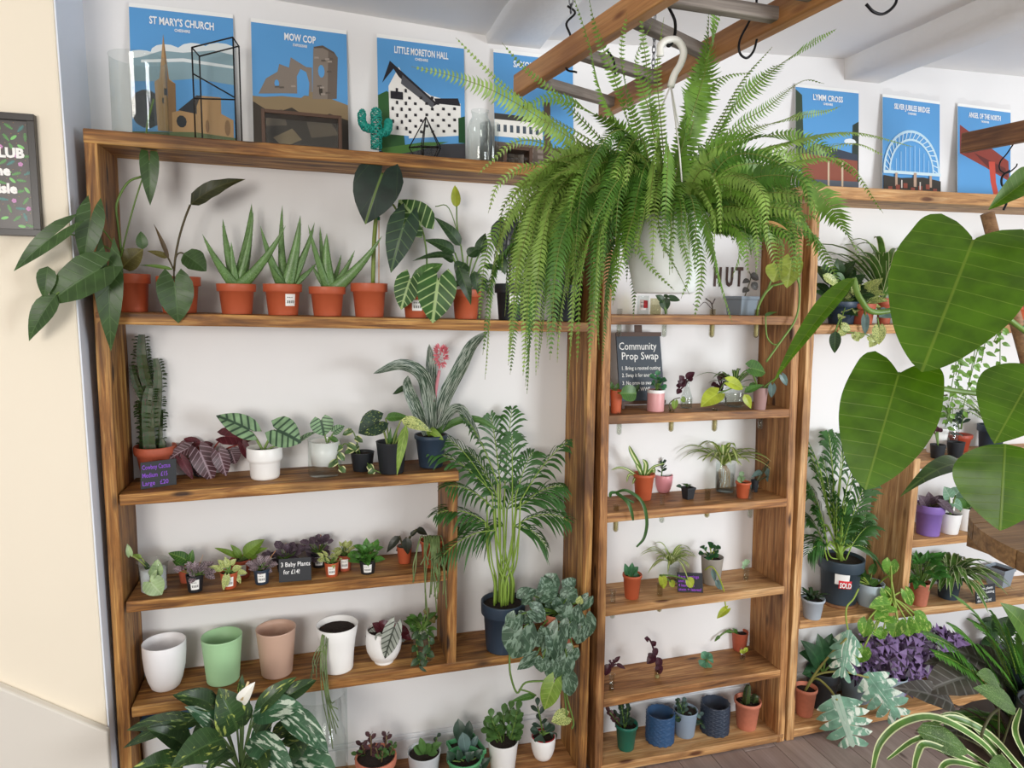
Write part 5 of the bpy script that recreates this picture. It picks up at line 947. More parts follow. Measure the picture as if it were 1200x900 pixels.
p.leaves(VP, 'heart', [(1044,658,1042,675,18,dict(y0=-.06)), (1042,710,1018,712,22,dict(y0=-.11)), (1016,728,1012,747,18,dict(y0=-.13)), (1040,722,1024,726,22,dict(y0=-.12)), (1052,728,1046,747,22,dict(y0=-.13)), (1070,724,1078,742,22,dict(y0=-.13)), (1062,728,1066,746,18,dict(y0=-.13)), (1012,760,1006,777,20,dict(y0=-.13)), (1082,730,1088,742,14,dict(y0=-.12)), (1036,690,1040,702,13,dict(y0=-.07)), (1060,692,1068,710,14,dict(y0=-.1)), (1035,738,1030,750,12,dict(y0=-.12)), (1074,722,1088,730,16,dict(y0=-.12)), (1024,742,1038,748,10,dict(y0=-.12))], stem=(1045, 700, -.09))
p.stemline([(1028,685),(1042,676,-.06),(1048,700,-.1),(1052,728,-.12)], 1.1).stemline([(1006,690,-.08),(1000,702,-.1),(992,712,-.12),(992,730,-.13),(996,745,-.13)], 1.0).done(sm=mat('#8fa545', .5))
FOL = leafm('fern_leaf_green', '#4d8a3c')
p = Pl('potted_fern', 'small green fern in a classic terracotta pot next to the pale divider', 'plant', 'U4', 1076, 713, rpx=10).pot(24, 28, 'rolled', TERRAP); p.bush((1080, 668), 22, 15, 60, 15, 8, 'lance', seed=5, up=.2, each=FOL, rows=5); p.done()
p = Pl('potted_spider_plant', 'dense curly spider plant in a black pot on the lower right shelf', 'plant', 'U4', 1110, 706, rpx=12).pot(27, 24, 'nursery', DGREY); p.straps((1114, 684), 100, 92, 7, 1.05, .9, 6, lf=(.5, 1.0), each=None); p.done(SPID2)
card('price_card', 'black chalk card with white handwriting beside the curly spider plant', 'sign', 'U4', ((1144, 708), (1167, 705), 21), [('Mature plants', .05, .74, .2, .8), ('30 per cutting', .05, .52, .2, .86), ('in pots', .05, .30, .2, .45), ('do not sit!', .05, .08, .2, .7)], mat('#eeeeee', .7))
p = Pl('plant_pot', 'empty square grey-blue pot behind the chalk card at the right', 'plant pot', 'U4', 1170, Y=.14); sqpot(p, 22, 22, mat('#8c97a3', .5))
# shelf U5
p = Pl('potted_monstera', 'variegated monstera with white-splashed split leaves in a terracotta pot on the base shelf', 'plant', 'U5', 942, 843, rpx=9).pot(26, 34, 'rolled', TERRAP)
MONV = leafm('white_splashed_leaf', '#86b59a', '#b9d4c0', 5, .06, blotch='#e3ebdc', bamt=.30, bscale=3, rough=.4)
def monstera(p, m_, B, T_, w_, y0, seed=1, dy=0, st=None):
    # split leaf: lobed outline with deep cuts, one mesh
    b = MB(); Bv, Tv = p.p(*B, y0), p.p(*T_, y0+dy); d = Tv-Bv; Ln = d.length; h = TOCAM(Bv); sd = d.cross(h).normalized(); n = sd.cross(d).normalized(); hw = w_*p.s/2; rn = random.Random(seed)
    for s in (-1, 1):
        nl = 5
        for k in range(nl):
            t0 = -.12+1.05*k/nl; t1 = t0+1.05/nl*.78; te = t0+.30; prev = None
            for j in range(6):
                f = j/5; env = math.sin(math.pi*(.22+.7*(k+.5)/nl))**.7*(1 if rn.random() > .0 else .6); x = f*env*hw
                wd = (t1-t0)*(1.28 if f < .45 else (1-((f-.45)/.55)**3)*1.1+.08); c_ = (t0+t1)/2+(te-t0)*f*.8
                a_, q = c_-wd/2, c_+wd/2; row = [b.add(Bv+d*a_+sd*(s*x)-n*(abs(x)*f*.35), (max(0, a_), .5+s*f*.5)), b.add(Bv+d*q+sd*(s*x)-n*(abs(x)*f*.35), (max(0, q), .5+s*f*.5))]
                if prev: b.face(*( (prev[0], prev[1], row[1], row[0]) if s > 0 else (prev[0], row[0], row[1], prev[1])))
                prev = row
        i = [b.add(Bv-d*.14+sd*s*.002), b.add(Tv), b.add(Tv-d*.05+sd*s*hw*.1), b.add(Bv-d*.14+sd*s*hw*.16)]; b.face(*i) if s > 0 else b.face(*i[::-1])
    b.build('leaf', m_, p.root)
    if st: p.st.tube(catmull([p.p(*q) for q in st], 5), 1.3*p.s, 5)
monstera(p, MONV, (994,745), (986,795), 34, -.14, 1, -.02, [(942,812,0), (955,790,-.05), (975,765,-.1), (992,748,-.14)]); monstera(p, MONV, (1020,795), (1055,842), 50, -.15, 2, -.03, [(942,812,0), (955,792,-.04), (985,787,-.1), (1018,794,-.15)]); monstera(p, MONV, (982,822), (1000,876), 58, -.18, 3, -.03, [(942,812,0), (955,795,-.04), (970,805,-.1), (981,820,-.18)])
p.done(sm=mat('#8d8a4a', .5))
RUB = leafm('rubber_leaf', '#2f5a36', '#4f7a4c', 1, .03)
p = Pl('potted_rubber_plant', 'glossy dark green plant in a black pot behind the monstera', 'plant', 'U5', 962, Y=.13).pot(38, 44, 'nursery', BLACK); p.leaves(RUB, 'ovate', [(960,780,938,750,22), (966,775,958,742,20), (972,780,985,750,22), (962,790,940,790,22), (975,790,996,770,20), (968,770,975,742,18), (955,775,936,765,18), (964,800,950,812,16), (980,775,1000,752,18)], arch=.15); p.done()
p = Pl('potted_monstera', 'grey-blue pot with a second green leafy plant on the base shelf', 'plant', 'U5', 1002, 828, rpx=14).pot(38, 34, 'cup', mat('#8593a0', .6)); p.bush((1000, 775), 16, 16, 14, 18, 13, 'heart', seed=6, each=RUB, rows=5); p.done()
OX = leafm('oxalis_leaf', '#5c4570', '#7c6a92', 1, .04, back='#8a6f9e', rough=.5); OXD = leafm('oxalis_dark_leaf', '#3a2540', '#5a4062', 1, .03)
def oxalis(px, Y, w_, lab, c, rx, ry, n, sd, pm):
    p = Pl('potted_oxalis', lab, 'plant', 'U5', px, Y=Y).pot(w_, 30, 'cup', pm); rn = random.Random(sd)
    for k in range(n):
        a = rn.uniform(0, 6.28); r_ = rn.random()**.5; x, z = c[0]+rx*r_*math.cos(a), c[1]+ry*r_*math.sin(a); y = rn.uniform(-.09, .03)*(1.2-r_); Cn = p.p(x, z, y)
        if k % 3 == 0: p.st.tube(bez(p.top, (p.top+Cn)/2+V((0, 0, .02)), Cn, 4), .0007, 4, False)
        a0 = rn.uniform(0, 6.28); up = V((rn.uniform(-.5, .5), -rn.uniform(.3, 1.1), rn.uniform(.2, 1))).normalized(); u = up.cross(V((math.cos(a0), math.sin(a0), .3))).normalized(); w2 = up.cross(u); b = MB()
        for j in range(3):
            d = u*math.cos(2.094*j)+w2*math.sin(2.094*j); e = up.cross(d); l_ = rn.uniform(8, 11)*p.s; o = b.add(Cn, (0, .5)); i1 = b.add(Cn+d*l_+e*l_*.62-up*l_*.35, (1, .1)); i2 = b.add(Cn+d*l_*.97-up*l_*.1, (1, .5)); i3 = b.add(Cn+d*l_-e*l_*.62-up*l_*.35, (1, .9)); b.face(o, i1, i2); b.face(o, i2, i3)
        b.build('leaf', OX if rn.random() < .62 else OXD, p.root, smooth=False)
    p.done(sm=mat('#8f7f86', .6))
oxalis(1045, .08, 30, 'wide purple oxalis in a pale pot below the pothos vine', (1045, 775), 52, 34, 150, 3, mat('#9fb0bb', .6)); oxalis(1100, .10, 30, 'purple oxalis further right, half behind the dark grey leaves', (1104, 768), 38, 28, 90, 4, mat('#9fb0bb', .6))
# ================= TOP SHELF: PRINTS AND GLASS =================
def blob(pts, jag=0): return pts
def print_(lab, TL, TR, key, title, sub, art, sky='#5b9cd4', Yt=.205, Yb=.165, sleeve=False, dx=(0, 0), group='unframed travel prints along the top shelves', W2=None):
    a, b_ = at(*TL, Yt), at(*TR, Yt); zb = zof(key, a.x)+.001; zb2 = zof(key, b_.x)+.001; A = V((a.x+dx[0], Yb, zb)); B = V((b_.x+dx[1], Yb, zb2)); root = thing('art_print', lab, 'print', (A+B)/2, group); root_o = root
    ey = ((b_-a).cross(a-A)).normalized(); ey = -ey if ey.y > 0 else ey   # towards the viewer
    P = lambda u, v_, o=0: A.lerp(B, u).lerp(a.lerp(b_, u), v_)+ey*o
    m_ = MB(); m_.hexa([P(0,0,.001), P(1,0,.001), P(1,0,-.001), P(0,0,-.001), P(0,1,.001), P(1,1,.001), P(1,1,-.001), P(0,1,-.001)]); m_.build('backing_sheet', mat('#f3f3f1', .4), root, smooth=False)
    layers = [(sky, [(.0,.0),(1,.0),(1,.97),(0,.97)])]+art; groups = {}; m_ = MB(); cols = []
    for k, (c, poly) in enumerate(layers):
        if c not in cols: cols.append(c)
        m_.cur = cols.index(c); idx = [m_.add(P(min(1, max(0, u)), min(.985, max(0, v_)), .0014+.00008*k)) for u, v_ in poly]; m_.face(*idx)
    m_.build('artwork', [mat(c, .35, spec=.4) for c in cols], root, smooth=False)
    ux = (b_-a).normalized(); up = (a-A).normalized(); rz = math.atan2(ux.y, ux.x); rx = math.pi/2-math.atan2(up.y, up.z); W_ = (b_-a).length; H = (a-A).length
    R = Matrix((ux, up, ux.cross(up))).transposed().to_euler()
    for t_, v_, sz, mw in ((title, .865, .075, W2 or min(.62, .047*len(title))), (sub, .825, .028, .15)):
        textmesh(t_, sz*H, mat('#f4f6f8', .5), 'lettering', root, P(.5, v_, .004), R, 'CENTER', maxw=mw*W_, bold=1.2, depth=.0003)
    if sleeve:
        m_ = MB(); n = 10; r0 = None
        for k in range(n+1):
            u = k/n; q = [m_.add(P(u, 1.0, .002)), m_.add(P(u, 1.05+.015*math.sin(k*2.1), .002+.004*math.sin(k*1.7)))]
            if r0: m_.face(r0[0], q[0], q[1], r0[1])
            r0 = q
        m_.build('plastic_sleeve', glassm('sleeve_film', '#ffffff', .15), root)
    return root
def ell(cx, cy, rx, ry, n=14, a0=0, a1=6.2832): return [(cx+rx*math.cos(a0+(a1-a0)*k/n), cy+ry*math.sin(a0+(a1-a0)*k/n)) for k in range(n+(0 if a1-a0 > 6.2 else 1))]
def rects(c, lst): return [(c, [(x, y), (x+w_, y), (x+w_, y+h), (x, y+h)]) for x, y, w_, h in lst]
sand, dsand, cl1, cl2, dk = '#b48f63', '#8a6a48', '#8ba6b0', '#e2e8ea', '#2f3238'
cloud = [('#e2e8ea', ell(.12, .62, .16, .05)), ('#e2e8ea', ell(.35, .66, .16, .07)), ('#e2e8ea', ell(.62, .68, .18, .08)), ('#e2e8ea', ell(.88, .70, .2, .08)), (cl1, [(0,.44),(.3,.46),(.6,.5),(1,.48),(1,.7),(.8,.72),(.5,.68),(.3,.68),(.1,.62),(0,.6)]), (cl2, [(.1,.60),(.5,.64),(1,.62),(1,.60),(.5,.615),(.1,.58)])]
church = cloud+[(dk, ell(.14, .25, .16, .14)), (sand, [(.24,.1),(.42,.1),(.42,.45),(.36,.48),(.315,.80),(.27,.48),(.22,.45)]), (dsand, [(.34,.1),(.42,.1),(.42,.45),(.36,.47),(.315,.80)]), (sand, [(.38,.08),(.62,.08),(.62,.32),(.56,.30),(.5,.27),(.38,.24)]), (dk, [(.44,.26),(.62,.38),(.66,.38),(.66,.24)]), (sand, [(.62,.08),(.98,.08),(.98,.22),(.86,.26),(.86,.38),(.66,.38),(.62,.3)]), (dk, ell(.47, .18, .05, .045, 10)), (dsand, ell(.92, .16, .03, .06, 10)), (dsand, ell(.72, .16, .02, .05, 8)), ('#5d6b45', [(0,0),(1,0),(1,.09),(.6,.11),(0,.08)])]+rects(dk, [(.31,.36,.03,.05), (.29,.30,.015,.04)])
print_('print titled St Mary\'s Church, leftmost on the top shelf behind the glass vase', (151, 3), (273, 17), 'top', "ST MARY'S CHURCH", 'CHESHIRE', church)
rock, drock, lrock = '#6d6152', '#3e372f', '#8f7c5e'
tower = [(lrock, [(0,.0),(1,0),(1,.42),(.8,.46),(.6,.50),(.5,.44),(.3,.44),(.12,.42),(0,.42)]), (drock, [(0,.0),(1,0),(1,.30),(.8,.34),(.6,.28),(.4,.36),(.2,.30),(0,.38)]), (rock, [(.1,.30),(.3,.34),(.35,.22),(.1,.2)]), (rock, [(.55,.26),(.8,.28),(.9,.18),(.6,.14)]), (lrock, [(.2,.12),(.4,.2),(.5,.12),(.3,.05)]),
 ('#857a70', [(.06,.44),(.14,.56),(.26,.62),(.28,.68),(.38,.66),(.40,.74),(.56,.68),(.62,.68),(.62,.50),(.57,.48),(.46,.47),(.3,.46)]), ('#857a70', [(.62,.44),(.88,.46),(.90,.78),(.86,.82),(.74,.85),(.64,.83)]), ('#6b6058', [(.78,.45),(.88,.46),(.90,.78),(.86,.82),(.80,.84)]), ('#5b9cd4', [(.46,.46),(.46,.60),(.50,.66),(.56,.64),(.59,.56),(.58,.46)]), ('#5b9cd4', ell(.72, .66, .035, .05, 10)), ('#5b9cd4', ell(.25, .53, .025, .03, 8)), (drock, ell(.71, .51, .02, .04, 8)), ('#5c5148', [(.65,.83),(.74,.84),(.88,.80),(.86,.82),(.74,.86),(.64,.84)])]
rn = random.Random(4)
for k in range(26): x, y = rn.uniform(.1, .85), rn.uniform(.46, .8); tower.append(('#a0948a' if k % 2 else '#5f564e', [(x, y), (x+.05, y+.005), (x+.045, y+.018), (x, y+.014)])) if (x > .62 and y < .8) or y < .42+.6*x-.06 and y < .62 and not (.42 < x < .62) else None
print_('print titled Mow Cop with a ruined stone tower, second from the left', (294, 21), (406, 36), 'top', 'MOW COP', 'STAFFORDSHIRE', tower)
hall = [('#2f5a2e', [(0,.1),(.3,.12),(.25,.5),(.1,.56),(0,.52)]), ('#3d3d42', [(0,.0),(1,0),(1,.2),(.5,.16),(0,.08)]), ('#4c7a38', [(.0,.1),(.5,.18),(.8,.2),(.4,.1),(.1,.05)]), ('#eceae6', [(.13,.22),(.34,.22),(.34,.64),(.24,.76),(.12,.60)]), ('#eceae6', [(.34,.20),(.95,.26),(.95,.52),(.6,.56),(.34,.66)]), ('#26242a', [(.05,.62),(.14,.80),(.68,.50),(.62,.47),(.24,.68),(.18,.74)]), ('#26242a', [(.66,.50),(.64,.54),(.92,.56),(.95,.50)]), ('#55565c', [(.26,.63),(.62,.46),(.64,.50),(.28,.70)]), ('#1f4a28', [(.92,.2),(1,.2),(1,.42),(.92,.40)])]
hall += rects('#26242a', [(.34+.065*i, .24+.045*j+.005*i, .032, .022) for i in range(9) for j in range(7 if i < 5 else 6) if (i+j) % 2 == 0]+[(.15+.05*i, .26+.05*j, .025, .028) for i in range(4) for j in range(7) if (i+j) % 2]+[(.14,.50,.14,.06)])
print_('print titled Little Moreton Hall with a timbered house, third from the left', (441.5, 39.5), (543.5, 53), 'top', 'LITTLE MORETON HALL', 'CHESHIRE', hall)
sax = [('#6c5f55', [(0,0),(1,0),(1,.22),(0,.24)])]+rects('#8d8178', [(.05+.12*i, .02+.05*j, .07, .03) for i in range(7) for j in range(4)])+rects('#e9e6e0', [(0,.28,.6,.14)])+rects('#4a5560', [(.03+.08*i,.32,.04,.06) for i in range(7)])+[('#3d3a38', [(0,.42),(.6,.42),(.6,.46),(0,.47)]), ('#5a4a3c', [(.62,.1),(.7,.1),(.7,.6),(.62,.6)])]
print_('print titled Saxon Cross, partly hidden behind the fern and ladder', (578, 57), (671, 68), 'top', 'SAXON CROSS', 'CHESHIRE', sax)
lymm = [('#3c4a3a', [(0,.2),(.14,.2),(.10,.9),(0,.95)]), ('#2f3b33', [(.88,.1),(1,.1),(1,.7),(.9,.66)]), ('#59606a', [(0,0),(1,0),(1,.12),(0,.14)]), ('#8b4f3f', [(.1,.12),(.98,.12),(.98,.34),(.3,.40),(.1,.36)]), ('#3a4250', [(.08,.36),(.98,.32),(.98,.38),(.5,.44),(.3,.46)]), ('#dfe6ea', ell(.86, .5, .1, .03, 8))]+rects('#c9b59a', [(.5,.02,.03,.28), (.72,.02,.03,.28)])
print_('print titled Lymm Cross, leftmost on the right top board beside the fern', (932, 98), (1006, 106), 'top3', 'LYMM CROSS', 'CHESHIRE', lymm)
arch = []
for k in range(20):
    a0, a1 = math.pi*k/20, math.pi*(k+1)/20
    for ro, ri, c in ((.50, .47, '#bcd9e8'), (.40, .375, '#bcd9e8')): arch.append((c, [(.5+ro*math.cos(a0), .24+ro*.86*math.sin(a0)), (.5+ro*math.cos(a1), .24+ro*.86*math.sin(a1)), (.5+ri*math.cos(a1), .24+ri*.86*math.sin(a1)), (.5+ri*math.cos(a0), .24+ri*.86*math.sin(a0))]))
    arch.append(('#cfe4ef', [(.5+.48*math.cos(a0), .24+.41*math.sin(a0)), (.5+.48*math.cos(a0+.03), .24+.41*math.sin(a0+.03)), (.5+.385*math.cos(a1), .24+.33*math.sin(a1)), (.5+.385*math.cos(a1-.03), .24+.33*math.sin(a1-.03))]))
arch += rects('#bcd9e8', [(.14+.08*i, .24, .006, .28-abs(i-4.5)**2*.012) for i in range(10)])+rects('#c8dfe8', [(0,.22,1,.03)])+[('#37342f', [(0,0),(1,0),(1,.17),(.7,.2),(.3,.18),(0,.2)])]+rects('#b59a86', [(.2,.10,.04,.13), (.52,.10,.05,.14), (.8,.10,.04,.12)])+rects('#8c4a3c', [(.08+.13*i,.04+.02*(i%3),.07,.05) for i in range(7)])+rects('#d8cfc8', [(.30,.08,.02,.08), (.62,.07,.02,.08)])
print_('print titled Silver Jubilee Bridge with a pale arch, middle of the right top board', (1034, 110), (1101, 119), 'top3', 'SILVER JUBILEE BRIDGE', 'CHESHIRE', arch, sleeve=True, W2=.62)
ang = [('#8a3b30', [(.04,.48),(.04,.78),(.96,.44),(.98,.22),(.7,.30),(.5,.36)]), ('#5f2a26', [(.3,.50),(.9,.36),(.95,.26),(.6,.34)]), ('#c04a3a', [(.58,.42),(.70,.42),(.72,.2),(.80,0),(.70,0),(.62,.2)]), ('#3d5a3a', ell(.25, .0, .14, .03, 8))]
print_('print titled Angel of the North with a rust-red winged figure, rightmost', (1122, 121), (1184, 129), 'top3', 'ANGEL OF THE NORTH', 'TYNE AND WEAR', ang, sleeve=True, W2=.6)
# glassware and frames in front of the prints
p = jar('glass_vase', 'large clear glass cylinder vase at the left end of the top shelf', 'vase', 'top', 166, None, 60, 88, 'straight', Y=.06)
BLKM = mat('#2b2724', .4, metal=.6)
def edges(b, E_, r=.002):
    for u, v_ in E_: b.tube([u, v_], r, 5)
p0 = on('top', 255, None, .07); root = thing('glass_terrarium', 'tall thin black-framed glass box standing in front of the St Mary\'s Church print', 'terrarium', p0)
A, B_ = on('top', 229, None, .04), on('top', 277, None, .06); H1 = (at(228, 56, .04).z-A.z); H2 = at(276, 44, .06).z-B_.z; dd = V((.01, .075, 0)); Q = [A, B_, B_+dd, A+dd]; Tq = [A+V((0,0,H1)), B_+V((0,0,H2)), B_+dd+V((0,0,H2)), A+dd+V((0,0,H1))]
b = MB(); edges(b, [(Q[i], Q[(i+1) % 4]) for i in range(4)]+[(Tq[i], Tq[(i+1) % 4]) for i in range(4)]+[(Q[i], Tq[i]) for i in range(4)]+[(A.lerp(Tq[0], .72), B_.lerp(Tq[1], .44)), (A.lerp(Tq[0], .45), B_.lerp(Tq[1], .42))], .0024); b.build('metal_frame', BLKM, root)
for i, j in ((0, 1), (1, 2), (3, 0)):
    b = MB(); b.face(*[b.add(q) for q in (Q[i], Q[j], Tq[j], Tq[i])]); b.build('pane', GLASS, root, smooth=False)
def woodbox(lab, x0, x1, ytop, Y0, nm='wooden_box_frame', t=4):
    A, B_ = on('top', x0, None, Y0), on('top', x1, None, Y0); H = at(x0, ytop, Y0).z-A.z; root = thing(nm, lab, 'frame', (A+B_)/2); s_ = pxs(A); W_ = mat('#4f3422', .5, .2, 40); D = V((0, .07, 0)); w_ = t*s_
    for a_, c_ in ((A+V((w_/2, .035, 0)), A+V((w_/2, .035, H))), (B_+V((-w_/2, .035, 0)), B_+V((-w_/2, .035, H))), (A+V((w_, .035, H-w_/2)), B_+V((-w_, .035, H-w_/2))), (A+V((w_, .035, w_/2)), B_+V((-w_, .035, w_/2)))):
        b = MB(); d = (c_-a_).normalized(); b.obox((a_+c_)/2, d, V((0, 1, 0)), d.cross(V((0, 1, 0))), (c_-a_).length/2, .035, w_/2); b.build('frame_board', W_, root, smooth=False, bevel=.001)
    b = MB(); b.obox((A+B_)/2+V((0, .004, H/2)), V((1, 0, 0)), V((0, 1, 0)), V((0, 0, 1)), (B_-A).length/2-w_, .001, H/2-w_); b.build('pane', GLASS, root, smooth=False); return root
woodbox('dark wooden box frame with a glass front before the Mow Cop print', 307, 401, 127, .05)
woodbox('small dark wooden frame in front of the Saxon Cross print, left of the fern', 590, 624, 170, .08)
root = thing('wire_cactus', 'teal woven wire cactus ornament between two prints on the top shelf', 'ornament', on('top', 440, None, .09)); WC = mat('#1c9a8b', .5); rn = random.Random(1); s_ = pxs(root.location)
def wirearm(pts, r, nm):
    cl = catmull([at(x, y, .09) for x, y in pts], 6); b = MB(); n = len(cl)
    for h in range(7):
        P_ = []
        for k, q in enumerate(cl):
            tg = (cl[min(k+1, n-1)]-cl[max(k-1, 0)]).normalized(); u = tg.cross(V((0, 1, 0))).normalized(); w2 = tg.cross(u); rr = r*s_*(1 if k < n-3 else (.9, .6, .25)[k-n+3]); a = 6.2832*h/7+k*.55*(1 if h % 2 else -1); P_.append(q+(u*math.cos(a)+w2*math.sin(a))*rr)
        b.tube(P_, .0022, 4)
    for k in range(0, n-1): 
        q = cl[k]; tg = (cl[k+1]-cl[max(0, k-1)]).normalized(); u = tg.cross(V((0, 1, 0))).normalized(); w2 = tg.cross(u); rr = r*s_*(1 if k < n-3 else .75); b.tube([q+(u*math.cos(6.2832*j/10)+w2*math.sin(6.2832*j/10))*rr for j in range(11)], .0017, 4, False)
    b.build(nm, WC, root)
wirearm([(441,174),(441,160),(441,140),(440,126)], 6.2, 'trunk'); wirearm([(438,151),(428,149),(424,140),(425,128)], 4.6, 'arm'); wirearm([(444,157),(453,154),(455,147),(455,139)], 4.6, 'arm')
b = MB(); c = V(root.location)
for j in range(10): a = 6.2832*j/10; b.tube([c+V((.004*math.cos(a), .004*math.sin(a), .012)), c+V((.018*math.cos(a), .018*math.sin(a), .009)), c+V((.030*math.cos(a), .030*math.sin(a), .002))], .0022, 4)
b.build('base', WC, root)
p0 = on('top', 498, None, .07); root = thing('glass_terrarium', 'small geometric black-framed glass terrarium before the Little Moreton Hall print', 'terrarium', p0); s_ = pxs(p0); ap = at(499, 137, .07); mid_ = [p0+V((math.cos(a)*19*s_, math.sin(a)*.03, 12*s_+1*s_*k)) for k, a in enumerate((3.3, 4.4, 5.6, .1, 1.6))]; bt = [p0+V((math.cos(a)*12*s_, math.sin(a)*.02, .002)) for a in (3.3, 4.4, 5.6, .1, 1.6)]
b = MB(); edges(b, [(ap, m_) for m_ in mid_]+[(mid_[i], mid_[(i+1) % 5]) for i in range(5)]+[(mid_[i], bt[i]) for i in range(5)]+[(bt[i], bt[(i+1) % 5]) for i in range(5)], .002); b.build('metal_frame', BLKM, root)
for i in range(5):
    b = MB(); b.face(*[b.add(q) for q in (ap, mid_[i], mid_[(i+1) % 5])]); b.face(*[b.add(q) for q in (mid_[i], mid_[(i+1) % 5], bt[(i+1) % 5], bt[i])]); b.build('pane', GLASS, root, smooth=False)
jar('glass_bottle', 'clear glass milk bottle between the third and fourth prints', 'bottle', 'top', 562, None, 29, 60, 'milk', Y=.07)
jar('glass_bottle', 'second clear bottle just behind the milk bottle, partly hidden', 'bottle', 'top', 573, None, 22, 50, 'straight', Y=.13)
# ================= FRAMED POSTER ON THE CREAM WALL =================
FY = LY-.001; TR_, BR_ = at(40.5, 134, FY-.02), at(48, 277, FY-.02); x1 = (TR_.x+BR_.x)/2; z1, z0 = TR_.z, BR_.z; x0 = x1-.74*(z1-z0)
root = thing('framed_poster', 'black-framed poster patterned with leaves and pink flowers on the cream wall', 'picture', V(((x0+x1)/2, FY, z0)))
FB_ = mat('#26211f', .35)
for a_, c_ in (((x0, z0), (x1, z0+.018)), ((x0, z1-.018), (x1, z1)), ((x0, z0+.018), (x0+.018, z1-.018)), ((x1-.018, z0+.018), (x1, z1-.018))):
    b = MB(); b.box((a_[0], FY-.022, a_[1]), (c_[0], FY, c_[1])); b.build('frame_rail', FB_, root, smooth=False, bevel=.001)
b = MB(); b.box((x0+.018, FY-.008, z0+.018), (x1-.018, FY-.004, z1-.018)); b.build('poster_sheet', mat('#47413f', .3), root, smooth=False)
rn = random.Random(11); b = MB(); pm = ['#5aa84f', '#3d8f8a', '#c583b8', '#d9a04a', '#7cc46a']; y = FY-.0085; W_ = x1-x0-.04
pts = []
for i in range(16):
    for j in range(17):
        cx = x1-.028-.024*i+rn.uniform(-.004, .004)-(.011 if j % 2 else 0); cz = z0+.027+.0235*j+rn.uniform(-.004, .004)
        if not (x0+.026 < cx < x1-.026 and z0+.026 < cz < z1-.026): continue
        k = (i*2+j*3) % 5; b.cur = {0: 0, 1: 2, 2: 4, 3: 1, 4: 0}[k]; a = rn.uniform(0, 3.14)
        if b.cur == 2:
            for q in range(5): c_ = (cx+.0034*math.cos(1.257*q+a), cz+.0034*math.sin(1.257*q+a)); b.face(*[b.add((c_[0]+.0031*math.cos(1.047*r_), y-.0001*q, c_[1]+.0031*math.sin(1.047*r_))) for r_ in range(6)])
        else:
            ux, uz = math.cos(a), math.sin(a)
            if b.cur == 4: b.face(*[b.add((cx+ux*.0095*math.cos(t)-uz*.004*math.sin(t), y, cz+uz*.0095*math.cos(t)+ux*.004*math.sin(t))) for t in [.628*r_ for r_ in range(10)]])
            else:
                for q in range(-3, 4):
                    for s2 in (-1, 1):
                        o = (cx+ux*.0032*q, cz+uz*.0032*q); l_ = .0075*(1-abs(q)*.16); d = (ux*.5-uz*s2*.85, uz*.5+ux*s2*.85); b.face(b.add((o[0]-ux*.0012, y, o[1]-uz*.0012)), b.add((o[0]+ux*.0014, y, o[1]+uz*.0014)), b.add((o[0]+d[0]*l_, y, o[1]+d[1]*l_)))
        b.cur = 3; q = (cx+.012, cz+.011); b.face(*[b.add((q[0]+.0009*math.cos(1.57*r_), y, q[1]+.0009*math.sin(1.57*r_))) for r_ in range(4)])
b.build('leaf_and_flower_print', [mat(c, .35) for c in pm], root, smooth=False)
for t_, px, py, h in (('CLUB', 30, 186, 15), ('the', 14, 206, 15), ('isle', 22, 227, 15)):
    s_ = pxs(at(px, py, FY)); textmesh(t_, h*1.0*s_, mat('#f3f1ee', .4), 'lettering', root, V((at(px, py, FY).x, FY-.0095, at(px, py, FY).z)), align='RIGHT', bold=2.5, depth=.0005)
# ================= HANGING LADDER =================
LZ = CAMZ+.66; LW = wood('ladder_rail_wood', '#8a5a33', '#b8824e', '#cf9c66', .5, .7); RW = wood('weathered_rung_wood', '#5d544c', '#8a8078', '#a69c92', .8, 1.0)
root = thing('hanging_ladder', 'wooden ladder hung level from the ceiling on chains above the fern', 'ladder', atz(700, 60, LZ))
def rail(a, b_, w_=.034, h_=.062, mt=LW, nm='rail', root_=None):
    A, B2 = V(a), V(b_); d = (B2-A); L_ = d.length; ex = d.normalized(); ey = V((0, 0, 1)).cross(ex).normalized(); ez = ex.cross(ey); b = MB(); b.box((0, -w_/2, -h_/2), (L_, w_/2, h_/2)); o = b.build(nm, mt, None, smooth=False, bevel=.004)
    R = Matrix((ex, ey, ez)).transposed().to_4x4(); R.translation = A-V((root_ or root).location); o.parent = root_ or root; o.matrix_local = R; return o
ra, rb = atz(607, 101, LZ), atz(765, -3, LZ); dA = (rb-ra).normalized(); rb2 = ra+dA*2.4
rc, rd = atz(706, 128, LZ), atz(950, -2, LZ); dB = (rd-rc).normalized(); rd2 = rc+dB*2.4
rail(ra, rb2); rail(rc, rd2)
def onrail(o, d, px):   # point on rail line seen at pixel column px
    lo, hi = 0., 2.3
    for _ in range(30):
        m_ = (lo+hi)/2; q = o+d*m_-ORG; x = 600+FPX*q.dot(_rt)/q.dot(_fw)
        if x < px: lo = m_
        else: hi = m_
    return o+d*lo
RG = []
for xa_, xb_ in ((622, 722), (672, 775), (735, 830), (770, 915)):
    A, B2 = onrail(ra, dA, xa_-0), onrail(rc, dB, xb_); e = (B2-A).normalized()*.012; rail(A-e+V((0, 0, -.004)), B2+e+V((0, 0, -.004)), .03, .03, RW, 'rung'); RG.append((A, B2))
stp = (RG[3][0]-RG[2][0])
for k in (1, 2, 3): A, B2 = RG[3][0]+stp*k, RG[3][1]+stp*k; rail(A, B2, .03, .03, RW, 'rung')
IR = mat('#1e1d1f', .35, metal=.7); CH = mat('#6f7176', .35, metal=.9)
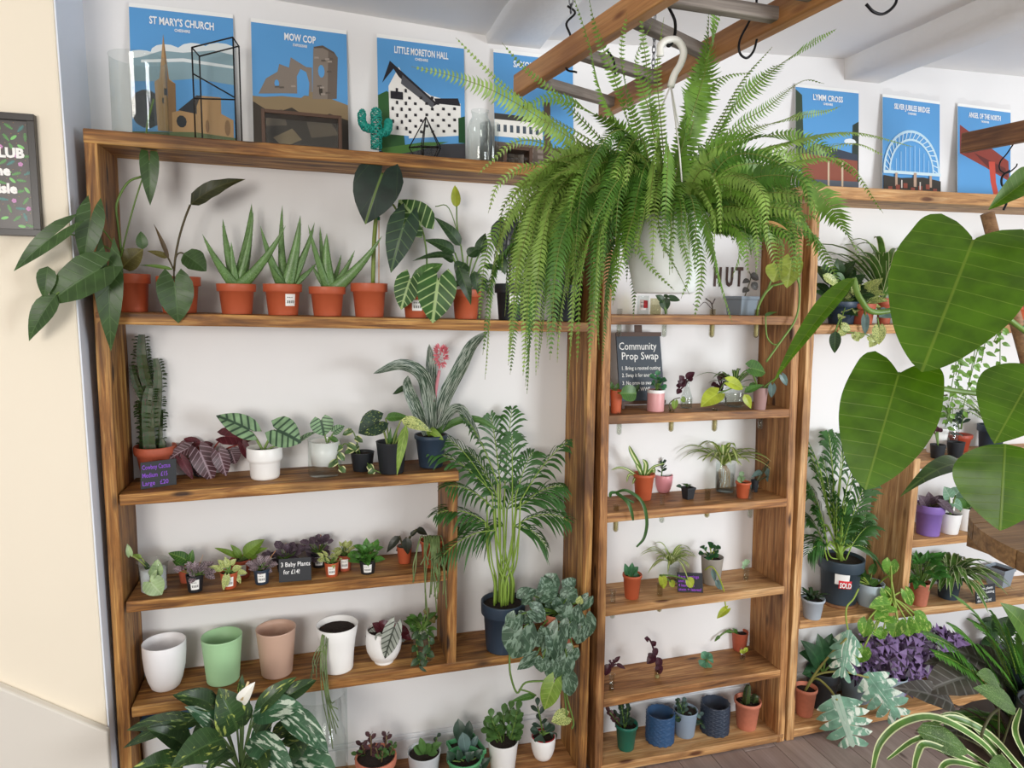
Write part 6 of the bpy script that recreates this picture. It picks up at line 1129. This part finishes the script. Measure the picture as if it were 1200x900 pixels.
def chain(top, bot, par):
    n = int((top-bot).length/.018); b = MB()
    for k in range(n):
        c = bot.lerp(top, (k+.5)/n); u = V((1, 0, 0)) if k % 2 else V((0, 1, 0)); b.tube([c+u*.0055*math.cos(a)+V((0, 0, 1))*.013*math.sin(a) for a in [6.2832*j/10 for j in range(11)]], .0016, 4, False)
    b.build('chain', CH, par)
def shook(name, lab, pts3, r=.0032, group=None):
    root_ = thing(name, lab, 'hook', pts3[-1], group); b = MB(); b.tube(catmull(pts3, 6), r, 6); b.build('hook_rod', IR, root_)
for ro, px in ((ra, 655),):
    q = onrail(ra, dA, 668); chain(V((q.x, q.y, ceilz(q.x))), q+V((0, 0, .10)), root); b = MB(); b.tube(catmull([q+V((-.01, 0, .115)), q+V((.012, 0, .10)), q+V((-.012, 0, .07)), q+V((.0, -.005, .03)), q+V((.0, .03, -.03)), q+V((.02, .0, -.05))], 6), .003, 6); b.build('chain_hook', IR, root)
q = onrail(rc, dB, 765); chain(V((q.x, q.y, ceilz(q.x))), q+V((0, 0, .03)), root)
q = onrail(ra, dA, 990); 
FP = .0; FD = 1.66      # fern distance
fern_c = ORG+ray(781, 300)*(FD/ray(781, 300).dot(_fw)); FYY = fern_c.y
hk = [at(783, -8, FYY-.0), at(783, 6, FYY), at(791, 25, FYY), at(790, 45, FYY), at(784, 54, FYY), at(781, 50, FYY)]
shook('black_s_hook', 'black metal hook carrying the white hanger of the big fern', [at(772, -30, FYY), at(782, -22, FYY)]+hk[:5]+[hk[5]], .0035, 'black hooks on the hanging ladders')
shook('black_s_hook', 'empty black hook hanging from the right ladder rail, right of the fern top', [at(886, -6, FYY), at(886, 6, FYY), at(878, 25, FYY), at(867, 47, FYY), at(867, 62, FYY), at(875, 68, FYY), at(883, 60, FYY), at(887, 46, FYY)], .003, 'black hooks on the hanging ladders')
shook('black_s_hook', 'thin black hook curling down at the left rail of the ladder, left of the fern', [at(712, 60, FYY+.3), at(719, 70, FYY+.3), at(721, 88, FYY+.3)], .003, 'black hooks on the hanging ladders')
shook('black_s_hook', 'small black hook tip at the top edge of the view, right of centre', [at(1052, -12, -.7), at(1049, 5, -.7), at(1036, 16, -.7), at(1024, 14, -.7), at(1015, 5, -.7)], .004, 'black hooks on the hanging ladders')
# second ladder at the right edge
root2 = thing('hanging_ladder', 'knotty brown rail end of a second hanging ladder at the right edge of the view', 'ladder', atz(1130, 167, LZ-.03)); A = atz(1129, 168, LZ-.03); d2 = (atz(1200, 154, LZ-.03)-A).normalized(); rail(A, A+d2*2.2, .036, .074, wood('knotty_wood', '#4f3220', '#7d5332', '#976a42', .5, .8), 'rail', root2); rail(A+V((.34, 0, 0)), A+V((.34, 0, 0))+d2*2.2, .036, .074, LW, 'rail', root2)
YR = A.y-.15
shook('black_s_hook', 'black hook with coiled end beneath the second ladder rail at far right', [at(1188, 168, YR), at(1180, 180, YR), at(1172, 190, YR), at(1172, 199, YR), at(1180, 203, YR), at(1190, 196, YR), at(1192, 192, YR)], .0026, 'black hooks on the hanging ladders')
shook('black_s_hook', 'second black hook linked below the coiled one at far right', [at(1183, 200, YR), at(1175, 206, YR), at(1174, 216, YR), at(1180, 224, YR), at(1180, 236, YR), at(1176, 246, YR)], .004, 'black hooks on the hanging ladders')
# ================= THE BIG FERN =================
FN = leafm('fern_pinna', '#759f3c', rough=.45, trans=.3); FN2 = leafm('fern_pinna_pale', '#9dc05c', rough=.45, trans=.35); FN3 = leafm('fern_pinna_dark', '#52802e', rough=.45, trans=.25); FST = mat('#6f7a34', .6)
def sqr(px, py): return at(px, py, FYY)
base = sqr(778, 344); fs = pxs(base); fern = Pl('hanging_fern', 'huge green fern in a white plastic hanging pot on a black hook', 'plant', loc=base); fern.Y = FYY
fern.pot(100, 90, 'hanging', mat('#e6eae8', .35), soil=.9)
rng = V(fern.loc); hb = at(795, 52, FYY); b = MB(); hp = catmull([at(774, 66, FYY), at(774, 54, FYY), at(782, 47, FYY), at(794, 48, FYY), at(801, 60, FYY), at(798, 74, FYY), at(790, 88, FYY), at(786, 102, FYY)], 5); b.tube(hp, .0085, 8); b.build('hanger_hook', mat('#e9e8e2', .4), fern.root)
b = MB(); rt_ = rng+V((0, 0, 92*fs*.95)); 
for a in (.4, 2.5, 4.6): b.tube([at(786, 100, FYY), (at(786, 100, FYY)+rt_)/2+V((math.cos(a), math.sin(a), 0))*.06, rt_+V((math.cos(a), math.sin(a), 0))*fern.R], .002, 5)
b.build('hanger_strap', mat('#e9e8e2', .4), fern.root)
b = MB(); c = at(825, 275, FYY-.03); b.tube([c, c+V((.0, 0, -.02)), c+V((.008, 0, -.03))], .005, 6); b.build('pot_clip', mat('#e6eae8', .35), fern.root)
crown = rng+V((0, 0, 92*fs*.9))
def ffrond(pts, wpx, m_, seed, dens=1.0, wav=.15, base_s=.12):
    rn = random.Random(seed); cl = catmull(pts, 8); n = len(cl); lens = [0]
    for a_, c_ in zip(cl, cl[1:]): lens.append(lens[-1]+(c_-a_).length)
    Lt = lens[-1]; b = MB(); b.cur = 1; b.tube(cl, [.0016*(1-.75*k/n) for k in range(n)], 4, False); b.cur = 0; sp = .0092/dens; N_ = int(Lt*(1-base_s)/sp); hw = wpx*fs/2; j = 0
    up0 = V((rn.uniform(-.5, .5), rn.uniform(-.9, -.1), rn.uniform(.4, 1))).normalized(); ref = None; curl = rn.uniform(-.5, .5) if seed > 40 or seed < 3 else rn.uniform(-1.6, 1.6)
    for k in range(N_):
        s = Lt*base_s+k*sp; t = s/Lt
        while j < n-2 and lens[j+1] < s: j += 1
        f = (s-lens[j])/max(1e-6, lens[j+1]-lens[j]); q = cl[j].lerp(cl[j+1], f); tg = (cl[j+1]-cl[j]).normalized(); 
        if ref is None: ref = (up0-tg*up0.dot(tg)).normalized()
        ref = (ref-tg*ref.dot(tg)).normalized(); R = Matrix.Rotation(curl*sp/.1, 3, tg); ref = R@ref; sd = tg.cross(ref)
        w_ = hw*min(1, (t-base_s)/.12+.45)*(1-max(0, (t-.45)/.55)**1.7)*rn.uniform(.88, 1.08)+.0015
        for s2 in (-1, 1):
            d = (sd*s2+tg*.28+V((rn.uniform(-.1, .1), 0, -wav*rn.uniform(.6, 1.6)))).normalized(); M = q+d*w_*.5-ref*w_*.02; E_ = q+d*w_+(tg*.18-ref*.22+V((0, 0, -.12)))*w_; pw = min(.0095, max(.0046, w_*.31))
            u = tg; i = [b.add(q-u*pw*.35, (0, .2)), b.add(q+u*pw*.45, (0, .8)), b.add(M-u*pw*.5, (.5, .1)), b.add(M+u*pw*.5+ref*pw*.2, (.5, .9)), b.add(E_, (1, .5))]
            b.face(i[0], i[2], i[3], i[1]); b.face(i[2], i[4], i[3])
    b.build('frond', [m_, FST], fern.root)
FR = [ # px waypoints after the crown: (x, y, dy), width px, material
 ([(700,185,-.05),(600,118,-.08),(540,92,-.1),(482,78,-.12)], 34, 2), ([(710,180,0),(640,135,0),(590,100,0),(534,44,0)], 15, 2), ([(720,180,.05),(650,110,.05),(615,80,.05),(588,50,.05)], 15, 1),
 ([(740,180),(705,110),(690,50),(672,-4)], 26, 1), ([(745,170),(716,80),(700,40),(688,-12)], 20, 1), ([(765,150),(758,80),(752,30),(753,-5)], 16, 1), ([(775,150),(770,80),(778,20)], 16, 2), ([(800,170,-.05),(822,100,-.06),(834,50,-.05),(846,-15,-.05)], 46, 1), ([(805,170,-.04),(818,110,-.05),(828,60,-.04),(832,-5,-.02)], 34, 1),
 ([(765,150,-.03),(755,110,-.04),(745,70,-.03),(765,25,-.03)], 22, 1), ([(750,160),(735,110),(728,60),(735,15)], 22, 1), ([(800,160),(830,110),(850,90),(880,85)], 24, 1), ([(740,170,-.05),(690,130,-.06),(650,115,-.06),(600,130,-.06)], 30, 1), ([(830,180,-.05),(890,160,-.07),(950,165,-.08),(1000,205,-.08)], 34, 1), ([(830,190,-.08),(890,180,-.1),(940,200,-.1),(970,255,-.1)], 36, 2),
 ([(850,140,0),(900,88,.02),(940,58,.03),(980,34,.05)], 26, 1), ([(840,150),(870,95),(905,55)], 15, 1), ([(850,160),(900,125),(940,95,.05),(966,98,.05)], 18, 1), ([(850,170,.02),(920,140,.05),(970,130,.08),(985,124,.08)], 22, 2), ([(860,190,-.05),(930,165,-.08),(1000,155,-.1),(1070,172,-.1)], 24, 2), ([(860,195,-.02),(940,180,-.05),(1000,168,-.06),(1036,182,-.06)], 24, 2), ([(860,210,-.08),(930,190,-.1),(990,190,-.12),(1035,250,-.12)], 26, 2),
 ([(850,200,-.1),(910,195,-.12),(960,225,-.14),(1008,300,-.14)], 56, 1), ([(850,205,-.08),(900,215,-.1),(950,270,-.1),(985,335,-.1)], 44, 1), ([(840,220,-.1),(880,240,-.14),(905,290,-.14),(915,330,-.14)], 28, 2), ([(830,215,-.1),(880,225,-.12),(925,260,-.14),(937,300,-.14)], 26, 2),
 ([(810,230,-.1),(828,262,-.13),(842,320,-.14),(858,378,-.14)], 30, 1), ([(830,225,-.08),(860,250,-.1),(868,290,-.1),(858,325,-.1)], 40, 1), ([(840,225,-.05),(872,255,-.08),(885,290,-.08),(886,322,-.08)], 36, 1), ([(800,235,-.1),(815,275,-.12),(822,320,-.12),(814,372,-.12)], 20, 1), ([(795,240,-.12),(800,280,-.13),(808,320,-.13),(798,350,-.13)], 14, 1), ([(770,240,-.12),(775,280,-.14),(795,320,-.14),(808,345,-.14)], 14, 1), ([(775,235,-.12),(785,260,-.13),(787,300,-.13),(788,320,-.13)], 13, 2),
 ([(700,200,-.1),(650,230,-.13),(630,330,-.14),(628,440,-.14)], 26, 2), ([(690,200,-.1),(640,220,-.12),(610,300,-.12),(600,380,-.12)], 26, 2), ([(680,195,-.08),(620,195,-.1),(585,215,-.1),(572,250,-.1)], 24, 2), ([(690,200,-.06),(620,210,-.08),(592,260,-.08),(588,320,-.08)], 22, 2), ([(710,215,-.14),(680,250,-.16),(672,340,-.16),(668,405,-.16)], 32, 2), ([(715,220,-.12),(695,270,-.14),(695,350,-.14),(690,440,-.14)], 24, 1), ([(720,220,-.12),(705,260,-.15),(700,340,-.15),(702,410,-.15)], 34, 1), ([(735,235,-.12),(725,280,-.14),(722,320,-.14),(718,358,-.14)], 40, 1), ([(730,230,-.1),(745,280,-.14),(760,310,-.14),(790,340,-.14)], 14, 1), ([(700,210,-.1),(660,260,-.14),(650,330,-.14),(640,395,-.14)], 30, 2), ([(690,215,-.05),(640,260,-.06),(615,330,-.06),(610,370,-.06)], 26, 2),
 ([(750,200,-.14),(730,195,-.17),(722,210,-.19),(716,262,-.19)], 26, 2), ([(760,195,-.14),(745,180,-.17),(738,190,-.19),(733,230,-.19)], 22, 2), ([(690,230,-.1),(668,300,-.12),(655,390,-.12),(653,425,-.12)], 20, 2), ([(740,215,-.14),(715,230,-.18),(705,270,-.19),(700,330,-.19)], 30, 1), ([(660,180,-.05),(610,165,-.06),(575,190,-.06),(560,205,-.06)], 18, 2)]
MM = [FN3, FN, FN2]; cc_ = 0
for pts, w_, mi in FR:
    rn_ = random.Random(cc_); st = crown+V((rn_.uniform(-.04, .04), rn_.uniform(-.04, .04), 0))
    ffrond([st]+[at(q[0], q[1], FYY+(q[2] if len(q) > 2 else 0)) for q in pts], w_, MM[mi], cc_); cc_ += 1
rn = random.Random(21)
for k in range(235):
    a = rn.uniform(0, 6.2832) if k % 3 else (rn.uniform(2.5, 4.5) if k % 2 else rn.uniform(-1.1, .6)); el = rn.uniform(-.1, .95); Ln = rn.uniform(.26, .46)*(1.15 if math.cos(a) < 0 else .9)
    if abs(a-4.9) < .6 and rn.random() < .7: continue
    rgt = math.cos(a) > .1
    h = V((math.cos(a), math.sin(a)*.8, 0)); st = crown+h*.05+V((0, 0, -.005)); P1 = st+(h*math.cos(el)+V((0, 0, math.sin(el))))*Ln*.45; dr = rn.uniform(.15, .6) if rgt else rn.uniform(.5, 1.2)
    P2 = P1+(h*rn.uniform(.35, .7)+V((0, 0, .15-dr*.7)))*Ln*.5; P3 = P2+(h*.12+V((0, 0, -dr)))*Ln*rn.uniform(.25, .6)
    if P3.z < base.z+.02 and abs(a % 6.2832-4.71) < .75: P3 = P2+(h*.3+V((0, 0, -.35)))*Ln*.3
    ffrond([st, P1, P2, P3], rn.uniform(20, 34), MM[0 if rn.random() < .4 else 1 if rn.random() < .55 else 2], 100+k)
b = MB(); leafgeo(b, at(893, 262, FYY-.14), at(925, 272, FYY-.14), 9*fs, 'lance', .5); b.build('dry_frond', mat('#b08552', .7), fern.root)
# ================= FOREGROUND: VARIEGATED PEACE LILY =================
VPL = leafm('cream_marbled_leaf', '#37562c', '#5d7a44', 12, .035, blotch='#b7c462', bamt=.10, bscale=3, rough=.35); VPL2 = leafm('white_marbled_leaf', '#3f6a48', '#6d9070', 12, .03, blotch='#c6d3c0', bamt=.24, bscale=3.5, rough=.35); VPL3 = leafm('dark_marbled_leaf', '#2f4a28', '#4d6b3c', 12, .03, blotch='#7f9550', bamt=.05, bscale=4, rough=.35)
lp = at(282, 912, -.17); lp.z = 0; pl = Pl('potted_peace_lily', 'large cream-marbled peace lily with one white flower, standing in front of the left unit', 'plant', loc=lp+V((0, 0, .0005))); pl.s = pxs(at(282, 880, -.17)); pl.pot(84, 104, 'nursery', BLACK, soil=.95); cr = (282, 905)
pl.leaves(VPL3, 'ovate', [(256,826,202,815,26,dict(dy=-.04)), (232,838,144,889-12,17,dict(dy=.02)), (222,870,172,852,30,dict(dy=-.05,sh='ovate') if False else dict(dy=-.05)), (352,800-0,387,780,0.1)][:3], stem=cr)
PLV = [(VPL, 278,856,256,806,52,0,.0), (VPL, 224,880-6,150,832+48,0,0,0), (VPL3, 252,828,203,814,24,-.05,-.02), (VPL2, 256,858,216,828,30,-.06,0), (VPL, 262,866,200,900,46,-.10,-.08), (VPL3, 222,880,172,854,32,-.06,0), (VPL, 215,895,150,905,34,-.08,-.08), (VPL3, 236,846,148,856,26,.0,.0),
 (VPL, 300,835,348,793,24,.02,.0), (VPL3, 330,822,371,797,24,.03,.0), (VPL2, 296,838,356,828,42,-.03,0), (VPL2, 330,832,385,882,36,-.09,-.02), (VPL, 318,862,368,846,26,-.02,.02), (VPL2, 292,866,345,908,40,-.12,-.06), (VPL, 330,868,384,880,20,-.05,0), (VPL2, 342,884,395,905,44,-.10,-.05), (VPL3, 300,860,330,815,28,.05,0), (VPL2, 345,838,365,848,22,.03,.02), (VPL3, 284,852,288,800,20,.02,0), (VPL3, 270,880,240,905,26,-.1,-.1), (VPL, 300,885,310,912,34,-.12,-.1), (VPL3, 255,838,232,880,30,.05,0), (VPL2, 318,842,300,880,26,.04,0), (VPL3, 345,870,362,905,30,-.05,-.05), (VPL, 282,806+8,284,790,10,.01,0)]
for m_, bx, by, tx, ty, w_, dy, y0 in PLV:
    if w_: pl.leaf(m_, bx, by, tx, ty, w_*.84, 'ovate', dy=dy, y0=y0, stem=cr, sr=1.2, arch=.14, fold=.18, rows=10, wave=.03)
pl.stemline([(283, 900), (285, 850), (284, 822)], 1.3)
b = MB(); leafgeo(b, pl.p(283, 823, -.02), pl.p(299, 799, -.03), 15*pl.s, 'ovate', .8, .1, .5); b.build('flower', mat('#f6f4ec', .4), pl.root)
b = MB(); b.tube([pl.p(283, 820, -.025), pl.p(291, 799, -.03)], [.0045, .0035], 8); b.build('spadix', mat('#e7cfa0', .6), pl.root); pl.done(sm=mat('#4d6336', .5))
# ================= FOREGROUND RIGHT: TABLE AND LARGE-LEAVED PLANT =================
TZ = CAMZ-.42; tc = atz(1228, 655, TZ)
tA = atz(1160, 632, TZ); tB = atz(1180, 606, TZ); tC = atz(1200, 707, TZ)
def circ(a, b_, c):
    ax, ay, bx, by, cx, cy = a.x, a.y, b_.x, b_.y, c.x, c.y; d = 2*(ax*(by-cy)+bx*(cy-ay)+cx*(ay-by)); ux = ((ax*ax+ay*ay)*(by-cy)+(bx*bx+by*by)*(cy-ay)+(cx*cx+cy*cy)*(ay-by))/d; uy = ((ax*ax+ay*ay)*(cx-bx)+(bx*bx+by*by)*(ax-cx)+(cx*cx+cy*cy)*(bx-ax))/d; return ux, uy, math.hypot(ax-ux, ay-uy)
TR0 = .34; tcx, tcy = tA.x+_rt0.x*TR0, tA.y+_rt0.y*TR0-.03
table = thing('round_table', 'round plank-topped wooden table at the right edge under the large leaves', 'table', V((tcx, tcy, 0)))
TW = wood('table_top_wood', '#5c4128', '#96714a', '#b08a5c', .55, 1.0)
for k in range(5):
    y0 = -TR0+k*2*TR0/5+.0015; y1 = -TR0+(k+1)*2*TR0/5-.0015; b = MB(); up_, lo_ = [], []
    n = 24; P_ = [(-math.sqrt(max(0, TR0**2-y*y)), y) for y in [y0+(y1-y0)*j/n for j in range(n+1)]]+[(math.sqrt(max(0, TR0**2-y*y)), y) for y in [y1+(y0-y1)*j/n for j in range(n+1)]]
    for x, y in P_: up_.append(b.add(V((tcx+x, tcy+y, TZ)))); 
    for x, y in P_: lo_.append(b.add(V((tcx+x, tcy+y, TZ-.034))))
    b.face(*up_[::-1]); b.face(*lo_)
    for j in range(len(P_)): b.face(up_[j], up_[(j+1) % len(P_)], lo_[(j+1) % len(P_)], lo_[j])
    b.build('table_plank', TW, table, smooth=False)
b = MB(); b.bar((tcx-.2, tcy-.25, TZ-.05), (tcx-.2, tcy+.25, TZ-.05), .06, .03); b.bar((tcx+.2, tcy-.25, TZ-.05), (tcx+.2, tcy+.25, TZ-.05), .06, .03); b.build('batten', TW, table, smooth=False)
b = MB(); b.lathe([(0, .0005), (.21, .0005), (.21, .02), (.05, .05), (.032, .12), (.032, TZ-.12), (.06, TZ-.066), (0, TZ-.066)], 20, V((tcx, tcy, 0))); b.build('pedestal', mat('#2a2725', .5, metal=.4), table)
BIG = leafm('big_green_leaf', '#55800f', '#a1b748', 11, .022, slant=1.0, rough=.4, trans=.45, back='#5a8620', vs_=.3, mrw=.38); BIGD = leafm('shaded_green_leaf', '#35511f', '#6a8040', 7, .03, slant=1.3, rough=.35, trans=.15)
bp = V((tcx+.02, tcy+.03, TZ+.0005)); bg = Pl('large_philodendron', 'staked philodendron with enormous glossy green leaves on the round table', 'plant', loc=bp); bg.pot(150, 110, 'nursery', BLACK, soil=.95); bg.Y = bp.y
def big(m_, B, T_, w_, Y0, Y1, sh='oblong', wave=.03, fold=.06, arch=.04, face=.95, twist=0, stem=None, label=None):
    A_, C_ = at(*B, Y0), at(*T_, Y1); b = MB(); leafgeo(b, A_, C_, w_*pxs(A_), sh, face, arch, fold, 34, 5, wave, twist); b.build('leaf', m_, bg.root, label=label)
    if stem: bg.st.tube(catmull([at(*q[:2], q[2]) for q in stem], 6), .0042, 7)
FG = bp.y
big(BIG, (1140, 283), (1080, 436), 140, FG-.05, FG-.12, stem=[(1210, 395, FG), (1180, 372, FG-.02), (1150, 345, FG), (1140, 283, FG-.045)]); big(BIG, (1053, 439), (1014, 574), 102, FG-.06, FG-.10, wave=.02, stem=[(1215, 470, FG), (1150, 462, FG), (1097, 454, FG), (1053, 439, FG-.05)], label='large upright leaf with yellow spotted edge')
big(BIG, (1178, 520), (1172, 622), 100, FG-.12, FG-.14, 'ovate', .02); big(BIG, (1215, 430), (1165, 520), 90, FG-.16, FG-.18, 'ovate', .02)
big(BIG, (1000, 326), (905, 450), 24, FG-.02, FG-.06, 'lance', face=.35, stem=[(1215, 300, FG), (1100, 345, FG-.01), (1030, 366, FG-.01), (1008, 350, FG-.02), (1000, 326, FG-.02)], fold=.3); big(BIG, (1212, 205), (1158, 246), 30, FG-.08, FG-.1, 'ovate', fold=.5)
big(BIGD, (1150, 558), (1054, 583), 34, FG+.02, FG-.02, 'lance', arch=.18, face=.4, fold=.1)
b = MB(); b.tube([at(1157, 250, FG+.04), at(1178, 330, FG+.035), at(1200, 410, FG+.03), at(1222, 500, FG+.02), V((bp.x+.03, FG+.02, TZ+.1))], .010, 9); b.build('support_stake', wood('stake_wood', '#5b3f2a', '#8a6646', '#a07c58', .7, 1.5), bg.root); b = MB(); c = at(1195, 380, FG+.032); b.tube([c, c+(at(1199, 392, FG+.032)-c)], .0135, 10); b.build('plant_tie', mat('#1f8a6a', .5), bg.root)
p_ = mat('#5f7d2d', .5); bg.done(sm=p_)
# lower right corner plants on a low stool
sz_ = .70; sc = atz(1190, 890, sz_-.02); st = thing('low_stool', 'dark wooden plant stool under the plants in the lower right corner', 'stool', V((sc.x+.12, sc.y, 0)))
cx, cy = sc.x+.12, sc.y; b = MB(); b.lathe([(0, sz_-.03), (.21, sz_-.03), (.215, sz_-.015), (.21, sz_), (0, sz_)], 30, V((cx, cy, 0))); b.build('seat', mat('#3d2c22', .6, .2, 30), st)
for a in (.8, 2.4, 3.9, 5.5): b = MB(); b.tube([V((cx+.13*math.cos(a), cy+.13*math.sin(a), sz_-.03)), V((cx+.18*math.cos(a), cy+.18*math.sin(a), 0.001))], .014, 8); b.build('leg', mat('#3d2c22', .6, .2, 30), st)
def fp(name, lab, dx, dy, wt, h, m_=BLACK): q = Pl(name, lab, 'plant', loc=V((cx+dx, cy+dy, sz_+.0005))); q.pot(wt, h, 'nursery', m_, soil=.95); return q
p = fp('potted_spider_plant', 'cream-edged spider plant arching across the floor in the lower right', -.09, -.06, 74, 74)
Yq = p.loc.y
for pts, w_ in (([(1180,905,0),(1150,870,-.03),(1100,842,-.05),(1060,846,-.08),(1032,870,-.08),(1022,905,-.08)], 12), ([(1200,905,0),(1160,862,.0),(1120,842,.02),(1095,848,.03),(1092,858,.04)], 12), ([(1160,905,0),(1120,885,-.05),(1085,872,-.06),(1075,885,-.06),(1070,910,-.06)], 11), ([(1180,910,0),(1130,895,-.06),(1108,895,-.08),(1098,912,-.08)], 10), ([(1170,905,0),(1110,868,-.03),(1075,866,-.04),(1040,890,-.04)], 9), ([(1190,905,.03),(1140,850,.03),(1110,838,.05),(1080,858,.05)], 10), ([(1210,900,0),(1190,860,-.04),(1196,830,-.05)], 10)): strapleaf(p, SPID2, pts, w_*.68, taper=.7)
p.done()
p = fp('potted_hoya', 'hoya with thick oval speckled leaves in the lower right foreground', .02, -.03, 70, 70, NAVY)
HOY = leafm('speckled_leaf', '#4f7030', '#6a8a44', 1, .02, blotch='#a9bd84', bamt=.1, bscale=40, rough=.3)
p.leaves(HOY, 'ovate', [(1074,856,1136,882,34,dict(dy=-.02,y0=-.06)), (1190,830,1140,806,30,dict(y0=-.06)), (1170,800,1144,790,24,dict(y0=-.03)), (1190,905,1158,896,30,dict(y0=-.08))], stem=(1170, 890), fold=.04, arch=.05); p.stemline([(1170, 895), (1150, 870, -.04), (1160, 840, -.04), (1178, 826, -.05)], 1.6); p.stemline([(1170, 895), (1120, 890, -.05), (1078, 858, -.06)], 1.2); p.done(sm=STEMD)
p = fp('potted_begonia', 'dark grey-bronze leaved plant pointing left above the spider plant', .05, .07, 66, 66, DGREY)
GRB = leafm('grey_bronze_leaf', '#57504b', '#8a8884', 7, .09, slant=3, rough=.3, back='#6b3024', trans=.08)
p.leaves(GRB, 'ovate', [(1142,792,1082,812,46,dict(dy=-.02)), (1175,795,1120,762,44,dict(y0=.03)), (1118,838-12,1046,806,32,dict(y0=-.02)), (1136,778,1082,778,22,dict(y0=.06)), (1155,850,1098,862,30,dict(y0=.03))], stem=(1190, 880), wave=.04); p.done(sm=mat('#4a3a2e', .5))
p = fp('potted_fern', 'bright green fern reaching up and left in the lower right corner', .08, .12, 80, 66, BLACK)
for k, (tx, ty, mx, my, w_) in enumerate([(1085,745,1140,755,.07),(1116,735,1150,745,.07),(1095,765,1150,780,.06),(1120,700,1165,720,.05),(1140,730,1175,740,.07),(1165,720,1190,760,.07),(1200,740,1200,780,.07),(1105,845,1150,830,.05),(1150,760,1180,780,.07),(1130,800,1165,800,.06),(1215,715,1205,760,.07),(1180,735,1195,780,.07)]):
    P0 = p.p(1195+k*2, 860); M_ = p.p(mx, my, -.02*(k % 3)); E_ = p.p(tx, ty, -.05); frond(p, P0, M_, E_, 34, w_*1.0, .011, leafm('bright_fern', '#5f9a3a', trans=.3), k, .25, start=.15, ang=1.2)
p.leaves(BIG, 'ovate', [(1215,760,1172,706,36,dict(y0=-.08))], stem=False); p.done(sm=mat('#7d4a35', .5))
p = Pl('potted_arrowhead', 'dark quilted plant in the gap above the bright corner fern', 'plant', 'U5', 1165, Y=.12).pot(34, 36, 'nursery', BLACK); p.leaves(DRAG if False else G_DARK, 'heart', [(1168,745,1150,730,22), (1176,740,1182,722,22), (1165,755,1150,760,20), (1160,735,1164,722,20)]); p.done()
